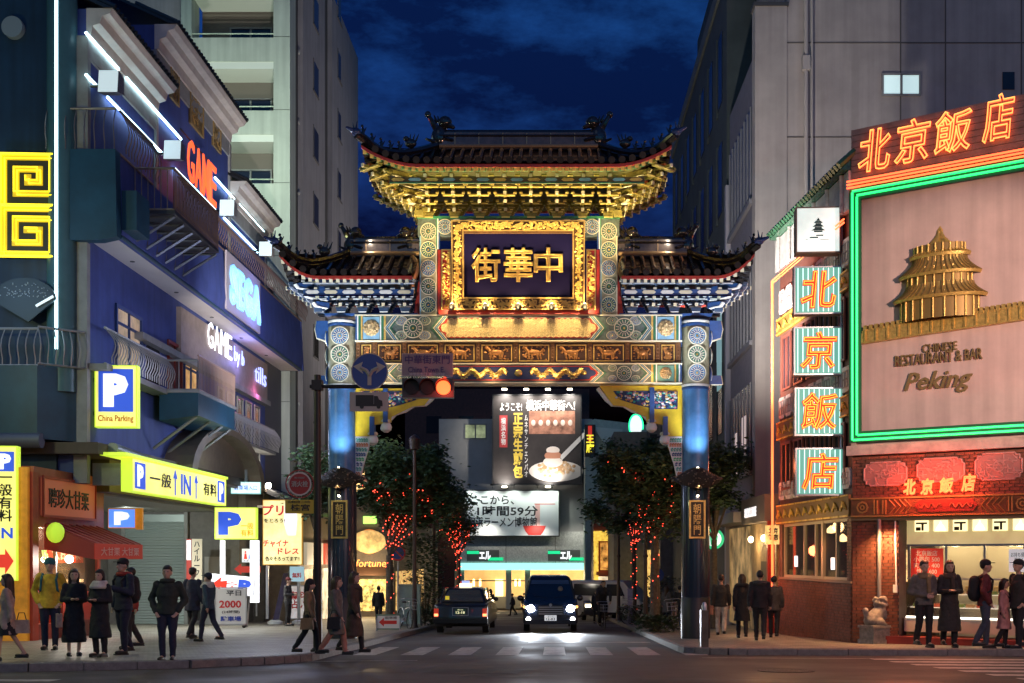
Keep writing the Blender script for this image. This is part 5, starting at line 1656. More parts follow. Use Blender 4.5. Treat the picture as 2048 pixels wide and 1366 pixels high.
# carved medallions
MED = mat('coral_plaster', (.55, .27, .24), .55, nz=.25, sc=9, bump=.4)
def medallion(parent, a, t_, c, b_):
    u0, z1 = lx(a, t_ + 4, -.05); u1, z0 = lx(c, b_ - 4, -.05)
    zc, hh, cc, ww = (z0 + z1) / 2, (z1 - z0) / 2, (u0 + u1) / 2, (u1 - u0) / 2
    def oct_(k): return [(cc + x * ww * k, zc + z * hh * k) for x, z in ((-1, -.5), (-.9, -.6), (-.9, -.85), (-.75, -.85), (-.7, -1), (.7, -1), (.75, -.85), (.9, -.85), (.9, -.6), (1, -.5), (1, .5), (.9, .6), (.9, .85), (.75, .85), (.7, 1), (-.7, 1), (-.75, .85), (-.9, .85), (-.9, .6), (-1, .5))]
    m_ = ob('medallion', B().prism(oct_(1), -.06, -.01), mat('medallion_ground', (.40, .17, .15), .6), parent)
    b = B()
    p = oct_(.97)
    b.tube([(x, -.075, z) for x, z in p], .022, 6, closed=True)
    ob('medallion_rim', b, MED, m_)
    r2 = random.Random(a)
    b = B()
    for i in range(44):
        x, z = r2.uniform(-.82, .82), r2.uniform(-.75, .75)
        b.bx((cc + x * ww, -.07, zc + z * hh), (r2.choice((.1, .16, .2)), .03, .024), ry=r2.choice((0, 1.5708, 0, .8)))
    b.ring(cc, zc, hh * .42, hh * .34, -.085, -.06, 14)
    ob('fretwork', b, MED, m_, kind='stuff')
for r_ in ((1728, 922, 1815, 974), (1834, 914, 1930, 966), (1950, 904, 2046, 962)): medallion(core, *r_)
sw = neon_word('small red neon characters 北京飯店 above the shop counter', '北京飯店', [(1806, 958, 1832, 990), (1840, 956, 1868, 990), (1878, 954, 1908, 987), (1922, 947, 1952, 984)], PF, -.16, .016, 0)
# carved frieze below
FRZ = mat('frieze_wood', (.20, .085, .03), .55, nz=.4, sc=7, bump=.4)
fz = ob('carved_band', B().q(0, uR, -.12, .3, zf0, zf1), FRZ, pk)
hz = (zf1 - zf0)
ob('band_edge', B().q(0, uR, -.16, -.12, zf0, zf0 + .035).q(0, uR, -.16, -.12, zf1 - .035, zf1), mat('band_gold', (.50, .29, .08), .5, .2), fz)
b = B()
BG_ = mat('band_gold', (.34, .20, .06))
zm = (zf0 + zf1) / 2
for u0 in (.28, 3.85):
    b.ring(u0, zm, hz * .32, hz * .24, -.15, -.12, 8); b.ring(u0, zm, hz * .14, hz * .08, -.15, -.12, 8)
for u0 in (.55, .62, .75, .82, 3.55, 3.62): b.q(u0, u0 + .03, -.15, -.12, zf0 + .06, zf1 - .06)
for u0 in (1.0, 1.12, 1.24, 1.36, 3.05, 3.17, 3.29, 3.41):
    s_ = 1 if u0 < 2 else -1
    b.tube([(u0 - s_ * .08, -.14, zf0 + .06), (u0 + s_ * .07, -.14, zm), (u0 - s_ * .08, -.14, zf1 - .06)], .014, 4)
ob('band_carving', b, BG_, fz, kind='stuff')
b = B().prism([(1.5, zm), (1.62, zf0 + .09), (2.8, zf0 + .09), (2.92, zm), (2.8, zf1 - .09), (1.62, zf1 - .09)], -.15, -.12)
c_ = ob('band_cartouche', b, mat('band_red', (.30, .05, .03), .5), fz)
b = B()
for s_ in (-1, 1): b.tube([(2.21 + s_ * (.1 + .5 * i / 16), -.165, zm + .05 * math.sin(i * 1.2)) for i in range(17)], .02, 5)
ob('band_dragon', b, mat('band_dragon', (.45, .14, .07), .5, .2), c_)
# shop front under the band
d = .55
sw0 = uP
ob('canopy_soffit', B().q(0, uR, -.1, d + .3, zf0 - .08, zf0 - .003), mat('soffit_brown', (.25, .16, .08), .6), pk)
bk = ob('shop_back', B().q(sw0, uR, d + 1.6, d + 1.7, 0, zf0), mat('shop_cream', (.55, .50, .40), .6), pk)
lbz = lx(1900, 1083, d)[1]; lbt = lx(1900, 1037, d)[1]
lbz0 = lx(1900, 1065, d)[1]
fr_ = ob('lit_fascia', B().q(sw0, uR, d, d + .08, lx(1900, 1088, d)[1], lbt), mat('fascia_glow', (.8, .7, .4), .5, em=.42, ecol=(.90, .70, .30), nz=.15, sc=2), pk)
for k in range(8):
    u = sw0 + .35 + .44 * k
    o = ob('pagoda_tile', B().q(u - .16, u + .16, d - .02, d, lbz0 + .03, lbt - .02), mat('tile_light', (1, .9, .6), em=1.5, ecol=(1, .84, .45)), fr_)
    b = B()
    if k % 2: b.prism([(u - .11, lbz0 + .05), (u + .11, lbz0 + .05), (u + .08, lbz0 + .13), (u + .02, lbz0 + .2), (u, lbz0 + .27), (u - .02, lbz0 + .2), (u - .08, lbz0 + .13)], d - .03, d - .02)
    else:
        b.q(u - .13, u - .02, d - .03, d - .02, lbz0 + .05, lbz0 + .13); b.q(u + .0, u + .05, d - .03, d - .02, lbz0 + .05, lbz0 + .22); b.q(u - .13, u + .13, d - .03, d - .02, lbz0 + .2, lbz0 + .24)
    ob('silhouette', b, mat('silhouette', (.05, .035, .015), .6) if not k % 2 else mat('silhouette_white', (1, 1, .9), em=2.2, ecol=(1, .95, .75), sample='NONE'), o)
b = B()
zwt, zwb = lx(1900, 1088, d)[1], lx(1900, 1156, d)[1]
for k in range(6): b.q(sw0 + .02 + k * .86, sw0 + .07 + k * .86, d, d + .06, zwb, zwt)
b.q(sw0, uR, d - .005, d + .065, zwt - .05, zwt); b.q(sw0, uR, d - .005, d + .065, zwb - .04, zwb)
ob('shop_window_frame', b, STEEL, pk)
ob('shop_glass', B().q(sw0, uR, d + .02, d + .03, zwb, zwt - .05), GLASSC, pk)
mn = ob('menu_poster', B().q(sw0 + .1, sw0 + .85, d - .02, d - .01, zwb + .02, zwt - .1), mat('menu_red', (.5, .04, .03), .5, em=.25, ecol=(1, .06, .03)), pk)
txt(mn, '北京飯店\n小籠包 500\n肉まん 400\n焼売 600', sw0 + .47, d - .03, (zwb + zwt) / 2 - .03, .6, .55, WHITE, ext=.002)
ob('notice', B().q(sw0 + 2.3, sw0 + 2.75, d - .02, d - .01, zwb + .15, zwt - .12), mat('notice_paper', (.75, .75, .72), .6, em=.35, ecol=(.9, .95, 1)), pk)
txt(pk, 'お持ち帰り\n肉まん\n中華まん', sw0 + 2.52, d - .03, (zwb + zwt) / 2 + .02, .34, .35, LBK, ext=.002)
o = ob('red_diamond', B().prism([(sw0 + 3.0, zwt - .45), (sw0 + 3.2, zwt - .65), (sw0 + 3.4, zwt - .45), (sw0 + 3.2, zwt - .25)], d - .02, d - .01), mat('paper_red', (.6, .06, .04), .6, em=.2, ecol=(1, .1, .05)), pk)
for k in range(7):
    ob('steamer_basket', B().lathe([(.2, 0), (.2, .16), (.18, .18)], (sw0 + .7 + .5 * k, d + 1.2, 1.15), 14), mat('bamboo', (.42, .28, .12), .6), pk)
# glazed counter
zc0 = 0
ct = ob('counter', B().q(sw0 + .05, uR, d - .35, d + .25, .3, .62), mat('counter_cream', (.55, .45, .38), .5), pk)
ob('counter_lamp', B().q(sw0 + .1, uR, d - .37, d - .33, .62, .66), mat('counter_light', (1, 1, .9), em=3.5, ecol=(1, .96, .80)), ct)
ob('counter_plinth', B().q(sw0 - .35, uR, d - .7, d + .25, -.05, .2), mat('step_red', (.25, .03, .025), .5), ct)
ob('display_glass', B().prism([(d - .33, .66), (d - .1, 1.5), (d + .2, 1.5), (d + .2, .66)], sw0 + .1, uR, 'x'), GLASSC, ct)
for j, z in enumerate((.85, 1.15)):
    ob('display_shelf', B().q(sw0 + .15, uR, d - .2 + .08 * j, d + .18, z, z + .015), mat('shelf_white', (.8, .8, .75), em=.5, ecol=(1, .92, .7)), ct)
    for k in range(16):
        ob('food_tray', B().q(sw0 + .2 + k * .24, sw0 + .38 + k * .24, d - .16 + .08 * j, d + .08, z + .016, z + .09), (mat('food_green', (.16, .28, .08), .6), mat('food_tan', (.5, .34, .16), .6), mat('food_red', (.45, .10, .05), .6), WHITE)[(k + j) % 4], ct)
ob('counter_top', B().q(sw0 + .05, uR, d - .12, d + .25, 1.5, 1.53), STEEL, ct)
for k in range(3): point('shop_light', PF.world(sw0 + .7 + 1.5 * k, d + .9, 2.5), 45, (1, .78, .42), .25)
spot('counter_downlight', PF.world(sw0 + 1.2, -.3, zf0 - .12), PF.world(sw0 + 1.2, -.5, 0), 60, (1, .7, .35), 120, .9)
spot('counter_downlight', PF.world(.9, -.45, zf0 - .12), PF.world(.9, -.2, 1), 420, (1, .5, .2), 120, .9)
for u_ in (1.4, 4.2): spot('wing_fill', PL.world(u_, -.7, zf0 - .1), PL.world(u_, -.1, .6), 130, (1, .42, .2), 120, .9)  # added bare spots reddening the wing's brickwork
# pipe and switch on the pier
ob('drain_pipe', B().tube([(lx(1759, 1150, -.08)[0], -.09, .9), (lx(1759, 1150, -.08)[0], -.09, zf0 - .05)], .045, 8), mat('pipe_grey', (.28, .26, .25), .5), pk)
ob('conduit', B().tube([(lx(1792, 1150, -.08)[0], -.06, 1.35), (lx(1792, 1150)[0], -.06, zf0 - .1)], .018, 6), WHITE, pk)
ob('switch_box', B().q(lx(1789, 1150)[0], lx(1796, 1150)[0], -.1, -.03, 1.2, 1.38), WHITE, pk)
# ---- side wing
def wl(px, py, d_=0): return PL.hit(px, py, d_)
zwp = 10.2
ob('upper_wall', B().q(0, LW - .003, .02, .3, zf1, zwp), mat('wing_brown', (.13, .055, .04), .65, nz=.25, sc=3), wing)
ob('inner', B().q(0, LW, 2.0, 2.1, -.3, zf0), mat('wing_inner', (.10, .07, .05), .7), wing)
ob('inner_glow', B().q(1.4, 4.6, 1.9, 2.0, 1.4, 2.2), mat('inner_glow', (.6, .4, .2), em=1.3, ecol=(1, .62, .25), nz=.9, sc=3), wing)
ob('lintel_band', B().q(0, LW, -.06, .3, zf0, zf1), FRZ, wing)
GB = mat('yellow_fret', (.75, .46, .07), .5, .1, nz=.4, sc=6, bump=.4)
def fretband(z0, z1, n=10):
    b_ = ob('yellow_band', B().q(.02, LW - .02, -.1, -.02, z0, z1), mat('band_ground', (.20, .11, .02), .6), wing)
    for k in range(n):
        u = .35 + (LW - .7) * k / (n - 1)
        b = B()
        h_ = (z1 - z0) / 2
        for s_ in (-1, 1):
            b.bx((u + s_ * .12, -.115, (z0 + z1) / 2), (.26, .03, .045), ry=s_ * .7)
            b.bx((u - s_ * .12, -.115, (z0 + z1) / 2), (.26, .03, .045), ry=s_ * .7 + 1.4)
        b.ell((u, -.12, (z0 + z1) / 2), (.06, .03, .06), 8, 5)
        b.q(u - .27, u + .27, -.12, -.1, z0, z0 + .04); b.q(u - .27, u + .27, -.12, -.1, z1 - .04, z1)
        ob('fret_motif', b, GB, b_)
fretband(zf0 + .02, zf1 + .1)
fretband(5.35, 5.85)
fretband(8.35, 8.8)
WP = mat('white_ornament', (.60, .55, .52), .6, nz=.3, sc=8, bump=.4)
def plaques(z0, z1, n=9):
    for k in range(n):
        u = .4 + (LW - .8) * k / (n - 1)
        w_ = (LW - .8) / (n - 1) * .42
        o = ob('white_panel', B().prism([(u - w_, z0 + .08), (u - w_ + .08, z0), (u + w_ - .08, z0), (u + w_, z0 + .08), (u + w_, z1 - .08), (u + w_ - .08, z1), (u - w_ + .08, z1), (u - w_, z1 - .08)], -.05, .02), WP, wing)
        b = B().frame(u - w_ * .75, u + w_ * .75, z0 + .1, z1 - .1, .03, -.065, -.05)
        b.bx((u, -.06, (z0 + z1) / 2), (w_, .02, .03)); b.bx((u, -.06, (z0 + z1) / 2), (.03, .02, (z1 - z0) * .6))
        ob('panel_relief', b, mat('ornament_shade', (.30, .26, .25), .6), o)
plaques(zf1 + .25, zf1 + .75)
plaques(5.95, 6.55)
plaques(8.95, 9.6)
for k in range(5):
    for (z0, z1) in ((3.95, 5.2), (6.75, 8.2)):
        u = .5 + 1.14 * k
        o = ob('window', B().q(u, u + .8, -.02, .03, z0, z1), DARKW, wing)
        ob('window_frame', B().frame(u - .04, u + .84, z0 - .04, z1 + .04, .06, -.07, -.02).q(u + .38, u + .43, -.06, -.02, z0, z1), mat('red_brown_frame', (.18, .05, .035), .5), o)
# corner window of the ground floor
wz0, wz1 = 1.45, zf0
ob('shop_glass', B().q(.3, LW - .32, .1, .11, wz0, wz1), mat('tinted_glass', (.03, .035, .03), .04, spec=.8, alpha=.35), wing)
b = B().frame(.3, LW - .32, wz0, wz1, .07, .05, .13)
for u in (2.2, 3.2, 4.9): b.q(u, u + .08, .05, .13, wz0, wz1)
b.q(3.8, 3.95, .03, .12, wz0, wz1)
ob('shop_window_frame', b, mat('pale_frame', (.42, .34, .22), .5), wing)
ob('window_sill', B().q(.1, LW, -.06, .12, wz0 - .06, wz0), mat('sill', (.3, .18, .12), .6), wing)
for k, (u, z, m_) in enumerate(((1.2, 1.75, LBW), (4.4, 1.7, LBW), (1.6, 2.9, LBR), (4.5, 2.95, mat('cyan_note', (.2, .7, .6), em=.5, ecol=(.1, .8, .65))))):
    ob('notice', B().q(u, u + .3, .09, .098, z, z + .3), m_, wing)
ob('red_ornament', B().ell((1.0, .05, 3.2), (.3, .04, .22), 14, 8), mat('paper_red', (.6, .06, .04)), wing)
for k in range(5):
    ob('inner_lamp', B().lathe([(.02, .2), (.12, .1), (.12, 0), (.02, -.02)], (1.0 + 1.0 * k, 1.2, 2.7 - .25 * (k % 2)), 10), mat('amber_lamp', (1, .7, .3), em=5, ecol=(1, .66, .26)), wing)
    ob('inner_table', B().q(.7 + 1.0 * k, 1.3 + 1.0 * k, .8, 1.4, 1.35, 1.42), mat('table_wood', (.3, .15, .06), .5), wing)
point('window_light', PL.world(3, 1.2, 2.6), 40, (1, .7, .35), .2)
# roof edge of green glazed tiles and white parapet
ob('parapet', B().q(-.1, LW, -.1, .3, zwp, zwp + .9), mat('parapet_white', (.55, .52, .50), .6, nz=.25, sc=3), wing)
GT = mat('green_glazed_tile', (.03, .11, .06), .25, nz=.5, sc=6)
for k in range(30):
    ob('green_tile', B().tube([(.1 + k * .215, -.35, zwp + 1.0), (.1 + k * .215, .5, zwp + 1.75)], .09, 7), GT, wing)
ob('green_slope', B().prism([(-.3, zwp + .92), (.5, zwp + 1.66), (.5, zwp + .9)], 0, LW, 'x'), GT, wing)
for k in range(6): ob('parapet_post', B().cyl((.4 + 1.1 * k, -.13, zwp), (.4 + 1.1 * k, -.13, zwp + .9), .06, n=8), WP, wing)
# vermilion neon down the far edge and along the parapet
zN = zwp - .25
nn = fthing('neon_strip', 'orange neon tube outlining the far edge of the brick side wing', 'neon strip', PL)
for k in range(2):
    ob('orange_tube', B().tube([(.02 + .08 * k, -.22, .8 - .5 * k), (.02 + .08 * k, -.22, zN - .08 * k), (LW, -.22, zN - .08 * k)], .024, 6), NEONO, nn)
# ---- hanging light boxes on a pole
pp = P(1684, 900, 29.0)
pole = thing('sign_pole', 'thin grey steel pole carrying the stacked restaurant light boxes', 'pole', (pp.x, 29.0, gz(29)))
ob('shaft', B().tube([(0, 0, 3.2), (0, 0, 10.6)], .05, 8), STEEL, pole)
for z in (4.2, 6.8, 9.6): ob('arm', B().tube([(0, 0, z), (.6, .3, z)], .035, 6), STEEL, pole)
BXT = mat('box_teal', (.04, .13, .11), em=.55, ecol=(.26, .72, .56))
TUBEW = mat('box_tube', (.4, .5, .5), em=1.5, ecol=(.72, .98, .95), sample='NONE')
NEONC = mat('sign_red_edge', (.3, .01, .01), em=1.0, ecol=(1, .06, .02), sample='NONE')
NEONCO = mat('sign_orange_core', (1, .6, .1), em=1.9, ecol=(1, .36, .03), sample='NONE')
for i, (ch, cx, cy, sz) in enumerate((('北', 1635, 582, 92), ('京', 1635, 703, 93), ('飯', 1637, 824, 93), ('店', 1638, 944, 92))):
    c = P(cx, cy, 29.0)
    s_ = sz * 29 / F
    t = thing('character_box', 'teal light box with red neon character, ' + ('topmost', 'second', 'third', 'lowest')[i] + ' of the four on the pole', 'light box', c, R(-4), 'stacked character light boxes')
    ob('box', B().q(-s_ / 2, s_ / 2, -.1, .18, -s_ / 2, s_ / 2), BXT, t)
    ob('box_frame', B().frame(-s_ / 2 - .02, s_ / 2 + .02, -s_ / 2 - .02, s_ / 2 + .02, .035, -.11, .2), STEEL, t)
    for k in range(9):
        x = -s_ / 2 + s_ * (k + .6) / 9.2
        ob('tube', B().tube([(x, -.13, -s_ / 2 + .04), (x, -.13, s_ / 2 - .03)], .011, 5), TUBEW, t)
    txt(t, ch, 0, -.17, 0, s_ * .8, s_ * .82, NEONC, neon=.035, name='character_edge', shear=.1)
    txt(t, ch, 0, -.165, 0, s_ * .76, s_ * .78, NEONC, ext=.006, name='character_fill', shear=.1)
    txt(t, ch, 0, -.2, 0, s_ * .76, s_ * .78, NEONCO, neon=.010, name='character_neon', shear=.1)
c = P(1634, 464, 29.0)
t, y = lightbox('logo_box', 'white light box with dark pagoda drawing, topmost on the pole', 'light box', c, 1.06, 1.1, .4, R(-4), mat('rust_frame', (.28, .22, .18), .6, .3), mat('box_pale', (1, 1, 1), em=.8, ecol=(.80, .98, .90), nz=.2, sc=1.2), fr=.03)
INK = mat('ink_teal', (.02, .08, .09), .6)
for k, (w_, z) in enumerate(((.17, -.02), (.14, .07), (.11, .16))):
    ob('pagoda_roof', B().prism([(-w_, z), (w_, z), (w_ * .55, z + .05), (-w_ * .55, z + .05)], y - .006, y), INK, t)
    ob('pagoda_tier', B().q(-w_ * .6, w_ * .6, y - .006, y, z - .04, z - .005), INK, t)
ob('pagoda_finial', B().prism([(-.05, .215), (.05, .215), (.0, .29)], y - .006, y), INK, t)
ob('pagoda_base', B().q(-.2, .0, y - .006, y, -.2, -.17).q(-.05, .12, y - .006, y, -.15, -.12).q(-.3, -.25, y - .006, y, -.23, -.22).q(.05, .25, y - .006, y, -.24, -.23), INK, t)
# ---- stone lion
p = G(1755, 1287)
STONE = mat('granite', (.30, .26, .22), .8, nz=.35, sc=9, bump=.7)
ln = thing('stone_lion', 'carved stone guardian lion on a block before the brick pier', 'statue', (p.x, p.y, p.z), R(28))
ob('pedestal', B().q(-.46, .46, -.32, .32, 0, .14).q(-.42, .42, -.29, .29, .14, .5).q(-.46, .46, -.32, .32, .5, .58), STONE, ln)
b = B()
b.cap((-.2, 0, .75), (.05, -.02, 1.0), .24, .2); b.ell((-.22, 0, .72), (.24, .25, .2)); b.cap((.08, 0, .95), (.12, -.02, 1.18), .2, .17)
b.ell((.16, -.04, 1.32), (.19, .19, .2)); b.ell((.32, -.07, 1.26), (.1, .12, .1)); b.ell((.30, -.07, 1.36), (.07, .1, .05))
for s_ in (-1, 1):
    b.cap((.14, s_ * .13, 1.0), (.24, s_ * .15, .64), .09, .075); b.ell((.29, s_ * .15, .62), (.1, .075, .055))
    b.ell((-.1, s_ * .2, .68), (.2, .1, .14)); b.ell((.05, s_ * .22, .61), (.12, .07, .05))
    b.ell((.10, s_ * .17 - .03, 1.44), (.05, .035, .06))
r2 = random.Random(4)
for k in range(34):
    a, e = r2.uniform(1.2, 5.1), r2.uniform(-.7, 1)
    b.ell((.1 + .2 * math.cos(a) * math.cos(e), -.03 + .21 * math.sin(a) * math.cos(e), 1.3 + .2 * math.sin(e)), .055, 6, 5)
b.cap((-.42, 0, .8), (-.46, 0, 1.05), .06, .09)
remesh(ob('lion', b, STONE, ln), .025, 2)
ln.scale = (.8, .8, .74)
# ---- pale office block behind and the dark tower beyond it
WX = 6.67
ofb = thing('office_block', 'tall pale concrete office block behind the brick restaurant', 'building', (WX, 40, 0))
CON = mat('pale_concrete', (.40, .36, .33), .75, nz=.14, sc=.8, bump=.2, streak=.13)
def oh(px, py): return Frame(WX, 40, 0).hit(px, py)
ztop = oh(1510, 12)[1]
ob('corner_pier', B().q(0, oh(1574, 100)[0], 0, .6, gz(40), ztop), CON, ofb)
ob('front_wall', B().q(oh(1574, 100)[0], 22, .06, 6, gz(40), 26), CON, ofb)
ob('coping', B().q(-.06, oh(1577, 100)[0], -.06, .6, ztop, ztop + .12), mat('dark_coping', (.06, .06, .06), .6), ofb)
for (zy) in (84, 273):
    z = oh(1600, zy)[1]
    ob('panel_joint', B().q(oh(1574, 100)[0], 22, .045, .062, z - .02, z + .02), mat('joint', (.12, .11, .10), .8), ofb)
for px in (1802, 1892, 2044):
    u = oh(px, 100)[0]
    ob('panel_joint', B().q(u - .02, u + .02, .043, .06, 5, 26), mat('joint', (.12, .11, .10)), ofb)
u0, u1, z0, z1 = Frame(WX, 40, 0).rect(1766, 148, 1840, 189)
o = ob('lit_window', B().q(u0, u1, .03, .07, z0, z1), mat('cool_window', (.7, .9, .9), em=.62, ecol=(.66, .90, .88)), ofb)
ob('window_frame', B().frame(u0 - .04, u1 + .04, z0 - .04, z1 + .04, .07, .0, .06).q((u0 + u1) / 2 - .04, (u0 + u1) / 2 + .04, .0, .03, z0, z1), GREYP, o)
u0, u1, z0, z1 = Frame(WX, 40, 0).rect(2006, 143, 2030, 178)
ob('window', B().q(u0, u1, .03, .07, z0, z1), DARKW, ofb)
for px, w_ in ((1611, .07), (1623, .035)):
    u = oh(px, 100)[0]
    ob('drain_pipe', B().tube([(u, -.1, 3), (u, -.1, 26)], w_, 8), mat('pipe_pale', (.42, .38, .35), .6), ofb)
u = oh(1611, 100)[0]
ob('pipe_hopper', B().q(u - .12, u + .12, -.2, .02, oh(1600, 143)[1], oh(1600, 115)[1]), mat('pipe_pale', (.42, .38, .35)), ofb)
# street side with window bands
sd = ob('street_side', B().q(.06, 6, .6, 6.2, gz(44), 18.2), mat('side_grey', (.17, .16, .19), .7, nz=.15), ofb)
OS = Frame(WX, 40, 0, R(-90))
for (zt, zb) in ((16.6, 13.4), (11.9, 8.6), (7.2, 4.2)):
    ob('window_band', B().q(.02, .07, .9, 6.0, zb, zt), mat('band_glass', (.07, .08, .10), .15), sd)
    for k in range(8):
        ob('mullion', B().q(-.02, .03, .95 + .7 * k, 1.02 + .7 * k, zb, zt), mat('mullion_grey', (.24, .24, .26), .5, .3), sd)
    ob('sill_band', B().q(-.08, .05, .7, 6.2, zb - .16, zb), mat('mullion_grey', (.24, .24, .26)), sd)
ob('end_fin', B().q(-.12, .1, 6.0, 6.35, gz(46), 15.5), mat('fin_grey', (.34, .33, .38), .6), sd)
ob('lit_curtain', B().q(.0, .02, 2.0, 2.9, 4.3, 6.2).q(0, .02, 4.0, 4.7, 4.3, 5.8), mat('pink_glow', (.8, .6, .6), em=.4, ecol=(1, .78, .72)), sd)
ob('side_canopy', B().q(-.7, .1, .2, 6.2, 2.4, 2.75), mat('canopy_grey', (.28, .27, .28), .6), sd)
ob('shopfront', B().q(.02, .06, .5, 6.0, gz(42), 2.3), mat('dim_shopfront', (.25, .16, .08), .5, em=.22, ecol=(1, .6, .22), nz=.9, sc=1.2), sd)
dk_ = thing('dark_tower', 'dark tall building beyond the pale office block on the right', 'building', (WX, 46.6, 0))
DG = mat('dark_green_wall', (.055, .07, .07), .7, nz=.3, sc=.6)
ob('wall', B().q(0, 14, 0, 21.4, gz(60), 24.2), DG, dk_)
ob('wall', B().q(1, 14, .2, 18, 24.2, 29), DG, dk_)
for i in range(4):
    for j in range(7):
        o = ob('window', B().q(-.03, .02, 1.2 + 2.9 * j, 2.5 + 2.9 * j, 6.2 + 4.4 * i, 9.0 + 4.4 * i), mat('tower_glass', (.02, .022, .03), .2), dk_)
        ob('window_surround', B().q(-.07, -.0, 2.5 + 2.9 * j, 2.75 + 2.9 * j, 6.0 + 4.4 * i, 9.2 + 4.4 * i), DG, o)
ob('lit_blind', B().q(-.05, -.03, 1.2, 2.6, 8.0, 12.2), mat('teal_window', (.4, .6, .6), em=.28, ecol=(.42, .78, .80)), dk_)
ob('roof_fin', B().q(-.1, .0, 0, 21.4, 23.8, 24.4), mat('roof_edge', (.12, .13, .12), .6), dk_)
# ---------------------------------------------------------------- left: apartment tower behind the blue building
TX, TY = -12.15, 55.0
tw = thing('apartment_tower', 'tall pale green apartment tower with recessed balconies behind the blue building', 'building', (TX, TY, 0))
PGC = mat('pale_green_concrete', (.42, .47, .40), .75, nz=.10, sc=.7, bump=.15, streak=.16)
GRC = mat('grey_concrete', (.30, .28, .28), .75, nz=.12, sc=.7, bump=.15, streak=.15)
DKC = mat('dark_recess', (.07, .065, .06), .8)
TFm = Frame(TX, TY, 0)
def th(px, py, d=0): return TFm.hit(px, py, d)
xa, xb, xc = th(383, 100)[0], th(547, 100)[0], 0.
ob('corner_pier', B().q(xb, 0, 0, 1.2, gz(55), 32), PGC, tw)
ob('left_pier', B().q(th(362, 0)[0], xa, 0, 1.2, gz(55), 32), PGC, tw)
ob('left_wall', B().q(-9, th(362, 0)[0], .3, 1.2, gz(55), 32), GRC, tw)
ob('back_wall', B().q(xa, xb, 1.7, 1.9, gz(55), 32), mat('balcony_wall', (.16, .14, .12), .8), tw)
pit = 146 / F * TY
z_s = th(460, 122)[1]
for k in range(-7, 4):
    z = z_s + pit * k
    s_ = ob('balcony', B().q(xa - .003, xb + .003, .06, .26, z, z + 1.1), PGC, tw)
    ob('balcony_slab', B().q(xa, xb, .26, 1.7, z, z + .16), PGC, s_)
    ob('slab_lip', B().q(xa, xb, .1, 1.7, z - .32, z), mat('lip_lit', (.66, .70, .62), .7), s_)  # lighter colour painted in for the lit balcony ceiling
    ob('handrail', B().tube([(xa, .16, z + 1.32), (xb, .16, z + 1.32)], .03, 6), mat('rail_green', (.45, .55, .42), .5), s_)
    w_ = ob('window', B().q(xb - 2.4, xb - .5, 1.66, 1.7, z + .2, z + 2.2), DARKW if k != -3 else mat('curtain_warm', (.6, .35, .1), .6, em=.5, ecol=(1, .55, .15), nz=.5, sc=3), s_)
    ob('window_frame', B().frame(xb - 2.45, xb - .45, z + .15, z + 2.25, .07, 1.6, 1.66).q(xb - 1.5, xb - 1.42, 1.6, 1.66, z + .2, z + 2.2), GREYP, w_)
    for xx in (xb,): ob('panel_joint', B().q(xb, 0.0, -.012, 0, z + 1.1, z + 1.13), mat('joint_green', (.14, .16, .14), .8), s_)
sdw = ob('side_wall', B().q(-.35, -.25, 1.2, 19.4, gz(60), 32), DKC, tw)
for (p0, p1) in ((606, 650), (664, 716)):
    y0, y1 = Frame(TX, TY, 0, R(90)).hit(p0, 300)[0], Frame(TX, TY, 0, R(90)).hit(p1, 300)[0]
    w_ = ob('side_panel', B().q(-.4, 0, y0, y1, gz(60), 32), GRC, tw)
    q0 = y0 + (y1 - y0) * (.45 if p0 < 650 else .2)
    for k in range(-5, 4):
        z = z_s + pit * k + .8
        o = ob('window', B().q(-.02, .01, q0, q0 + 1.3 - .3 * (p0 > 650), z, z + 1.5), mat('olive_window', (.05, .045, .025), .2), w_)
        ob('window_frame', B().q(0, .04, q0 - .08, q0, z - .06, z + 1.56).q(0, .04, q0 - .08, q0 + 1.3, z - .08, z), mat('frame_shade', (.14, .13, .12), .7), o)
y1 = Frame(TX, TY, 0, R(90)).hit(580, 300)[0]
for k in range(-5, 4):
    ob('side_lamp', B().ell((-.05, 2.2, z_s + pit * k + 1.3), (.06, .06, .08), 8, 5), mat('frosted', (.5, .5, .45), .5), tw)

# ---------------------------------------------------------------- end of the street: flat-fronted building with lit shop and hoardings
EY = 100.0
def E(px, py, Y=EY): p = P(px, py, Y); return p.x, p.z
el = thing('street_end_building', 'grey flat-fronted building with teal light strip closing the street', 'building', (0, EY, 0))
EW = mat('end_grey', (.42, .41, .38), .75, nz=.18, sc=.5, bump=.2)
x0, zt = E(878, 838); x1, _ = E(1185, 1000); zg = gz(EY)
_, zb = E(1000, 1085); _, zst = E(1000, 1126); _, zin = E(1000, 1140)
ob('wall', B().q(x0, x1, 0, 8, zb + .9, zt), EW, el)
ob('wall', B().q(x1, E(1245, 0)[0], .4, 8, zg, E(0, 838)[1] - .6), mat('end_beige', (.36, .34, .28), .75, nz=.15), el)
fas = ob('fascia', B().q(E(915, 0)[0], x1, -.6, .3, zst, zb + .9), mat('fascia_speckle', (.46, .47, .43), .6, nz=.3, sc=9), el)
for px in (955, 1053): ob('fascia_joint', B().q(E(px + 57, 0)[0], E(px + 58, 0)[0], -.61, -.6, zst, zb + .9), mat('joint', (.12, .11, .1)), fas)
ob('light_strip', B().q(E(915, 0)[0], x1, -.75, -.55, zin, zst), mat('teal_strip', (.5, 1, .9), em=1.15, ecol=(.36, .95, .80)), el)
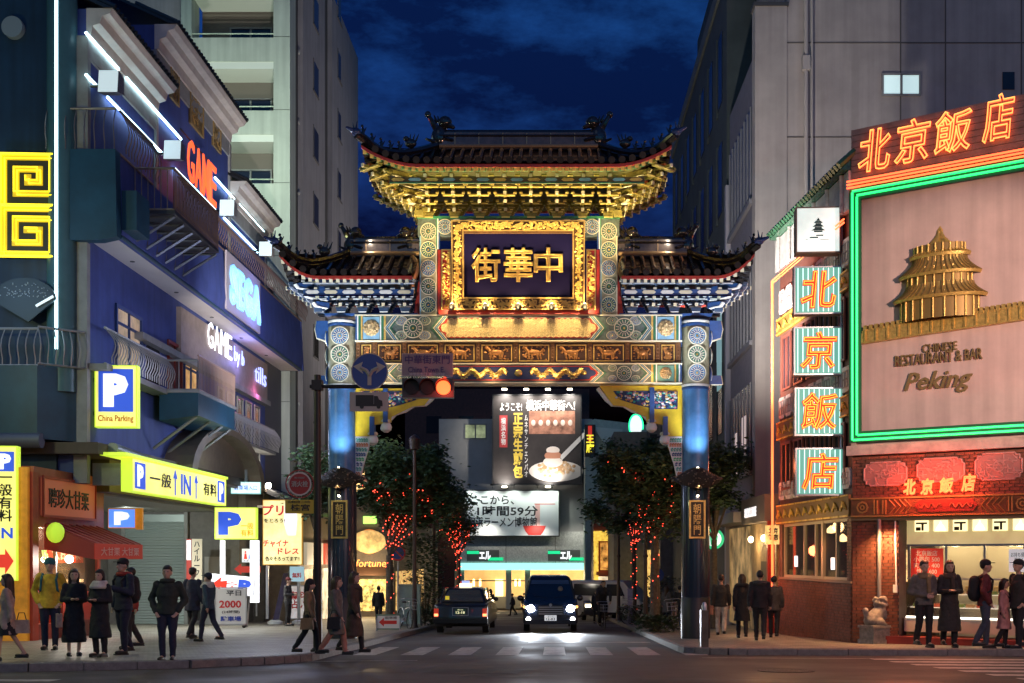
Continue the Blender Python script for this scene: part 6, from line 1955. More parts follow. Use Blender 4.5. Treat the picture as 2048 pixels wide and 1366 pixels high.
for cx in (967, 1128):
    lg = ob('logo', B().q(E(cx - 32, 0)[0], E(cx + 32, 0)[0], -.63, -.6, E(0, 1122)[1], E(0, 1100)[1]), mat('logo_ground', (.10, .11, .10), .6), el)
    LGN = mat('logo_green', (.02, .7, .3), em=.95, ecol=(.01, .68, .25), sample='NONE')
    ob('logo_bar', B().q(E(cx - 32, 0)[0], E(cx - 8, 0)[0], -.66, -.63, E(0, 1108)[1], E(0, 1102)[1]), LGN, lg)
    ob('logo_bar', B().q(E(cx + 10, 0)[0], E(cx + 40, 0)[0], -.66, -.63, E(0, 1121)[1], E(0, 1115)[1]), LGN, lg)
    txt(lg, 'エル', E(cx + 4, 0)[0], -.67, E(0, 1111)[1], .95, .7, LBW, off=.05, ext=.01)
# lit ground floor
ob('shop_back', B().q(E(915, 0)[0], x1, 4.5, 4.7, zg, zin), mat('shop_amber', (.62, .42, .20), .6, em=.35, ecol=(1, .60, .22), nz=.25, sc=.6), el)
ob('shop_side', B().q(E(915, 0)[0] - .2, E(915, 0)[0], -.5, 4.6, zg, zin), mat('shop_amber2', (.5, .36, .2), .6), el)
ob('shop_side', B().q(x1, x1 + .2, -.5, 4.6, zg, zin), mat('shop_amber2', (.5, .36, .2)), el)
for px in (918, 1012, 1050, 1170):
    ob('shop_column', B().q(E(px, 0)[0], E(px + 11, 0)[0], -.4, .0, zg, zin), mat('column_grey', (.30, .28, .24), .6), el)
for px in (945, 958, 1030, 1038, 1062, 1122):
    ob('hanging_lamp', B().lathe([(.03, .6), (.09, .55), (.09, 0), (.05, -.02)], (E(px, 0)[0], 1.5, E(0, 1173)[1]), 8), mat('amber_lamp', (1, .7, .3), em=5, ecol=(1, .66, .26)), el)
ob('shop_rail', B().q(E(930, 0)[0], E(1165, 0)[0], 1.0, 1.08, E(0, 1163)[1], E(0, 1161)[1]), BLACK, el)
ob('shop_counter', B().q(E(960, 0)[0], E(1040, 0)[0], 1.6, 2.4, zg, zg + 1.0), mat('stone_counter', (.3, .28, .25), .6), el)
ob('shop_doorway', B().q(E(985, 0)[0], E(1002, 0)[0], 4.4, 4.48, zg + .6, E(0, 1160)[1]), mat('door_glow', (.8, 1, .7), em=.8, ecol=(.8, 1, .65)), el)
for xx in (-5.5, -1.5, 2): spot('fascia_fill', (xx, EY - 2.6, zb + 1.5), (xx, EY, zst), 170, (1, .95, .85), 120, .9)  # added bare spots brightening the fascia
for xx in (-5, -1.5, 2): point('shop_light', (xx, EY + 1.2, zin - .4), 420, (1, .70, .35), .3)
# small lit window upper left
u0, z1 = E(930, 849); u1, z0 = E(972, 877)
o = ob('window', B().q(u0, u1, -.04, .02, z0, z1), mat('window_greenlit', (.4, .45, .25), em=.32, ecol=(.75, .85, .45), nz=.6, sc=.8), el)
ob('window_frame', B().frame(u0 - .06, u1 + .06, z0 - .06, z1 + .06, .1, -.08, -.04).q((u0 + u1) / 2 - .05, (u0 + u1) / 2 + .05, -.07, -.04, z0, z1), GREYP, o)
# white hoarding
u0, z1 = E(924, 981, 98.6); u1, z0 = E(1118, 1072, 98.6)
hb = thing('white_hoarding', 'floodlit white hoarding with black Japanese text and red bowl', 'billboard', ((u0 + u1) / 2, 98.6, (z0 + z1) / 2))
w_, h_ = u1 - u0, z1 - z0
ob('sheet', B().q(-w_ / 2, w_ / 2, -.05, .05, -h_ / 2, h_ / 2), mat('hoarding_white', (.78, .80, .78), .6), hb)
ob('frame', B().frame(-w_ / 2 - .05, w_ / 2 + .05, -h_ / 2 - .05, h_ / 2 + .05, .08, -.07, .1), BLACK, hb)
kx = 98.6 / F
def hbx(px, py): return (px - 1021) * kx, (1026.5 - py) * kx
x, z = hbx(987, 1000); txt(hb, 'ここから、', x - .1, -.06, z, 3.6, .75, LBK, off=.02)
x, z = hbx(1008, 1022); txt(hb, '1時間59分', x + .3, -.06, z, 5.0, .85, LBK, off=.02)
x, z = hbx(995, 1044); txt(hb, '新横浜ラーメン博物館', x + .1, -.06, z, 6.3, .85, LBK, off=.015)
x, z = hbx(1069, 1060)
HR = mat('hoarding_red', (.62, .04, .03), .6)
ob('bowl', B().prism([(x - .95, z + .35), (x + .95, z + .35), (x + .75, z - .1), (x + .5, z - .42), (x - .5, z - .42), (x - .75, z - .1)], -.07, -.05), HR, hb)
ob('noodle_strip', B().q(x + .05, x + .45, -.062, -.05, z + .36, z + 2.1), mat('noodle_pink', (.75, .45, .40), .6), hb)
ob('chopstick', B().q(x + .0, x + 1.7, -.064, -.05, z + 2.1, z + 2.16), HR, hb)
for k, px in enumerate((940, 985, 1028, 1075, 1105)):
    x, z = hbx(px, 976)
    ob('lamp_arm', B().tube([(x, 0, z), (x, -1.0, z + .25)], .025, 5), BLACK, hb)
    ob('lamp', B().lathe([(.12, 0), (.14, .1), (.05, .16)], (x, -1.0, z + .14), 10), BLACK, hb)
    spot('hoarding_lamp', (hb.location.x + x, 97.5, hb.location.z + z + .15), (hb.location.x + x, 98.6, hb.location.z + z - 1.9), 480, (.9, 1, .92), 110, .8)
# big dark food advertisement, lit from above and below
u0, z1 = E(986, 790, 97.6); u1, z0 = E(1162, 968, 97.6)
ad = thing('food_billboard', 'large dark billboard with dumpling picture and yellow characters', 'billboard', ((u0 + u1) / 2, 97.6, (z0 + z1) / 2))
w_, h_ = u1 - u0, z1 - z0
ob('sheet', B().q(-w_ / 2, w_ / 2, -.05, .3, -h_ / 2, h_ / 2), mat('ad_black', (.035, .028, .026), .5, nz=.4, sc=.7), ad)
ob('frame', B().frame(-w_ / 2 - .06, w_ / 2 + .06, -h_ / 2 - .06, h_ / 2 + .06, .1, -.1, .35), BLACK, ad)
ka = 97.6 / F
def adx(px, py): return (px - 1074) * ka, (879 - py) * ka
def adt(s_, a, t_, c, b_, m_, **kw):
    x0_, z1_ = adx(a, t_); x1_, z0_ = adx(c, b_)
    txt(ad, s_, (x0_ + x1_) / 2, -.06, (z0_ + z1_) / 2, x1_ - x0_, z1_ - z0_, m_, **kw)
AY = mat('ad_yellow', (.80, .58, .08), .6); AW = mat('ad_white', (.82, .80, .76), .6); AR = mat('ad_red', (.50, .05, .05), .6)
adt('正\n宗\n生\n煎\n包', 1026, 826, 1046, 956, AY, off=.035)
adt('マサムネ\nサンチェンパオ'.replace('\n', '')[:4], 1049, 832, 1054, 834, AW) if False else None
adt('ム\nネ\nサ\nン\nチ\nェ\nン\nパ\nオ', 1049, 830, 1056, 954, AW, off=.01)
adt('ようこそ!', 1000, 806, 1044, 822, AW, off=.02)
adt('横浜中華街へ!', 1052, 800, 1150, 822, AW, off=.02)
x, z = adx(1007, 864)
o = ob('red_label', B().q(x - .32, x + .32, -.07, -.05, z - 1.25, z + 1.35), AR, ad); 
txt(o, '横\n浜\n名\n物', x, -.075, z + .05, .4, 2.2, AW, off=.02)
PHC = mat('ad_photo_street', (.36, .16, .10), .6, nz=.8, sc=1.3)
x0_, z1_ = adx(1058, 822); x1_, z0_ = adx(1150, 868)
ob('street_picture', B().q(x0_, x1_, -.06, -.05, z0_, z1_), PHC, ad)
for k in range(6): ob('picture_lantern', B().ell((x0_ + .35 + .6 * k, -.06, z0_ + .9), (.18, .02, .25), 10, 6), mat('lantern_cream', (.75, .6, .5), .6), ad)
x, z = adx(1112, 935)
ob('picture_plate', B().prism([(x + 2.2 * math.cos(t), z - .3 + .85 * math.sin(t)) for t in [i * math.pi / 14 for i in range(28)]], -.065, -.05), mat('plate_china', (.70, .64, .58), .6), ad)
r2 = random.Random(8)
for k in range(60):
    a = r2.uniform(0, 6.28); rr = r2.uniform(.2, 1)
    ob('picture_dumpling', B().ell((x + 1.75 * rr * math.cos(a), -.075, z - .15 + .62 * rr * math.sin(a)), (.16, .02, .13), 8, 5), (mat('dumpling_tan', (.62, .42, .25), .6), mat('dumpling_brown', (.45, .27, .13), .6))[k % 2], ad)
for k, (rx, dz) in enumerate(((.8, .45), (.7, .95), (.55, 1.4))):
    ob('picture_bun', B().ell((x - .25, -.09, z + dz), (rx, .03, rx * .55), 16, 8), (mat('bun_white', (.78, .68, .60), .6), mat('bun_brown', (.50, .22, .13), .6), mat('bun_white', (.78, .68, .6)))[k], ad)
ob('picture_spoon', B().prism([(x + .3, z + .9), (x + 2.6, z + 3.2), (x + 3.0, z + 3.15), (x + 2.95, z + 2.85), (x + 2.5, z + 2.65), (x + .5, z + .6)], -.1, -.06), mat('spoon_white', (.62, .60, .58), .5), ad)
for k in range(4):
    x_ = -2.6 + 1.75 * k
    for z_, dz in ((h_ / 2 + .3, -1.5), (-h_ / 2 - .3, 1.5)):
        if dz > 0 and k % 2: continue
        ob('lamp_arm', B().tube([(x_, 0, z_ * .96), (x_, -1.2, z_)], .03, 5), BLACK, ad)
        ob('lamp', B().q(x_ - .2, x_ + .2, -1.3, -1.1, z_ - .06, z_ + .06), LAMPW, ad)
        spot('billboard_lamp', (ad.location.x + x_, 96.3, ad.location.z + z_ * .98), (ad.location.x + x_, 97.6, ad.location.z + z_ + dz), 650, (1, .93, .85), 110, .8)
# things behind and beside the street end
bb = thing('maroon_building', 'dark maroon building rising behind the street-end hoardings', 'building', (0, 112, 0))
ob('wall', B().q(-14, 3.2, 0, 8, gz(112), P(0, 778, 112).z), mat('maroon_wall', (.07, .022, .020), .7, nz=.3), bb)
for i in range(3):
    for j in range(5): ob('window', B().q(-12 + 3 * j, -10.6 + 3 * j, -.05, .02, 6 + 3.4 * i, 7.6 + 3.4 * i), DARKW, bb)
wb = thing('white_gable_building', 'pale building with yellow upright sign right of the food billboard', 'building', (P(1178, 900, 94).x, 94, 0))
ob('wall', B().prism([(-.3, gz(94)), (5.2, gz(94)), (5.2, P(0, 852, 94).z), (.4, P(0, 838, 94).z), (-.3, P(0, 850, 94).z)], 0, 5), mat('pale_green_wall', (.42, .50, .42), .7, nz=.15), wb)
ob('awning', B().prism([(.3, P(0, 855, 94).z), (2.6, P(0, 860, 94).z), (2.6, P(0, 895, 94).z), (1.3, P(0, 892, 94).z)], -.5, -.02), mat('white_awning', (.6, .66, .58), .7), wb)
vs = thing('upright_sign', 'narrow black upright sign with yellow characters 王府', 'sign', P(1180, 880, 93.2))
ob('board', B().q(-.42, .42, 0, .2, -1.3, 1.2), mat('upright_black', (.03, .02, .02), .6), vs)
ob('red_stripe', B().q(-.15, .15, -.02, 0, -.1, 1.1), mat('stripe_red', (.7, .04, .03), em=.5, ecol=(.9, .05, .03)), vs)
txt(vs, '王\n府', 0, -.03, -.3, .62, 1.4, mat('yellow_char', (1, .9, .1), em=1.1, ecol=(1, .85, .05)), off=.03)
gsn = thing('round_sign', 'white oval sign with green neon rim high above the right trees', 'sign', P(1272, 852, 84))
ob('face', B().disc(0, 0, .75, -.05, .1, 24, rx=.42), mat('sign_white', (1, 1, 1), em=1.0, ecol=(.9, 1, .95)), gsn)
ob('rim', B().tube([(.48 * math.cos(t), -.06, .82 * math.sin(t)) for t in [i * math.pi / 10 - .3 for i in range(14)]], .06, 6), mat('rim_green', (.05, .9, .35), em=2.2, ecol=(.02, .9, .3)), gsn)
gb_ = thing('grey_infill_building', 'grey building behind the right-hand street trees', 'building', (WX - .6, 69, 0))
ob('wall', B().q(-2.2, 8, 10, 22, gz(80), 9.5), mat('infill_grey', (.15, .16, .15), .7, nz=.2), gb_)
ob('wall', B().q(0, 8, 0, 10, gz(75), 12), mat('infill_dark', (.10, .10, .10), .7, nz=.2), gb_)
for k in range(6): ob('lit_window', B().q(-.04, 0, .8 + 1.5 * k, 2.1 + 1.5 * k, -1.5, 1.7), mat('string_window', (.6, .4, .15), em=1.1, ecol=(1, .62, .16), nz=.9, sc=4), gb_)
# golden shop at the far right corner
gs = thing('golden_shop', 'small shop front hung with glowing golden signs at the far right corner', 'shop', (P(1224, 1100, 88).x, 88, gz(88)))
gx0, gx1 = -1.35, 2.9
def gzv(py): return P(0, py, 88).z - gz(88)
ob('wall', B().q(gx0, gx1 + 2, .1, 6, 0, gzv(1040)), mat('shop_darkred', (.16, .035, .02), .6), gs)
for x in (gx0, gx0 + 2.6): ob('gold_pillar', B().q(x, x + .35, -.1, .1, 0, gzv(1062)), mat('glow_gold', (1, .65, .1), em=1.1, ecol=(1, .62, .08), nz=.6, sc=5), gs)
ob('gold_header', B().q(gx0, gx0 + 3, -.2, .1, gzv(1082), gzv(1062)), mat('glow_gold', (1, .65, .1)), gs)
ob('picture_panel', B().q(gx0 + .5, gx0 + 2.5, -.05, .1, gzv(1140), gzv(1085)), mat('picture_glow', (.8, .35, .1), em=.75, ecol=(1, .42, .08), nz=.95, sc=2.2), gs)
ob('shop_awning', B().prism([(-.9, gzv(1150)), (0, gzv(1142)), (0, gzv(1150))], gx0 + .2, gx1, 'x'), mat('awning_red', (.36, .05, .04)), gs)
ob('shop_opening', B().q(gx0 + .2, gx1, .0, .1, .4, gzv(1153)), mat('shop_glow', (1, .85, .6), em=1.0, ecol=(1, .80, .50), nz=.6, sc=1.6), gs)
for k in range(5): ob('hung_sign', B().q(gx0 + 3.0 + .55 * k, gx0 + 3.35 + .55 * k, -.3, -.2, gzv(1165 - 8 * (k % 2)), gzv(1092 + 9 * (k % 3))), mat('glow_gold', (1, .65, .1)), gs)
point('shop_light', (gs.location.x + .6, 86.2, gz(88) + 2.2), 330, (1, .7, .3), .3)
# left row of shops beyond the parking entrance
rw = thing('left_shop_row', 'low row of warm lit shops beneath the apartment tower', 'shop', (-11.2, 53, gz(60)))
ob('wall', B().q(-2, 0, 0, 22, -.5, 4.9), mat('row_beige', (.34, .27, .17), .7, nz=.2), rw)
ob('front_wall', B().q(-2.0, .0, -.1, .0, -.5, 4.9), mat('row_beige', (.34, .27, .17)), rw)
for k in range(5):
    o = ob('shop_opening', B().q(-.05, .04, .5 + 4.3 * k, 4.2 + 4.3 * k, 0, 2.5), mat('shop_glow', (1, .85, .6)) if k % 2 else mat('shop_glow2', (.8, .5, .3), em=.5, ecol=(1, .6, .3), nz=.7, sc=1.5), rw)
    ob('shop_sign', B().q(.0, .15, .5 + 4.3 * k, 4.2 + 4.3 * k, 2.7, 3.7), mat('row_sign%d' % (k % 3), ((.7, .6, .4), (.6, .1, .06), (.75, .55, .15))[k % 3], .6, em=.35, ecol=((1, .85, .6), (1, .15, .08), (1, .7, .2))[k % 3]), rw)
    ob('window_mullion', B().q(.04, .1, 2.3 + 4.3 * k, 2.42 + 4.3 * k, 0, 2.5), BLACK, o)
ob('shop_roof', B().prism([(-.3, 4.9), (.7, 4.6), (.7, 4.75), (-.3, 5.4)], -.1, 22, 'y') if False else B().q(-2, .6, -.2, 22, 4.9, 5.1), BLACKT, rw)
for k in range(3): point('shop_light', (-10.2, 56 + 6 * k, gz(58) + 2.4), 160, (1, .78, .5), .3)
rw2 = thing('left_inner_shop', 'warm lit shop with round picture sign behind the left street tree', 'shop', (-8.6, 64, gz(64)))
ob('wall', B().q(-4, 0, .1, 24, -.5, 5.2), mat('row_dark', (.12, .10, .08), .7, nz=.2), rw2)
ob('front', B().q(-4, .0, 0, .1, -.3, 5.2), mat('row_dark', (.12, .10, .08)), rw2)
ob('shop_opening', B().q(-3.6, -.3, -.05, .0, .3, 2.0), mat('shop_glitter', (.8, .5, .2), em=.8, ecol=(1, .55, .16), nz=.95, sc=4), rw2)
ob('side_opening', B().q(-.02, .05, .8, 14, .3, 2.4), mat('shop_glitter', (.8, .5, .2)), rw2)
ob('shop_awning', B().prism([(-.9, 2.2), (0, 2.7), (0, 2.5)], -3.8, -.1, 'x'), mat('awning_dark', (.10, .05, .03), .7), rw2)
sgn_ = ob('picture_sign', B().disc(-1.3, 4.0, .62, -.15, .0, 24, rx=.9), mat('food_sign', (.9, .5, .2), em=.4, ecol=(1, .50, .20), nz=.8, sc=1.2), rw2)
ob('sign_rim', B().ring(-1.3, 4.0, .66, .60, -.12, .02, 24), mat('rim_orange', (.8, .25, .05), em=.6, ecol=(1, .25, .05)), sgn_)
txt(rw2, 'fortune', -1.2, -.06, 2.85, 1.6, .4, mat('script_orange', (1, .4, .1), em=1.4, ecol=(1, .36, .08)), shear=.2)
for k in range(2): ob('green_sign', B().q(-1.6 + 1.3 * k, -.9 + 1.3 * k, -.2, -.1, 4.95, 5.35), mat('glow_lime', (.5, 1, .2), em=1.4, ecol=(.45, 1, .15)), rw2)
for k in range(2): ob('tall_window', B().q(-2.0 + 1.35 * k, -1.55 + 1.35 * k, -.1, .0, 6.3, 7.7), mat('lantern_window', (1, .7, .3), em=2.4, ecol=(1, .62, .22)), rw2)
ob('upper_wall', B().q(-4, 0, .0, 6, 5.2, 8.6), mat('row_dark', (.12, .10, .08)), rw2)
point('shop_light', (-9.6, 62.6, gz(62) + 2.2), 130, (1, .75, .4), .2)
rr = thing('right_shop_row', 'cream cafe front with warm wall lamps behind the walking trio', 'shop', (6.55, 36.0, gz(38)))
ob('wall', B().q(0, .1, -.5, 4.0, -.5, 3.4), mat('cafe_cream', (.45, .32, .18), .7, nz=.2), rr)
ob('fascia', B().q(-.35, .05, -.5, 3.9, 3.4, 4.2), mat('cafe_grey', (.20, .17, .15), .7), rr)
txt(rr, 'PEACOCK COFFEE', -.37, 2.0, 3.75, 2.2, .3, mat('cafe_letters', (1, 1, 1), em=.9, ecol=(.95, .97, 1)), face=R(-90), off=.02)
for y in (.2, 2.6):
    o = ob('wall_lamp', B().ell((-.25, y, 2.9), (.09, .09, .11)), mat('cafe_bulb', (1, .8, .5), em=9, ecol=(1, .72, .35)), rr)
    point('cafe_lamp', (6.55 - .5, 36 + y, gz(38) + 2.8), 40, (1, .68, .32), .1)
ob('doorway', B().q(-.03, .0, .9, 2.0, 0, 2.2), mat('cafe_door', (.10, .06, .03), .5), rr)
ob('red_post', B().q(-.3, -.1, -.75, -.55, -.2, 3.4), mat('post_red', (.38, .03, .02), .5), rr)
yl = thing('yellow_sign', 'yellowed hanging lantern sign at the far edge of the brick wing', 'sign', P(1545, 1068, 34.9))
ob('box', B().q(-.2, .2, -.12, .12, -.3, .25), mat('lantern_yellow', (.8, .6, .2), em=.7, ecol=(1, .78, .28), nz=.5, sc=6), yl)
txt(yl, '北京\n飯店', 0, -.13, 0, .28, .36, LBK, off=.03)
gc = thing('round_sign', 'round green and white lit sign right of the right gate pillar', 'sign', P(1427, 1078, 41))
ob('face', B().disc(0, 0, .36, -.05, .05, 24), mat('cafe_green', (.02, .45, .2), em=.8, ecol=(.03, .60, .25)), gc)
ob('emblem', B().disc(0, 0, .26, -.07, -.05, 20), mat('sign_white', (1, 1, 1)), gc)
ob('emblem', B().prism([(-.1, -.2), (.1, -.2), (.14, .1), (0, .22), (-.14, .1)], -.08, -.07), mat('cafe_green', (.02, .45, .2)), gc)
# ---------------------------------------------------------------- trees with strings of red lights
LEAF = mat('dark_leaves', (.055, .10, .042), .55, nz=.5, sc=3)
BARK = mat('bark', (.10, .08, .055), .85, nz=.4, sc=12, bump=.8)
REDL = mat('red_bulb', (1, .15, .1), em=7, ecol=(1, .07, .035), sample='NONE')
def tree(label, base, hgt, tr_, crown, n, seed, lights=0, leaf=.21, lean=0., lo=.3, clump=26):
    r2 = random.Random(seed)
    t = thing('street_tree', label, 'tree', base, 0, 'street trees of the gate street')
    cx, cy, cz, rx, ry, rz_ = crown
    fork = V((lean * .4, 0, hgt * lo))
    limbs = []
    b = B()
    b.tube([(0, 0, -.1), (lean * .2, 0, hgt * lo * .5), fork], [tr_ * 1.25, tr_, tr_ * .85], 9)
    paths = [[V((0, 0, .5)), fork]]
    ends = []
    for k in range(9):
        a = 2 * math.pi * k / 9 + r2.uniform(-.3, .3)
        e = V((cx + rx * .75 * math.cos(a) * r2.uniform(.5, 1), cy + ry * .75 * math.sin(a) * r2.uniform(.5, 1), cz + rz_ * r2.uniform(-.55, .75)))
        m_ = fork.lerp(e, .5) + V((r2.uniform(-.2, .2), r2.uniform(-.2, .2), r2.uniform(.0, .35)))
        b.tube([fork, m_, e], [tr_ * .5, tr_ * .3, .012], 6)
        paths.append([fork, m_, e]); ends += [e, m_]
        for j in range(3):
            q_ = m_.lerp(e, r2.uniform(.0, .7)); f_ = q_ + V((r2.uniform(-.8, .8) * rx * .5, r2.uniform(-.8, .8) * ry * .5, r2.uniform(-.1, .7) * rz_ * .6))
            b.tube([q_, f_], [.03, .008], 5); ends.append(f_); paths.append([q_, f_])
    ob('trunk', b, BARK, t)
    lb_ = B()
    cl = []
    while len(cl) < clump:
        v = V((r2.gauss(0, .48), r2.gauss(0, .48), r2.gauss(0, .45)))
        if v.length < 1.0: cl.append((V((cx + v.x * rx, cy + v.y * ry, cz + v.z * rz_)), r2.uniform(.28, .5)))
    cl += [(e, .34) for e in ends if r2.random() < .6]
    for k in range(n):
        c_, s_ = r2.choice(cl)
        d_ = V((r2.gauss(0, 1), r2.gauss(0, 1), r2.gauss(0, .8)))
        p = c_ + d_ * s_ * .62
        a, w_ = r2.uniform(0, 6.28), leaf * r2.uniform(.6, 1.2)
        ax = V((math.cos(a), math.sin(a), r2.uniform(-.7, .25))).normalized()
        sd_ = ax.cross(V((r2.uniform(-1, 1), r2.uniform(-1, 1), 1))).normalized() * w_ * .27
        lb_.add([p, p + ax * w_ * .5 + sd_, p + ax * w_, p + ax * w_ * .5 - sd_], [(0, 1, 2, 3)])
    ob('crown', lb_, LEAF, t, sm=False, kind='stuff')
    if lights:
        s_ = thing('string_lights', 'small red lights wound through the ' + label.split(',')[0], 'string lights', base)
        bb_ = B(); wr = B()
        for pth in paths:
            L_ = sum((pth[i + 1] - pth[i]).length for i in range(len(pth) - 1))
            m2 = int(lights * L_ / 3)
            lim = 1.0 if len(pth) < 3 else .75
            prev = None
            for i in range(m2):
                tt = i / max(1, m2 - 1) * lim * (len(pth) - 1)
                k = min(int(tt), len(pth) - 2)
                q_ = pth[k].lerp(pth[k + 1], tt - k)
                a = i * 1.3
                q_ = q_ + V((math.cos(a), math.sin(a), 0)) * (.14 if len(pth) == 2 and pth[0].z < 1 else .09)
                bb_.ell(q_, .02, 5, 3)
                if prev and (q_ - prev).length < .8: wr.tube([prev, q_], .004, 3)
                prev = q_
        ob('bulbs', bb_, REDL, s_, kind='stuff')
        ob('wire', wr, BLACK, s_)
    return t
p = G(779, 1254)
tree('large dark street tree left of the taxi, hung with red lights', p, 7.5, .14, (.75, .6, 5.0, 2.1, 1.7, 1.9), 24000, 1, lights=24, lo=.34)
p = G(917, 1236)
tree('narrow street tree behind the taxi, hung with red lights', p, 6.0, .12, (-.25, 0, 5.2, 1.1, 1.1, 1.3), 4500, 2, lights=36, lo=.5, clump=14)
p = G(1310, 1262)
tree('large dark street tree left of the right pillar, hung with red lights', p, 7.0, .15, (-.1, .8, 4.85, 2.25, 1.8, 1.7), 27000, 3, lights=24, lo=.42)
p = G(1268, 1240)
tree('slim street tree behind the cyclist, hung with red lights', p, 6.5, .11, (.4, 0, 7.0, 1.9, 1.6, 1.5), 10000, 4, lights=26, lo=.5, clump=14)
p = G(1452, 1262)
tree('dark street tree behind the right gate pillar', (p.x, 40.5, gz(40.5)), 6.0, .11, (.05, 0, 4.9, 1.3, 1.2, 1.6), 4500, 5, lo=.5, clump=14)
p = V((-6.2, 46, gz(46)))
tree('dark street tree between the signal pole and left pillar', V((-8.35, 42, gz(42))), 6.4, .1, (-.2, 0, 5.2, .8, .8, 1.5), 3000, 6, lo=.5, clump=10)
p = G(850, 1252)
def bush(label, p, rx, rz_, n, seed):
    r2 = random.Random(seed)
    t = thing('hedge_plant', label, 'plant', p, 0, 'kerbside planting')
    b = B()
    for k in range(n):
        a = r2.uniform(0, 6.28); rr = r2.random() ** .5
        q_ = V((rx * rr * math.cos(a), rx * rr * math.sin(a), r2.random() ** .8 * rz_))
        a2 = r2.uniform(0, 6.28); w_ = r2.uniform(.1, .24)
        ax = V((math.cos(a2), math.sin(a2), r2.uniform(-.4, .7))).normalized()
        sd_ = ax.cross(V((0, .3, 1))).normalized() * w_ * .25
        b.add([q_, q_ + ax * w_ * .5 + sd_, q_ + ax * w_, q_ + ax * w_ * .5 - sd_], [(0, 1, 2, 3)])
    ob('foliage', b, LEAF, t, sm=False, kind='stuff')
    sb = B()
    for k in range(9):
        a = k * .7
        sb.tube([(0, 0, 0), (rx * .4 * math.cos(a), rx * .4 * math.sin(a), rz_ * .55)], .012, 4)
    ob('stems', sb, BARK, t)
bush('tall dark shrub at the kerb left of the taxi', G(850, 1252), .8, 3.3, 2000, 1)
bush('low kerb shrub below the tall dark shrub', G(865, 1250), .5, .6, 400, 2)
bush('grassy kerb planting at the foot of the right street tree', G(1312, 1264), .7, .5, 700, 3)
bush('low shrub at the kerb by the lilac post', G(1266, 1246), .6, .7, 500, 4)
bush('dense shrub behind the parked white van', G(1325, 1238), .9, 2.0, 900, 5)
# ---------------------------------------------------------------- traffic signal with plates
p = G(635, 1303)
SPY = p.y
POLE = mat('dark_pole', (.022, .018, .016), .45, .3)
sp = thing('traffic_signal', 'dark signal pole with horizontal arm and lit red lamp', 'traffic light', p)
def sl(px, py): q_ = P(px, py, SPY); return q_.x - p.x, q_.z - p.z
b = B().tube([(0, 0, -.05), (0, 0, sl(0, 750)[1])], [.085, .065], 14)
b.lathe([(.14, 0), (.14, .03), (.09, .08)], (0, 0, 0), 14)
ob('pole', b, POLE, sp)
za = sl(0, 773)[1]
ob('arm', B().tube([(sl(620, 0)[0], 0, za), (sl(872, 0)[0], 0, za)], .038, 10), POLE, sp)
ob('clamp', B().q(-.1, .1, -.1, .1, za - .08, za + .12), POLE, sp)
xh = sl(888, 0)[0]; zh = sl(0, 777)[1]
hd = ob('signal_head', B().q(xh - .82, xh + .2, -.1, .1, zh - .19, zh + .19), mat('signal_housing', (.035, .03, .035), .5), sp)
for k in range(3):
    x = xh - .62 + .31 * k
    lens = ob('lens', B().disc(x, zh, .14, -.13, -.09, 20), (mat('lens_dark', (.012, .016, .018), .5, spec=.2), mat('lens_dark', (.02, .03, .03)), mat('lens_red', (1, .1, .05), em=4, ecol=(1, .09, .02)))[k], hd)
    def vis(u, v, x=x):
        a = R(-20) + R(220) * u
        return (x + .16 * math.cos(a), -.1 - .2 * v * (.35 + .65 * max(0, math.sin(a))), zh + .16 * math.sin(a))
    ob('visor', B().grid(vis, 14, 2), POLE, hd)
point('signal_glow', P(888, 777, SPY - .35), 14, (1, .08, .04), .12)
# round blue arrow sign
x, z = sl(741, 745)
SBL = mat('sign_blue', (.012, .045, .22), .45)
SWH = mat('sign_offwhite', (.36, .34, .30), .6)
rs_ = thing('arrow_sign', 'round blue sign with white arrows left and right on the signal arm', 'road sign', (p.x + x, p.y - .12, p.z + z))
ob('disc', B().disc(0, 0, .362, -.01, .01, 36), SBL, rs_)
ob('rim', B().ring(0, 0, .362, .345, -.014, -.01, 36), SWH, rs_)
b = B().q(-.038, .038, -.016, -.012, -.27, -.02)
for s_ in (-1, 1):
    b.tube([(0, -.014, -.08), (s_ * .06, -.014, .02), (s_ * .17, -.014, .07)], .036, 4)
    b.prism([(s_ * .32, .10), (s_ * .13, .19), (s_ * .17, .07), (s_ * .12, -.05)], -.016, -.012)
ob('arrow', b, SWH, rs_)
x, z = sl(740, 805)
rt = thing('truck_plate', 'rectangular plate with black lorry symbol below the round blue sign', 'road sign', (p.x + x, p.y - .12, p.z + z))
ob('plate', B().q(-.38, .38, -.01, .01, -.19, .19), SWH, rt)
b = B().q(-.26, .09, -.016, -.01, -.05, .13).prism([(.1, -.05), (.27, -.05), (.26, .02), (.2, .04), (.17, .11), (.1, .11)], -.016, -.01)
b.q(-.26, .27, -.016, -.01, -.09, -.05)
ob('lorry', b, LBK, rt)
for xx in (-.14, .19): ob('lorry_wheel', B().disc(xx, -.1, .04, -.018, -.01, 14), LBK, rt)
x, z = sl(856, 733)
ep = thing('street_name_plate', 'grey plate 中華街東門 China Town E. above the red lamp', 'road sign', (p.x + x, p.y - .1, p.z + z))
ob('plate', B().q(-.505, .505, -.01, .01, -.21, .24), mat('plate_greyish', (.22, .18, .20), .6), ep)
ob('plate_rim', B().frame(-.505, .505, -.21, .24, .012, -.014, -.01), SWH, ep)
INKP = mat('plate_ink', (.05, .03, .12), .6)
txt(ep, '中華街東門', 0, -.016, .12, .88, .17, INKP, ext=.003, off=.01)
txt(ep, 'China Town E.', -.02, -.016, -.08, .72, .11, INKP, ext=.003, off=.01)
txt(ep, '中华街东门  차이나타운', .0, -.016, -.17, .7, .06, mat('plate_ink2', (.6, .55, .6), .6), ext=.003)
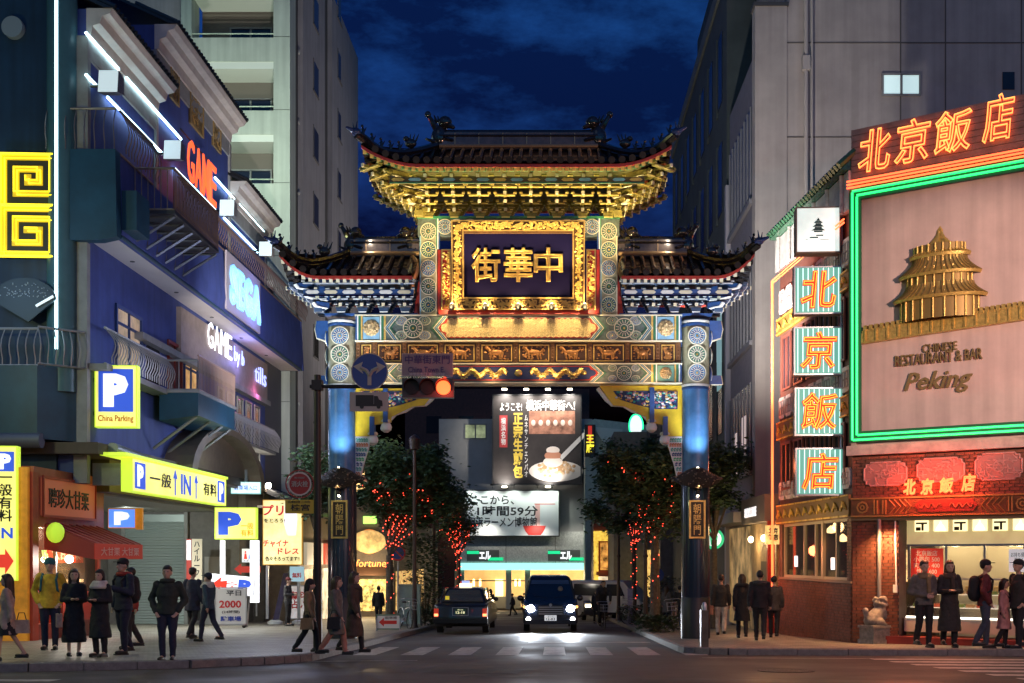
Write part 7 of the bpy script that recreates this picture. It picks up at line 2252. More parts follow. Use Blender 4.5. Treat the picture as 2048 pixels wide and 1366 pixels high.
for s_ in (-1, 1): ob('bracket', B().tube([(s_ * .3, .0, -.2), (s_ * .3, .1, -.36)], .012, 5), POLE, ep)
# hydrant sign and yellow advert plate fixed to the pole
x, z = sl(600, 968)
hy = thing('hydrant_sign', 'round red sign 消火栓 fixed to the signal pole', 'road sign', (p.x + x, p.y - .02, p.z + z))
ob('disc', B().disc(0, 0, .22, -.012, .012, 30), mat('hydrant_red', (.30, .025, .02), .5), hy)
ob('rim', B().ring(0, 0, .235, .205, -.018, -.012, 30), mat('hydrant_rim', (.50, .42, .38), .5), hy)
ob('ring', B().ring(0, 0, .285, .262, -.01, .01, 30), mat('hydrant_red', (.3, .025, .02)), hy)
txt(hy, '消火栓', 0, -.018, 0, .33, .12, SWH, ext=.004, off=.02)
txt(hy, 'FIRE HYDRANT', 0, -.018, .12, .2, .035, SWH, ext=.004)
ob('bracket', B().tube([(.2, .02, .05), (.34, .02, .05)], .015, 5), POLE, hy)
x, z = sl(599, 1014)
yp = thing('advert_plate', 'small yellow plate with black characters below the hydrant sign', 'sign', (p.x + x, p.y - .02, p.z + z))
ob('plate', B().q(-.28, .29, -.01, .01, -.13, .14), mat('plate_yellow', (.50, .36, .03), .5), yp)
txt(yp, '桂宮', .02, -.016, -.01, .38, .13, LBK, ext=.003, off=.02)
txt(yp, '広東料理 この先', 0, -.016, .1, .44, .05, LBK, ext=.003)
ob('bracket', B().tube([(.27, .02, 0), (.34, .02, 0)], .015, 5), POLE, yp)
# poster light box beyond the entrance
c = P(566, 1065, 46)
t, y = lightbox('poster_sign', 'tall yellow lit poster with red and black Japanese lettering', 'sign', c, 1.5, 2.5, .25, R(4), mat('poster_edge', (.6, .3, .05), em=.3, ecol=(1, .5, .05)), mat('poster_yellow', (1, .85, .45), em=1.0, ecol=(1, .84, .36), nz=.35, sc=.9), fr=.03)
PRD = mat('poster_red', (.7, .03, .05), em=.45, ecol=(.75, .02, .06), sample='NONE')
ob('figure', B().prism([(.1, 1.15), (.5, 1.15), (.55, .5), (.5, -.1), (.2, -.1), (.05, .4)], y - .008, y), mat('poster_figure', (.95, .85, .95), em=.95, ecol=(1, .9, .98)), t)
ob('figure_head', B().disc(.32, 1.05, .14, y - .012, y - .002, 16), mat('poster_pink', (.8, .5, .8), em=.7, ecol=(.85, .5, .85)), t)
txt(t, 'プリ', -.35, y - .01, .85, .8, .42, PRD, off=.03, ext=.004)
txt(t, 'をとろう!', -.3, y - .01, .45, .8, .16, LBK, off=.03, ext=.004)
txt(t, 'チャイナ', -.25, y - .01, -.42, .95, .27, PRD, off=.03, ext=.004)
txt(t, 'ドレス', .22, y - .01, -.72, .8, .24, PRD, off=.03, ext=.004)
txt(t, '色々そろってます!!', 0, y - .01, -1.0, 1.3, .18, LBK, off=.03, ext=.004)
for x in (-.6, .6): ob('post', B().q(x - .05, x + .05, .0, .1, -3.3, -1.25), STEEL, t)
# leaning banner flag and small standing posters
p2 = G(545, 1248)
t = thing('banner_flag', 'dark leaning banner flag on a white base beside the poster', 'banner', p2, R(10))
ob('flag', B().prism([(.0, .1), (.22, .1), (.62, 2.0), (.42, 2.0)], -.02, .02), mat('flag_dark', (.05, .04, .09), .7, nz=.6, sc=4), t)
ob('pole', B().tube([(.23, 0, .05), (.63, 0, 2.1)], .015, 6), STEEL, t)
ob('base', B().lathe([(.3, 0), (.3, .1), (.15, .16)], (.1, 0, 0), 16), mat('base_white', (.6, .62, .62), .6), t)
p2 = G(597, 1247)
t = thing('standing_poster', 'white standing poster with red print next to the flyer man', 'sign board', p2, R(-6))
ob('board', B().q(-.45, .45, -.02, .02, .2, 1.5), mat('poster_white', (.75, .72, .70), .6, em=.25, ecol=(1, .9, .9), nz=.25, sc=5), t)
txt(t, '無料\n占い', 0, -.026, .95, .6, .7, mat('ink_red', (.6, .03, .03)), off=.03, ext=.003)
ob('board_frame', B().frame(-.48, .48, .17, 1.53, .04, -.03, .03), STEEL, t)
ob('foot', B().lathe([(.26, 0), (.26, .1), (.12, .15)], (0, 0, 0), 14), mat('base_white', (.6, .62, .62)), t)
t = thing('hanging_flyer', 'pale blue card with red print hung below the yellow poster', 'sign', P(594, 1148, 45), R(-8))
ob('card', B().q(-.28, .28, -.01, .01, -.28, .28), mat('card_blue', (.4, .6, .68), .6, em=.3, ecol=(.5, .8, .9)), t)
txt(t, '無料', 0, -.014, -.05, .36, .2, mat('ink_red', (.6, .03, .03)), off=.02, ext=.003)
ob('stick', B().tube([(0, .02, -.28), (.02, .02, -1.9)], .012, 5), STEEL, t)
# no-parking sign
p2 = G(796, 1251)
t = thing('no_parking_sign', 'round red and blue no-parking sign on a white post', 'road sign', p2)
zc = P(795, 1106, p2.y).z - p2.z
ob('post', B().tube([(0, 0, 0), (0, 0, zc + .35)], .035, 8), mat('post_white', (.55, .54, .52), .5), t)
ob('disc', B().disc(0, zc, .3, -.06, -.04, 28), mat('np_blue', (.03, .05, .25), .5), t)
ob('red_ring', B().ring(0, zc, .3, .235, -.07, -.06, 28), mat('np_red', (.40, .03, .03), .5), t)
ob('red_bar', B().bx((0, -.066, zc), (.5, .008, .06), ry=R(45)), mat('np_red', (.4, .03, .03)), t)
# red arrow board standing on the pavement
p2 = G(777, 1262)
t = thing('arrow_board', 'low standing board with red arrow pointing left', 'sign board', p2, R(3))
ob('board', B().q(-.35, .35, -.02, .02, .08, .48), mat('board_white', (.72, .7, .66)), t)
ob('board_frame', B().frame(-.38, .38, .05, .52, .035, -.03, .03), mat('frame_green', (.12, .2, .14), .5), t)
ob('arrow', B().prism([(-.3, .28), (-.14, .42), (-.14, .33), (.26, .33), (.26, .22), (-.14, .22), (-.14, .14)], -.028, -.02), mat('arrow_red', (.6, .03, .02), .5), t)
txt(t, '駐車場', .08, -.028, .42, .36, .08, LBK, ext=.003)
for x in (-.36, .36): ob('leg', B().tube([(x, -.15, 0), (x, 0, .5), (x, .15, 0)], .015, 5), STEEL, t)
# electric cabinet
p2 = G(815, 1254)
t = thing('control_cabinet', 'grey-green street cabinet behind the parked bicycle', 'cabinet', (p2.x, p2.y + .8, p2.z))
ob('case', B().q(-.38, .38, -.2, .2, .08, 1.45), mat('cabinet_green', (.22, .30, .27), .5, nz=.2), t)
ob('plinth', B().q(-.42, .42, -.24, .24, 0, .08), KERB, t)
ob('lid', B().q(-.41, .41, -.23, .23, 1.45, 1.5), mat('cabinet_green', (.22, .3, .27)), t)
ob('door_handle', B().q(.2, .24, -.23, -.2, .7, .85), BLACK, t)
# bollards and posts
def lampost(px, py, top, label, r=.07, m=None):
    p2 = G(px, py)
    h_ = P(px, top, p2.y).z - p2.z
    t = thing('lamp_post', label, 'lamp post', p2, 0, 'street posts')
    ob('shaft', B().tube([(0, 0, 0), (0, 0, h_ * .3), (0, 0, h_)], [r * 1.3, r, r * .8], 12), m or mat('post_brown', (.06, .035, .03), .45, .2), t)
    ob('foot', B().lathe([(r * 2, 0), (r * 2, .05), (r * 1.4, .12), (r * 1.35, .5)], n=12), m or mat('post_brown', (.06, .035, .03)), t)
    ob('collar', B().lathe([(r * 1.15, h_ * .55), (r * 1.4, h_ * .56), (r * 1.15, h_ * .57)], n=12), m or mat('post_brown', (.06, .035, .03)), t)
    return t, h_
t, h_ = lampost(829, 1257, 890, 'tall dark lamp post at the left kerb beside the bicycle')
ob('lantern', B().lathe([(.02, 0), (.16, .06), (.2, .4), (.12, .5), (.02, .56)], (0, 0, h_ - .2), 12), mat('post_brown', (.06, .035, .03)), t)
lampost(1291, 1255, 1000, 'dark brown street post at the right kerb before the white van')
lampost(1237, 1242, 1010, 'dark brown street post right of the cyclist')
lampost(868, 1246, 1010, 'slim dark street post behind the shrub left of the taxi')
p2 = G(1260, 1246)
t = thing('lilac_post', 'square lilac painted post at the right kerb', 'post', p2)
ob('shaft', B().q(-.1, .1, -.1, .1, 0, 1.35), mat('lilac_paint', (.24, .22, .36), .5, nz=.2), t)
ob('cap', B().q(-.12, .12, -.12, .12, 1.35, 1.4), mat('lilac_paint', (.24, .22, .36)), t)
p2 = G(1409, 1296)
t = thing('bollard', 'square brown steel bollard at the corner before the right pillar', 'bollard', p2)
ob('body', B().q(-.075, .075, -.075, .075, 0, .8), mat('bollard_brown', (.14, .11, .08), .4, .5, nz=.3), t)
ob('cap', B().lathe([(.055, .8), (.055, .9), (.03, .97)], n=10), STEEL, t)
ob('edge_strip', B().q(-.085, -.075, -.08, .08, 0, .8), STEEL, t)
t = thing('blue_way_sign', 'small round blue sign under the right street trees', 'road sign', P(1314, 1150, 52))
ob('disc', B().disc(0, 0, .3, -.02, .02, 24), SBL, t)
ob('arrow', B().q(-.04, .04, -.03, -.02, -.18, .06).prism([(-.12, .04), (.12, .04), (0, .2)], -.03, -.02), SWH, t)
ob('post', B().tube([(0, .04, .3), (0, .04, -2.4)], .03, 6), STEEL, t)
# ---------------------------------------------------------------- bicycles
def bicycle(label, loc, rz, lean=0., col=(.25, .25, .27), group='bicycles at the kerb'):
    t = thing('bicycle', label, 'bicycle', loc, rz, group)
    t.rotation_euler.y = lean
    fm = mat('bike_paint_%d' % int(col[0] * 100), col, .35, .5)
    for y in (-.53, .53):
        b = B().tube([(0, y + .33 * math.cos(a), .34 + .33 * math.sin(a)) for a in [i * math.pi / 12 for i in range(24)]], .018, 6, closed=True)
        w_ = ob('wheel', b, BLACK, t)
        b = B()
        for k in range(12): b.tube([(0, y, .34), (0, y + .32 * math.cos(k * math.pi / 6), .34 + .32 * math.sin(k * math.pi / 6))], .003, 3)
        ob('spokes', b, STEEL, w_)
    b = B()
    for q_ in (((0, .53, .34), (0, .1, .3)), ((0, .1, .3), (0, .22, .85)), ((0, .1, .3), (0, -.33, .62)), ((0, .2, .62), (0, -.36, .75)), ((0, -.53, .34), (0, -.33, .95)), ((0, .53, .34), (0, .2, .62))): b.tube(q_, .017, 6)
    ob('frame', b, fm, t)
    ob('saddle', B().ell((0, .24, .89), (.09, .14, .035), 10, 6), BLACK, t)
    ob('handlebar', B().tube([(-.27, -.2, .98), (-.2, -.36, 1.02), (.2, -.36, 1.02), (.27, -.2, .98)], .013, 6), STEEL, t)
    b = B()
    for z in (.68, .80, .92): b.tube([(-.16, -.45, z), (.16, -.45, z), (.14, -.72, z), (-.14, -.72, z)], .007, 4, closed=True)
    for x, y in ((-.15, -.45), (.15, -.45), (.13, -.72), (-.13, -.72), (0, -.72)): b.tube([(x, y, .66), (x, y, .93)], .006, 4)
    ob('basket', b, STEEL, t)
    ob('mudguard', B().tube([(0, .53 + .36 * math.cos(a), .34 + .36 * math.sin(a)) for a in [R(20 + 14 * i) for i in range(11)]], .02, 5), STEEL, t)
    ob('crank', B().tube([(-.1, .1, .16), (0, .1, .3), (.1, .1, .44)], .012, 5).disc(0, .3, .08, .09, .11, 14), STEEL, t)
    return t
bicycle('silver city bicycle parked before the grey cabinet', G(808, 1257), R(25), R(6))
bicycle('dark bicycle parked left of the right gate pillar', G(1352, 1262), R(-12), R(-5), (.08, .07, .07))
bicycle('bicycle parked between the posts by the white van', G(1278, 1248), R(-60), R(5), (.3, .28, .26))

# ---------------------------------------------------------------- vehicles
def rprism(b, pts, x0, x1, r, k=.965):
    cy = sum(p_[0] for p_ in pts) / len(pts); cz = sum(p_[1] for p_ in pts) / len(pts)
    n = len(pts)
    st = [(x0, k), (x0 + r * .35, 1 - (1 - k) * .35), (x0 + r, 1), (x1 - r, 1), (x1 - r * .35, 1 - (1 - k) * .35), (x1, k)]
    vs = [(x, cy + (y - cy) * s_, cz + (z - cz) * s_) for x, s_ in st for y, z in pts]
    fs = [(j * n + i, j * n + (i + 1) % n, (j + 1) * n + (i + 1) % n, (j + 1) * n + i) for j in range(5) for i in range(n)]
    fs += [tuple(reversed(range(n))), tuple(5 * n + i for i in range(n))]
    b.add(vs, fs)
    return b
def wheel(t, x, y, r=.31):
    w_ = ob('wheel', B().tube([(x - .1, y, r), (x + .1, y, r)], r, 24), mat('tyre', (.015, .015, .015), .7), t)
    ob('rim', B().tube([(x - .108, y, r), (x + .108, y, r)], r * .62, 18), mat('rim_grey', (.35, .35, .36), .35, .8), w_)
    return w_
def cabin(t, base, top, m_, glass, hb, ht, zb, zt):
    """tapered cabin; base/top: y of (front.. rear)"""
    vs = []
    for (ys_, h_, z) in ((base, hb, zb), (top, ht, zt)):
        for y in ys_: vs += [(-h_, y, z), (h_, y, z)]
    b = B().add(vs, [(0, 1, 5, 4), (2, 6, 7, 3), (0, 4, 6, 2), (1, 3, 7, 5), (4, 5, 7, 6), (0, 2, 3, 1)])
    c_ = ob('cabin', b, m_, t)
    return c_
CARB = mat('taxi_black', (.007, .007, .008), .28, coat=.6)
p2 = G(921, 1269, False)
tx = thing('taxi', 'dark sedan taxi seen from behind with glowing tail lights and roof lamp', 'car', p2, R(-1))
b = B()
rprism(b, [(0, .34), (-.03, .5), (.0, .62), (.03, .88), (.1, .95), (1.0, .99), (3.55, .97), (4.45, .82), (4.6, .66), (4.62, .4), (4.5, .26), (.2, .24)], -.85, .85, .14)
bevel(ob('body', b, CARB, tx), .06)
GL = mat('car_glass', (.02, .024, .028), .06, spec=.8)
def glassq(t, vs, name='window', m_=None):
    v = [V(q_) for q_ in vs]
    n = (v[1] - v[0]).cross(v[2] - v[0]).normalized() * .012
    b = B().add([q_ + n for q_ in v] + [q_ - n for q_ in v], [(0, 1, 2, 3), (7, 6, 5, 4), (0, 4, 5, 1), (1, 5, 6, 2), (2, 6, 7, 3), (3, 7, 4, 0)])
    return ob(name, b, m_ or GL, t)
cb = B()
def cab(sx_b, sx_t, y0b, y0t, y1t, y1b, zb, zt):
    rings = [(sx_b, y0b, y1b, zb), (sx_b * .5 + sx_t * .5, y0b * .5 + y0t * .5, y1b * .5 + y1t * .5, (zb + zt) / 2), (sx_t + .02, y0t - .04, y1t + .04, zt - .06), (sx_t - .06, y0t + .06, y1t - .06, zt)]
    vs, fs = [], []
    for sx, a, c_, z in rings:
        vs += [(-sx, a, z), (sx, a, z), (sx, c_, z), (-sx, c_, z)]
    for i in range(3):
        for k in range(4): fs.append((i * 4 + k, i * 4 + (k + 1) % 4, i * 4 + 4 + (k + 1) % 4, i * 4 + 4 + k))
    fs.append((12, 13, 14, 15))
    return B().add(vs, fs)
bevel(ob('cabin', cab(.76, .57, .72, 1.38, 2.6, 3.45, .95, 1.44), CARB, tx), .07)
glassq(tx, [(-.66, .78, 1.02), (.66, .78, 1.02), (.50, 1.29, 1.37), (-.50, 1.29, 1.37)], 'rear_window', mat('rear_glass', (.10, .10, .08), .05, spec=.8, alpha=.6))
for s_ in (-1, 1):
    glassq(tx, [(s_ * .77, 1.0, 1.0), (s_ * .77, 1.95, 1.0), (s_ * .66, 1.95, 1.43), (s_ * .67, 1.35, 1.43)], 'side_window')
    glassq(tx, [(s_ * .77, 2.02, 1.0), (s_ * .77, 3.1, 1.0), (s_ * .67, 2.62, 1.43), (s_ * .66, 2.02, 1.43)], 'side_window')
    ob('tail_light', B().q(s_ * .82 - .12, s_ * .82 + .02 if s_ > 0 else s_ * .82 + .12, -.045, .05, .56, .82) if s_ > 0 else B().q(-.84, -.70, -.045, .05, .56, .82), mat('tail_dark', (.25, .02, .015), .3, em=.35, ecol=(1, .08, .04)), tx)
    ob('brake_lamp', B().q(s_ * .77 - .06, s_ * .77 + .06, -.052, -.04, .58, .66), mat('tail_lit', (1, .3, .15), em=4, ecol=(1, .22, .08)), tx)
    wheel(tx, s_ * .74, .95); wheel(tx, s_ * .74, 3.6)
    ob('wing_mirror', B().ell((s_ * .92, 3.0, 1.02), (.09, .06, .07), 8, 6), CARB, tx)
    ob('door_handle', B().q(s_ * .855 - .01, s_ * .855 + .01, 1.7, 1.85, .83, .86), STEEL, tx)
ob('bumper', B().q(-.86, .86, -.1, .12, .36, .5), CARB, tx)
np_ = ob('number_plate', B().q(-.18, .18, -.055, -.035, .64, .82), mat('plate_green', (.02, .08, .05), .5), tx)
txt(np_, '12-18', 0, -.06, .70, .28, .08, mat('plate_glow', (.9, .9, .5), em=.8, ecol=(1, .95, .55)), ext=.003, off=.02)
txt(np_, '横浜 500', 0, -.06, .785, .18, .04, mat('plate_glow', (.9, .9, .5)), ext=.003)
ob('plate_trim', B().frame(-.26, .26, .6, .86, .02, -.05, -.03), STEEL, tx)
ob('sticker', B().q(-.55, -.42, .60, .62, 1.08, 1.2), mat('sticker_yellow', (.8, .6, .05), em=.4, ecol=(1, .75, .05)), tx)
o = ob('roof_lamp', B().q(-.2, .2, 1.7, 1.95, 1.45, 1.58), mat('taxi_lamp', (1, .85, .6), em=2.0, ecol=(1, .82, .5)), tx)
ob('lamp_cap', B().q(-.12, .12, 1.74, 1.9, 1.58, 1.67), mat('taxi_lamp_blue', (.3, .4, .8), em=.8, ecol=(.4, .5, 1)), o)
for x in (-.3, .3): ob('head_rest', B().ell((x, 1.9, 1.18), (.12, .06, .1), 8, 6), BLACK, tx)

VANC = mat('van_navy', (.006, .008, .018), .25, coat=.8)
p2 = G(1101, 1265, False)
vn = thing('van', 'dark one-box van facing the camera with dazzling headlights', 'car', p2, R(1))
b = B()
rprism(b, [(.02, .28), (-.04, .5), (.0, .82), (.12, 1.0), (.85, 1.12), (1.5, 1.12), (4.6, 1.12), (4.75, .9), (4.75, .3)], -.915, .915, .16)
bevel(ob('body', b, VANC, vn), .07)
bevel(ob('cabin', cab(.87, .68, .58, 1.5, 4.55, 4.72, 1.05, 1.87), VANC, vn), .1)
glassq(vn, [(-.76, .70, 1.13), (.76, .70, 1.13), (.63, 1.36, 1.72), (-.63, 1.36, 1.72)], 'windscreen', mat('screen_glass', (.04, .06, .12), .05, spec=.9))
ob('driver', B().ell((.35, .98, 1.42), (.09, .06, .11), 8, 6).ell((.35, 1.05, 1.22), (.2, .06, .14), 8, 6), mat('driver_shape', (.12, .09, .08), .6), vn)
for s_ in (-1, 1):
    for (a, c_) in ((1.0, 1.9), (2.0, 3.2), (3.3, 4.4)):
        glassq(vn, [(s_ * .86, a, 1.16), (s_ * .86, c_, 1.16), (s_ * .735, c_, 1.72), (s_ * .735, max(a, 1.5), 1.72)], 'side_window')
    hl = ob('headlight', B().prism([(s_ * .46, .74), (s_ * .86, .80), (s_ * .9, .92), (s_ * .62, .88)], -.06, .1), mat('headlamp_glass', (.5, .5, .55), .1), vn)
    ob('lamp', B().disc(s_ * .66, .80, .125, -.085, -.06, 14), mat('headlamp_lit', (1, 1, 1), em=60, ecol=(.80, .90, 1)), hl)
    ob('fog_lamp', B().disc(s_ * .74, .45, .075, -.085, -.04, 14), mat('fog_lit', (1, 1, .9), em=26, ecol=(1, .96, .85)), vn)
    ob('marker_lamp', B().disc(s_ * .88, .86, .04, -.07, .0, 10), mat('marker_amber', (1, .5, .1), em=4, ecol=(1, .4, .08)), vn)
    wheel(vn, s_ * .8, .9, .33); wheel(vn, s_ * .8, 3.85, .33)
    ob('wing_mirror', B().ell((s_ * 1.02, .95, 1.12), (.11, .07, .1), 8, 6), VANC, vn)
    wl_ = GF  # noqa
    hp = V((p2.x + s_ * .66, p2.y - .25, p2.z + .8))
    spot('headlight_beam', hp, hp + V((s_ * .0 - .2, -11, -.75)), 600, (.82, .90, 1), 62, .7, .06)
    hp = V((p2.x + s_ * .74, p2.y - .25, p2.z + .45))
    spot('fog_beam', hp, hp + V((0, -6, -.9)), 160, (.9, .95, 1), 90, .8, .06)
ob('grille', B().q(-.42, .42, -.06, .02, .58, .9), mat('grille_dark', (.02, .02, .022), .4), vn)
for k in range(4): ob('grille_bar', B().q(-.40, .40, -.075, -.06, .61 + .075 * k, .64 + .075 * k), STEEL, vn)
ob('badge', B().disc(0, .92, .05, -.07, -.04, 14), STEEL, vn)
ob('bumper', B().q(-.86, .86, -.09, .05, .28, .42), VANC, vn)
o = ob('number_plate', B().q(-.2, .2, -.11, -.09, .40, .58), mat('plate_white', (.8, .8, .8)), vn)
txt(o, '12-03', 0, -.115, .46, .3, .09, LBK, ext=.003, off=.02)
txt(o, '横浜 300', 0, -.115, .54, .2, .04, LBK, ext=.003)
for s_ in (-1, 1): ob('wiper', B().tube([(s_ * .1, .68, 1.14), (s_ * .55, .74, 1.2)], .008, 4), BLACK, vn)
def boxcar(name, label, p2, rz, col, tall=1.9, L_=4.4, lit=False):
    m_ = mat('car_paint_%d' % int(col[0] * 1000), col, .25, coat=.8)
    t = thing(name, label, 'car', p2, rz)
    ob('body', rprism(B(), [(.0, .28), (-.03, .5), (.0, .8), (.1, 1.0), (L_ - .1, 1.05), (L_, .85), (L_, .3)], -.84, .84, .14), m_, t)
    ob('cabin', cab(.80, .68, .3, 1.05, L_ - .25, L_ - .08, 1.0, tall), m_, t)
    glassq(t, [(-.7, .42, 1.1), (.7, .42, 1.1), (.62, .98, tall - .14), (-.62, .98, tall - .14)], 'windscreen')
    for s_ in (-1, 1):
        for (a, c_) in ((.9, 1.9), (2.0, L_ - .5)):
            glassq(t, [(s_ * .795, a, 1.1), (s_ * .795, c_, 1.1), (s_ * .71, c_, tall - .18), (s_ * .71, max(a, 1.2), tall - .18)], 'side_window')
        ob('headlight', B().q(s_ * .62 - .15, s_ * .62 + .15, -.05, .05, .68, .82), mat('head_warm', (1, .9, .7), em=10, ecol=(1, .82, .5)) if lit else mat('head_off', (.5, .5, .5), .1), t)
        wheel(t, s_ * .74, .8, .3); wheel(t, s_ * .74, L_ - .8, .3)
        ob('wing_mirror', B().ell((s_ * .92, .95, 1.05), (.08, .06, .08), 8, 6), m_, t)
    ob('bumper', B().q(-.8, .8, -.07, .05, .3, .46), m_, t)
    return t
boxcar('parked_car', 'white van parked sideways behind the right kerb posts', (4.55, 58.5, gz(58.5)), R(62), (.5, .5, .47), 1.85, 4.2)
boxcar('waiting_car', 'small dark car with one glowing headlight behind the cyclist', (2.25, 59, gz(59, False)), R(6), (.03, .03, .035), 1.5, 4.2, True)
# ---------------------------------------------------------------- people
SKIN = mat('skin', (.50, .31, .22), .55)
HAIRB = mat('hair_black', (.012, .010, .010), .5)
def cloth(name, c, r=.8): return mat('cloth_' + name, c, r, nz=.3, sc=9, bump=.35)
CL = {k: cloth(k, c) for k, c in dict(yellow=(.62, .40, .03), black=(.014, .014, .017), navy=(.018, .022, .045), green=(.025, .032, .024), red=(.30, .03, .02), beige=(.42, .30, .23), tan=(.24, .16, .08), grey=(.12, .11, .10), dgrey=(.05, .048, .048), blue=(.03, .06, .09), white=(.55, .50, .44), pink=(.45, .22, .21), brown=(.06, .04, .03), teal=(.02, .12, .14), denim=(.045, .055, .085), rose=(.38, .17, .12), char=(.03, .028, .028), maroon=(.12, .02, .022)).items()}
SHOE = mat('shoe_dark', (.02, .018, .016), .45)
def person(label, px, top, feet, face, top_m, leg_m, hem=.47, pose='stand', stride=0., hair='short', extra=(), walk=True, vox=.013, skirt=None, sleeve=1., wide=1., road=False, at=None, group=None, hgt=None):
    p = G(px, feet, not road) if at is None else V(at)
    h = hgt or (feet - top) * p.y / F
    h = max(1.2, min(1.86, h))
    t = thing('person', label, 'person', p, face, group)
    k = h / 1.7
    fem = 'long' in hair or 'bob' in hair
    sw, hw = (.15 if fem else .172) * k * wide, .092 * k
    def Z(f): return f * h
    # skeleton, facing -y
    st = math.sin(stride) * .5
    J = {}
    pel = V((0, 0, Z(.515))); ch = V((0, -.01, Z(.70))); nk = V((0, .0, Z(.835))); hd = V((0, -.02, Z(.925)))
    if pose == 'bike':
        pel = V((0, .24, 1.0)); ch = V((0, .02, 1.32)); nk = V((0, -.08, 1.53)); hd = V((0, -.13, 1.67))
    body, top_b, leg_b, sho = B(), B(), B(), B()
    # legs
    for s in (-1, 1):
        hip = pel + V((s * hw, 0, -.01))
        off = stride * s
        kn = V((s * hw * 1.02, -.02 * k - .22 * math.sin(off) * k, Z(.285) + (.02 if off else 0)))
        an = V((s * hw * .95, .02 * k - (.42 * math.sin(off) - (.12 if off < 0 else 0)) * k, Z(.048) + (.05 * k if off < 0 else 0)))
        if pose == 'bike':
            kn = V((s * .11, -.12 + s * .06, .72 + s * .12)); an = V((s * .11, .08, .26 + s * .13 + .05))
        body.cap(hip, kn, .075 * k, .05 * k, 10); body.cap(kn, an, .05 * k, .034 * k, 10)
        toe = an + V((s * .02, -.15 * k, -.035 * k))
        body.cap(an, toe, .036 * k, .028 * k, 8)
        fat = 1.0 if leg_m else 0
        if leg_m:
            leg_b.cap(hip, kn, .098 * k * wide, .070 * k, 12); leg_b.cap(kn, an + V((0, 0, .015)), .070 * k, .056 * k, 12)
        sho.cap(an + V((0, .02, -.035 * k)), toe + V((0, -.01, 0)), .045 * k, .036 * k, 10)
        sho.q(an.x - .04 * k, an.x + .04 * k, toe.y - .04 * k, an.y + .06 * k, an.z - .08 * k, an.z - .055 * k)
    if leg_m: leg_b.ell(pel, (.165 * k * wide, .115 * k, .12 * k), 14, 8)
    # torso
    body.ell(pel, (.15 * k, .105 * k, .12 * k)); body.cap(pel, ch, .09 * k, .09 * k); body.ell(ch + V((0, 0, .06 * k)), (.15 * k, .085 * k, .14 * k))
    body.cap(ch + V((0, 0, .1 * k)), nk + V((0, 0, .02)), .06 * k, .05 * k)
    # head with jaw, nose, ears
    hr = .105 * k
    body.ell(hd + V((0, .005, .02 * k)), (hr * .76, hr * .93, hr * 1.02), 16, 10)
    body.ell(hd + V((0, -.03 * k, -.055 * k)), (hr * .56, hr * .62, hr * .58), 12, 8)
    body.cap(hd + V((0, -hr * .86, .012 * k)), hd + V((0, -hr * 1.08, -.022 * k)), .011 * k, .016 * k, 6)
    body.cap(hd + V((-.02 * k, -hr * .74, -.058 * k)), hd + V((.02 * k, -hr * .74, -.058 * k)), .014 * k, .014 * k, 6)
    for s in (-1, 1): body.ell(hd + V((s * hr * .78, .01, -.005)), (.014 * k, .024 * k, .033 * k), 7, 5)
    # arms
    for s in (-1, 1):
        sh = V((s * sw, .01, Z(.805))) if pose != 'bike' else ch + V((s * sw, -.04, .14))
        if pose == 'hold': el, ha = sh + V((s * .06, .0, -.27)) * k, V((s * .06, -.21 * k, Z(.655)))
        elif pose == 'pocket': el, ha = sh + V((s * .11, .07, -.27)) * k, V((s * .19 * k, -.06 * k, Z(.52)))
        elif pose == 'clasp': el, ha = sh + V((s * .09, .05, -.28)) * k, V((s * .05, -.18 * k, Z(.60)))
        elif pose == 'phone' and s > 0: el, ha = sh + V((s * .06, -.02, -.27)) * k, V((s * .10, -.27 * k, Z(.70)))
        elif pose == 'bike': el, ha = sh + V((s * .08, -.17, -.22)), V((s * .25, -.22, 1.04))
        else:
            a = -stride * s * .8
            el = sh + V((s * .05, .03 - .2 * math.sin(a), -.28)) * k; ha = el + V((s * .005, -.05 - .2 * math.sin(a), -.235)) * k
        body.cap(sh, el, .046 * k, .038 * k, 9); body.cap(el, ha, .038 * k, .027 * k, 9)
        d = (ha - el).normalized()
        side = d.cross(V((0, -1, 0)) if abs(d.y) < .8 else V((0, 0, 1))).normalized()
        nrm = side.cross(d)
        pm = ha + d * .045 * k
        body.cap(ha, pm + d * .02 * k, .027 * k, .03 * k, 8)
        for j in range(4):
            r0 = pm + side * (j - 1.5) * .0185 * k + d * .03 * k
            ln = (.05, .058, .055, .042)[j] * k
            m1 = r0 + d * ln * .6 - V((s * .006, .006, 0)); e1 = m1 + d * ln * .45 + V((-s * .02, -.012, 0)) * k
            body.cap(r0, m1, .0095 * k, .0088 * k, 6); body.cap(m1, e1, .0088 * k, .0075 * k, 6)
        th = ha + d * .02 * k - side * .028 * k
        body.cap(th, th + (d * .6 - side * .8).normalized() * .04 * k, .011 * k, .0095 * k, 6)
        body.cap(th + (d * .6 - side * .8).normalized() * .04 * k, th + (d * .95 - side * .5).normalized() * .072 * k, .0095 * k, .008 * k, 6)
        if sleeve:
            top_b.cap(sh, el, .066 * k * wide, .058 * k * wide, 12); top_b.cap(el, ha - d * .01, .06 * k * wide, .047 * k * wide, 12)
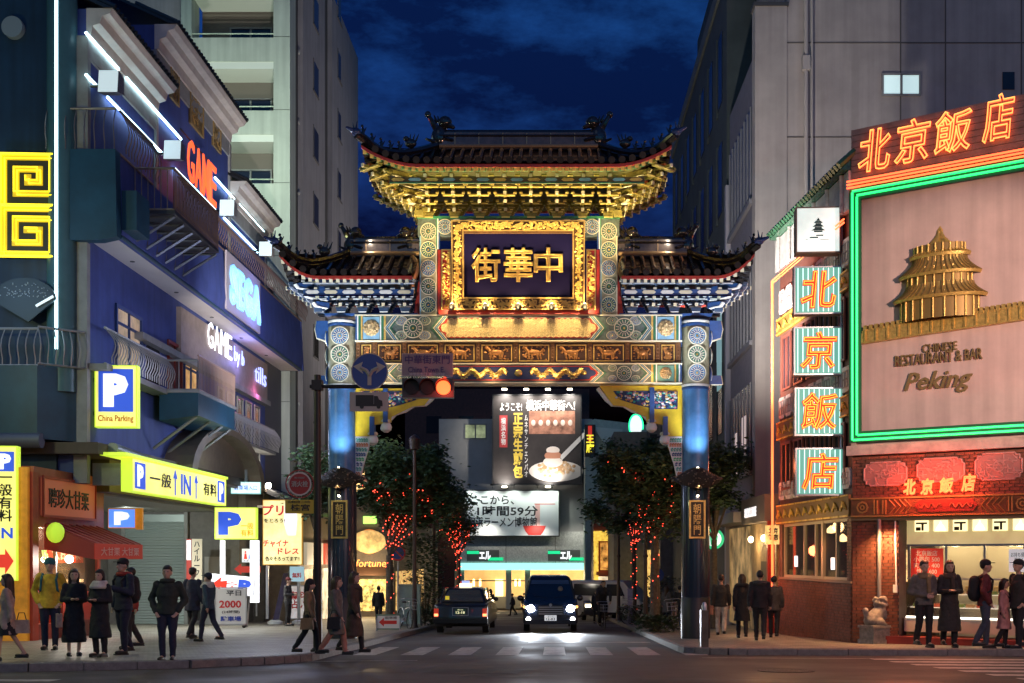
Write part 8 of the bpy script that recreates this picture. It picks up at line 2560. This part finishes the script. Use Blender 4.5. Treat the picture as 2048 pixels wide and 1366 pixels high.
    # upper garment
    if pose == 'bike':
        top_b.cap(pel + V((0, 0, .05)), ch, .165 * k, .165 * k); top_b.ell(ch + V((0, -.02, .1)), (sw + .03, .13 * k, .15 * k)); top_b.cap(nk - V((0, 0, .06)), nk, .09, .075)
    else:
        zh = Z(hem)
        prof = [(Z(.835), .075, .07), (Z(.815), .12, .09), (Z(.79), sw / k - .01, .11), (Z(.70), .178 * wide, .135), (Z(.60), .158 * wide, .122), (Z(.53), .172 * wide, .132)]
        if hem < .5: prof.append((zh, (.178 + (.53 - hem) * .16) * wide, .137 + (.53 - hem) * .14))
        else: prof[-1] = (zh, .17 * wide, .13)
        vs, fs, n = [], [], 20
        for z, rx, ry in prof:
            for i in range(n):
                a = 2 * math.pi * i / n
                vs.append((rx * k * math.cos(a), ry * k * math.sin(a) + .0, z))
        for i in range(len(prof) - 1):
            for j in range(n): fs.append((i * n + j, (i + 1) * n + j, (i + 1) * n + (j + 1) % n, i * n + (j + 1) % n))
        fs += [tuple(range(n)), tuple(reversed([(len(prof) - 1) * n + j for j in range(n)]))]
        top_b.add(vs, fs)
    bo = ob('body', body, SKIN, t)
    remesh(bo, vox, 2)
    folds(remesh(ob('upper_garment', top_b, CL[top_m], t), .018, 2), .034)
    if leg_m: folds(remesh(ob('trousers', leg_b, CL[leg_m], t), .018, 2), .022)
    if skirt:
        m_, z0, z1 = skirt
        b = B()
        b.lathe([(.165 * k, Z(z1)), (.19 * k, Z((z0 + z1) / 2)), (.225 * k, Z(z0)), (.21 * k, Z(z0) + .01)], n=20)
        o = ob('skirt', b, CL[m_], t); o.scale.y = .8
    ob('shoes', sho, SHOE if 'lightshoe' not in extra else CL['white'], t)
    ob('eyes', B().ell(hd + V((-.032 * k, -hr * .80, .018 * k)), (.013, .008, .008), 6, 4).ell(hd + V((.032 * k, -hr * .80, .018 * k)), (.013, .008, .008), 6, 4), HAIRB, t)
    # hair
    hb = B()
    hb.ell(hd + V((0, .022 * k, .038 * k)), (hr * .86, hr * .95, hr * 1.0), 14, 10)
    hb.ell(hd + V((0, -.03 * k, .085 * k)), (hr * .68, hr * .62, hr * .36), 12, 7)
    if fem:
        L_ = .34 if 'long' in hair else .16
        for s in (-1, 1): hb.cap(hd + V((s * hr * .66, .02, .02)), hd + V((s * hr * .74, .03, -L_ * .75 * k)), .04 * k, .032 * k, 8)
        hb.cap(hd + V((0, .07 * k, 0)), hd + V((0, .09 * k, -L_ * k)), .08 * k, .07 * k, 10)
    if 'bald' not in hair:
        remesh(ob('hair', hb, HAIRB if 'brown' not in hair else mat('hair_brown', (.045, .022, .012), .5), t), .016, 2)
    for e in extra:
        e, _, c = e.partition(':')
        if e == 'beanie':
            b = B(); b.ell(hd + V((0, .012 * k, .06 * k)), (hr * .95, hr * 1.04, hr * .92), 16, 10); b.lathe([(hr * .97, 0), (hr * 1.02, .02), (hr * .97, .05)], tuple(hd + V((0, .01, .03 * k))), 18)
            ob('beanie', b, CL[c], t)
        elif e == 'cap':
            b = B(); b.ell(hd + V((0, .012 * k, .062 * k)), (hr * .93, hr * 1.02, hr * .78), 16, 10)
            b.prism([(-.075 * k, -hr * .7), (-.06 * k, -hr * 1.6), (0, -hr * 1.75), (.06 * k, -hr * 1.6), (.075 * k, -hr * .7)], hd.z + .062 * k, hd.z + .075 * k, 'z')
            ob('cap', b, CL[c], t)
        elif e == 'scarf':
            b = B()
            for j in range(3): b.tube([(.095 * k * math.cos(a) * (1 + .12 * j), .085 * k * math.sin(a) * (1 + .12 * j), Z(.84) - .03 * j) for a in [i * math.pi / 8 for i in range(16)]], .036 * k, 7, closed=True)
            b.cap((.03, -.13 * k, Z(.80)), (.04, -.15 * k, Z(.64)), .045 * k, .04 * k, 8)
            remesh(ob('scarf', b, CL[c], t), .014, 2)
        elif e == 'snood':
            b = B()
            for j in range(3): b.tube([(.11 * k * math.cos(a) * (1 + .12 * j), .1 * k * math.sin(a) * (1 + .12 * j) - .02 * j, Z(.85) - .04 * j * k) for a in [i * math.pi / 8 for i in range(16)]], .045 * k, 7, closed=True)
            remesh(ob('snood', b, CL[c], t), .014, 2)
        elif e == 'collar':
            ob('collar', B().tube([(.10 * k * math.cos(a), .09 * k * math.sin(a), Z(.84)) for a in [i * math.pi / 8 for i in range(16)]], .04 * k, 8, closed=True), CL[c], t)
        elif e == 'backpack':
            b = B(); b.cap((0, .19 * k, Z(.60)), (0, .19 * k, Z(.76)), .13 * k, .11 * k, 12); b.ell((0, .27 * k, Z(.63)), (.1 * k, .06 * k, .09 * k))
            o = remesh(ob('backpack', b, CL[c], t), .02, 2)
            for s in (-1, 1): ob('backpack_strap', B().tube([(s * .12 * k, .12 * k, Z(.80)), (s * .13 * k, 0, Z(.835)), (s * .13 * k, -.125 * k, Z(.77)), (s * .15 * k, -.10 * k, Z(.66)), (s * .15 * k, .08 * k, Z(.60))], .022 * k, 6), CL[c], t)
        elif e in ('bag', 'bagr', 'bagback'):
            s = -1 if e == 'bag' else 1
            if e == 'bagback': q_ = V((.0, .26 * k, Z(.40)))
            else: q_ = V((s * .27 * k, -.02, Z(.42)))
            b = B(); b.prism([(q_.y - .15 * k, q_.z - .14 * k), (q_.y + .15 * k, q_.z - .14 * k), (q_.y + .13 * k, q_.z + .12 * k), (q_.y - .13 * k, q_.z + .12 * k)], q_.x - .055 * k, q_.x + .055 * k, 'x')
            bg = tag(ob('handbag', b, CL[c], loc=p, rz=face), {'bag': 'handbag', 'bagr': 'handbag', 'bagback': 'bag'}[e] + ' of the ' + label.split(' ')[0] + ' ' + ' '.join(label.split(' ')[1:8]), 'bag')
            ob('handle', B().tube([(q_.x, q_.y - .09 * k, q_.z + .11 * k), (q_.x, q_.y - .05 * k, q_.z + .26 * k), (q_.x, q_.y + .05 * k, q_.z + .26 * k), (q_.x, q_.y + .09 * k, q_.z + .11 * k)], .01 * k, 5), CL['black'], bg)
        elif e == 'sling':
            ob('bag_strap', B().tube([(-.17 * k, 0, Z(.83)), (-.02, -.16 * k, Z(.70)), (.17 * k, -.1 * k, Z(.56))], .016 * k, 5), CL[c], t)
        elif e == 'fur':
            ob('fur_collar', B().tube([(.13 * k * math.cos(a), .115 * k * math.sin(a), Z(.825)) for a in [i * math.pi / 8 for i in range(16)]], .055 * k, 8, closed=True), CL[c], t)
    return t
# crowd on the left corner
person('woman in beige coat walking out at the left edge', 15, 1148, 1322, R(-80), 'beige', None, .30, 'walk', .4, 'longbrown', ('bagback:beige',), skirt=('black', .30, .5))
person('man in yellow jacket and teal beanie beside the chestnut kiosk', 100, 1108, 1300, R(12), 'yellow', 'navy', .46, 'pocket', 0, 'short', ('beanie:teal', 'backpack:teal'), wide=1.08)
person('woman in long black coat, left of the white scarf', 148, 1138, 1312, R(25), 'black', None, .17, 'hold', 0, 'longbrown', ('bag:beige',), skirt=('black', .16, .5))
person('woman in black coat with thick white scarf', 200, 1139, 1314, R(-12), 'black', 'black', .22, 'hold', 0, 'bob', ('snood:white',))
person('man in black cap and red-lined jacket with backpack', 247, 1117, 1309, R(-40), 'navy', 'navy', .46, 'phone', .12, 'short', ('cap:black', 'collar:red', 'backpack:black'), wide=1.12)
person('man in dark red jacket half hidden behind the capped man', 262, 1135, 1298, R(-60), 'red', 'char', .46, 'stand', .2, 'short', ())
person('man in dark green jacket standing alone with hands in pockets', 335, 1131, 1322, R(4), 'green', 'navy', .49, 'pocket', 0, 'short', ('collar:green',), wide=1.08)
person('man in dark blue coat walking away past the shutter', 385, 1135, 1278, R(160), 'navy', 'black', .40, 'walk', .3, 'short', ())
person('man in blue jacket and cap striding beside the lit arrow board', 417, 1146, 1283, R(-110), 'blue', 'navy', .47, 'walk', .45, 'short', ('cap:navy', 'snood:white'))
person('flyer man in dark jacket by the standing poster', 576, 1155, 1252, R(80), 'dgrey', 'char', .47, 'hold', 0, 'short', ('cap:maroon',), vox=.016)
person('woman in tan jacket and black beanie stepping behind the signal pole', 619, 1159, 1308, R(85), 'tan', 'black', .42, 'walk', .45, 'bob', ('beanie:black', 'bag:tan'), skirt=('black', .36, .52))
person('woman in grey coat and rose trousers walking right', 673, 1153, 1310, R(85), 'grey', 'rose', .26, 'walk', .45, 'longbrown', ('bag:black',))
person('tall woman in long dark coat walking before the left pillar', 708, 1144, 1305, R(80), 'brown', 'black', .20, 'walk', .4, 'longbrown', ('scarf:brown',))
# further back
person('man in black suit walking away beyond the left pillar', 757, 1172, 1250, R(175), 'black', 'black', .46, 'walk', .25, 'short', (), vox=.018)
person('woman in dark coat hidden beside the taxi', 981, 1178, 1241, R(170), 'brown', 'black', .3, 'walk', .2, 'longbrown', (), vox=.02, road=True)
person('distant man in blue striding across the street end', 1025, 1187, 1231, R(-80), 'navy', 'black', .47, 'walk', .5, 'short', (), vox=.025, road=True)
person('distant dark figure left of the van', 1048, 1186, 1226, R(20), 'dgrey', 'black', .4, 'stand', 0, 'short', (), vox=.025, road=True)
person('distant woman in pink top right of the van', 1163, 1180, 1228, R(30), 'pink', 'navy', .45, 'stand', .1, 'bob', (), vox=.025, road=True)
person('distant man in dark coat right of the van', 1153, 1182, 1228, R(10), 'char', 'black', .4, 'stand', .1, 'short', (), vox=.025, road=True)
# cyclist
pb_ = G(1206, 1257, False)
bicycle('black bicycle ridden towards the camera right of the van', pb_, R(4), 0, (.05, .05, .05), 'ridden bicycles')
person('cyclist in dark jacket riding towards the camera', 1206, 1172, 1257, R(4), 'char', 'black', .5, 'bike', 0, 'short', (), vox=.016, at=pb_, hgt=1.75)
person('second rider figure following close behind the cyclist', 1193, 1180, 1249, R(5), 'black', 'black', .4, 'stand', .2, 'short', (), vox=.02, road=True)
person('woman in grey coat under the right street tree', 1333, 1172, 1247, R(150), 'grey', 'black', .3, 'stand', .1, 'longbrown', (), vox=.018)
person('man in dark jacket between the tree and right pillar', 1359, 1172, 1249, R(170), 'black', 'navy', .46, 'stand', .15, 'short', (), vox=.018)
# walkers right of the right pillar
person('man in dark jacket and white trousers walking away', 1442, 1149, 1270, R(172), 'char', 'white', .47, 'walk', .15, 'short', ('bagr:rose',), wide=1.05)
person('woman in black coat walking between two men', 1484, 1148, 1276, R(175), 'black', 'black', .28, 'walk', .2, 'longbrown', ('fur:black',), skirt=('black', .27, .5))
person('broad man in black fur-collared jacket walking away', 1520, 1141, 1281, R(170), 'black', 'black', .46, 'walk', .25, 'short', ('fur:dgrey', 'sling:black'), wide=1.1)
person('man half hidden behind the broad man in black', 1548, 1152, 1275, R(165), 'dgrey', 'black', .44, 'walk', .2, 'short', ())
# by the counter
person('man in grey jacket with scarf waiting at the right kerb', 1848, 1102, 1295, R(8), 'grey', 'black', .49, 'clasp', .06, 'short', ('scarf:tan',), wide=1.05)
person('woman in long dark coat waiting beside the grey-jacket man', 1899, 1108, 1295, R(-6), 'char', 'black', .2, 'hold', .05, 'longbrown', ('scarf:brown',), skirt=('brown', .19, .5))
person('man in maroon jacket and cap with backpack facing right', 1970, 1115, 1297, R(80), 'maroon', 'denim', .48, 'pocket', .12, 'short', ('cap:black', 'backpack:black'))
person('child in pink padded coat at the counter', 2008, 1157, 1297, R(60), 'pink', 'black', .28, 'stand', .05, 'bob', ('sling:black',))
person('man in dark jacket and cap at the right picture edge', 2038, 1113, 1298, R(-70), 'char', 'black', .45, 'pocket', .25, 'short', ('cap:black',))
# ---------------------------------------------------------------- added fill lamps on posts, out of view, lighting the fronts
LP = mat('fill_lamp_glass', (1, .9, .75), em=12, ecol=(1, .86, .66))
for i, (x, y, pw, c_) in enumerate(((-16, 22, 900, (.95, 1, .42)), (-6, 2.0, 520, (1, .70, .48)), (5.5, 2.0, 640, (1, .55, .36)), (11.5, 8.5, 2600, (1, .45, .28)))):
    t = thing('fill_lamp', 'added off-frame fill lamp on a tall post, ' + ('first', 'second', 'third', 'fourth')[i] + ' from the left', 'fill lamp', (x, y, gz(y)), 0, 'added fill lamps')
    ob('post', B().tube([(0, 0, 0), (0, 0, 7.4), (0, .5, 8.0), (0, 1.4, 8.1)], [.1, .07, .05, .045], 10), POLE, t)
    ob('head', B().q(-.14, .14, 1.2, 1.9, 8.08, 8.18), POLE, t)
    ob('lens', B().q(-.12, .12, 1.22, 1.88, 8.05, 8.08), LP, t)
    point('fill_lamp_light', (x, y + (1.7 if y < 10 else -.6), gz(y) + 7.85), pw, c_, .2)
ob('panel_fill_head', B().q(-.2, .2, .1, .4, 6.6, 6.9), BLACK, t)  # added head and spot on the last post, brightening the pink wall
spot('panel_fill', (11.4, 9.1, gz(8.5) + 6.8), PF.world(2.7, 0, 7.0), 13000, (1, .68, .55), 25, .6, .3)
fl = thing('tower_fill_lamp', 'added fill light on the roof of the blue building aimed at the tower', 'floodlight', (-14.5, 47.5, 17.4))  # added light to brighten the tower front
ob('housing', B().q(-.25, .25, -.15, .15, -.15, .25), BLACK, fl)
ob('stand', B().q(-.04, .04, -.04, .04, -1.2, -.15), BLACK, fl)
spot('tower_fill', (-14.4, 47.9, 17.6), (-15.0, 55, 20.0), 2400, (.84, 1, .84), 130, .9, .15)
# added fill lamps hidden behind the gate pillars, brightening the walls beyond
for s_, tgt, pw in ((1, (10, 40, 16), 4600), (-1, (-12.2, 66, 20), 9000)):
    ob('rear_fill_lamp', B().q(s_ * PX_ + s_ * .1 - .12, s_ * PX_ + s_ * .1 + .12, .42, .6, 6.2, 6.4), BLACK, gate)
    spot('rear_fill', GF.world(s_ * (PX_ + .22), .8, 6.4), tgt, pw, (1, .93, .86), 100 if s_ > 0 else 62, .7, .1)
wf = thing('side_fill_lamp', 'small added fill light high on the grey building facing the tower', 'floodlight', (5.7, 69.6, 8.2))  # added light to brighten the tower's side wall
ob('housing', B().q(-.2, .2, -.2, .2, -.15, .15), BLACK, wf)
ob('bracket', B().q(.0, .5, -.04, .04, -.04, .04), BLACK, wf)
spot('tower_side_fill', (5.2, 69.4, 8.4), (-12, 66, 17), 5200, (1, .92, .86), 72, .8, .15)
# glow of the small neon name and of the tubes on the wing
a_, z_ = PF.hit(1878, 972)
for du in (-.6, .0, .6): point('neon_glow', PF.world(a_ + du, -.55, z_ - .02), 38, (1, .10, .04), .1)
for z_ in (2.2, 4.6, 7.0): point('neon_glow', PL.world(.2, -.75, z_), 40, (1, .22, .08), .15)
for u_ in (1.6, 4.2): point('band_fill', PL.world(u_, -1.0, band_z - .1), 26, (1, .62, .25), .15)  # added bare lights warming the yellow band
spot('kerb_fill', PF.world(2.2, -1.0, 3.3), PF.world(1.6, -4.2, 0), 260, (1, .34, .16), 110, .9)  # added bare spot throwing red onto the kerb
fit_all()
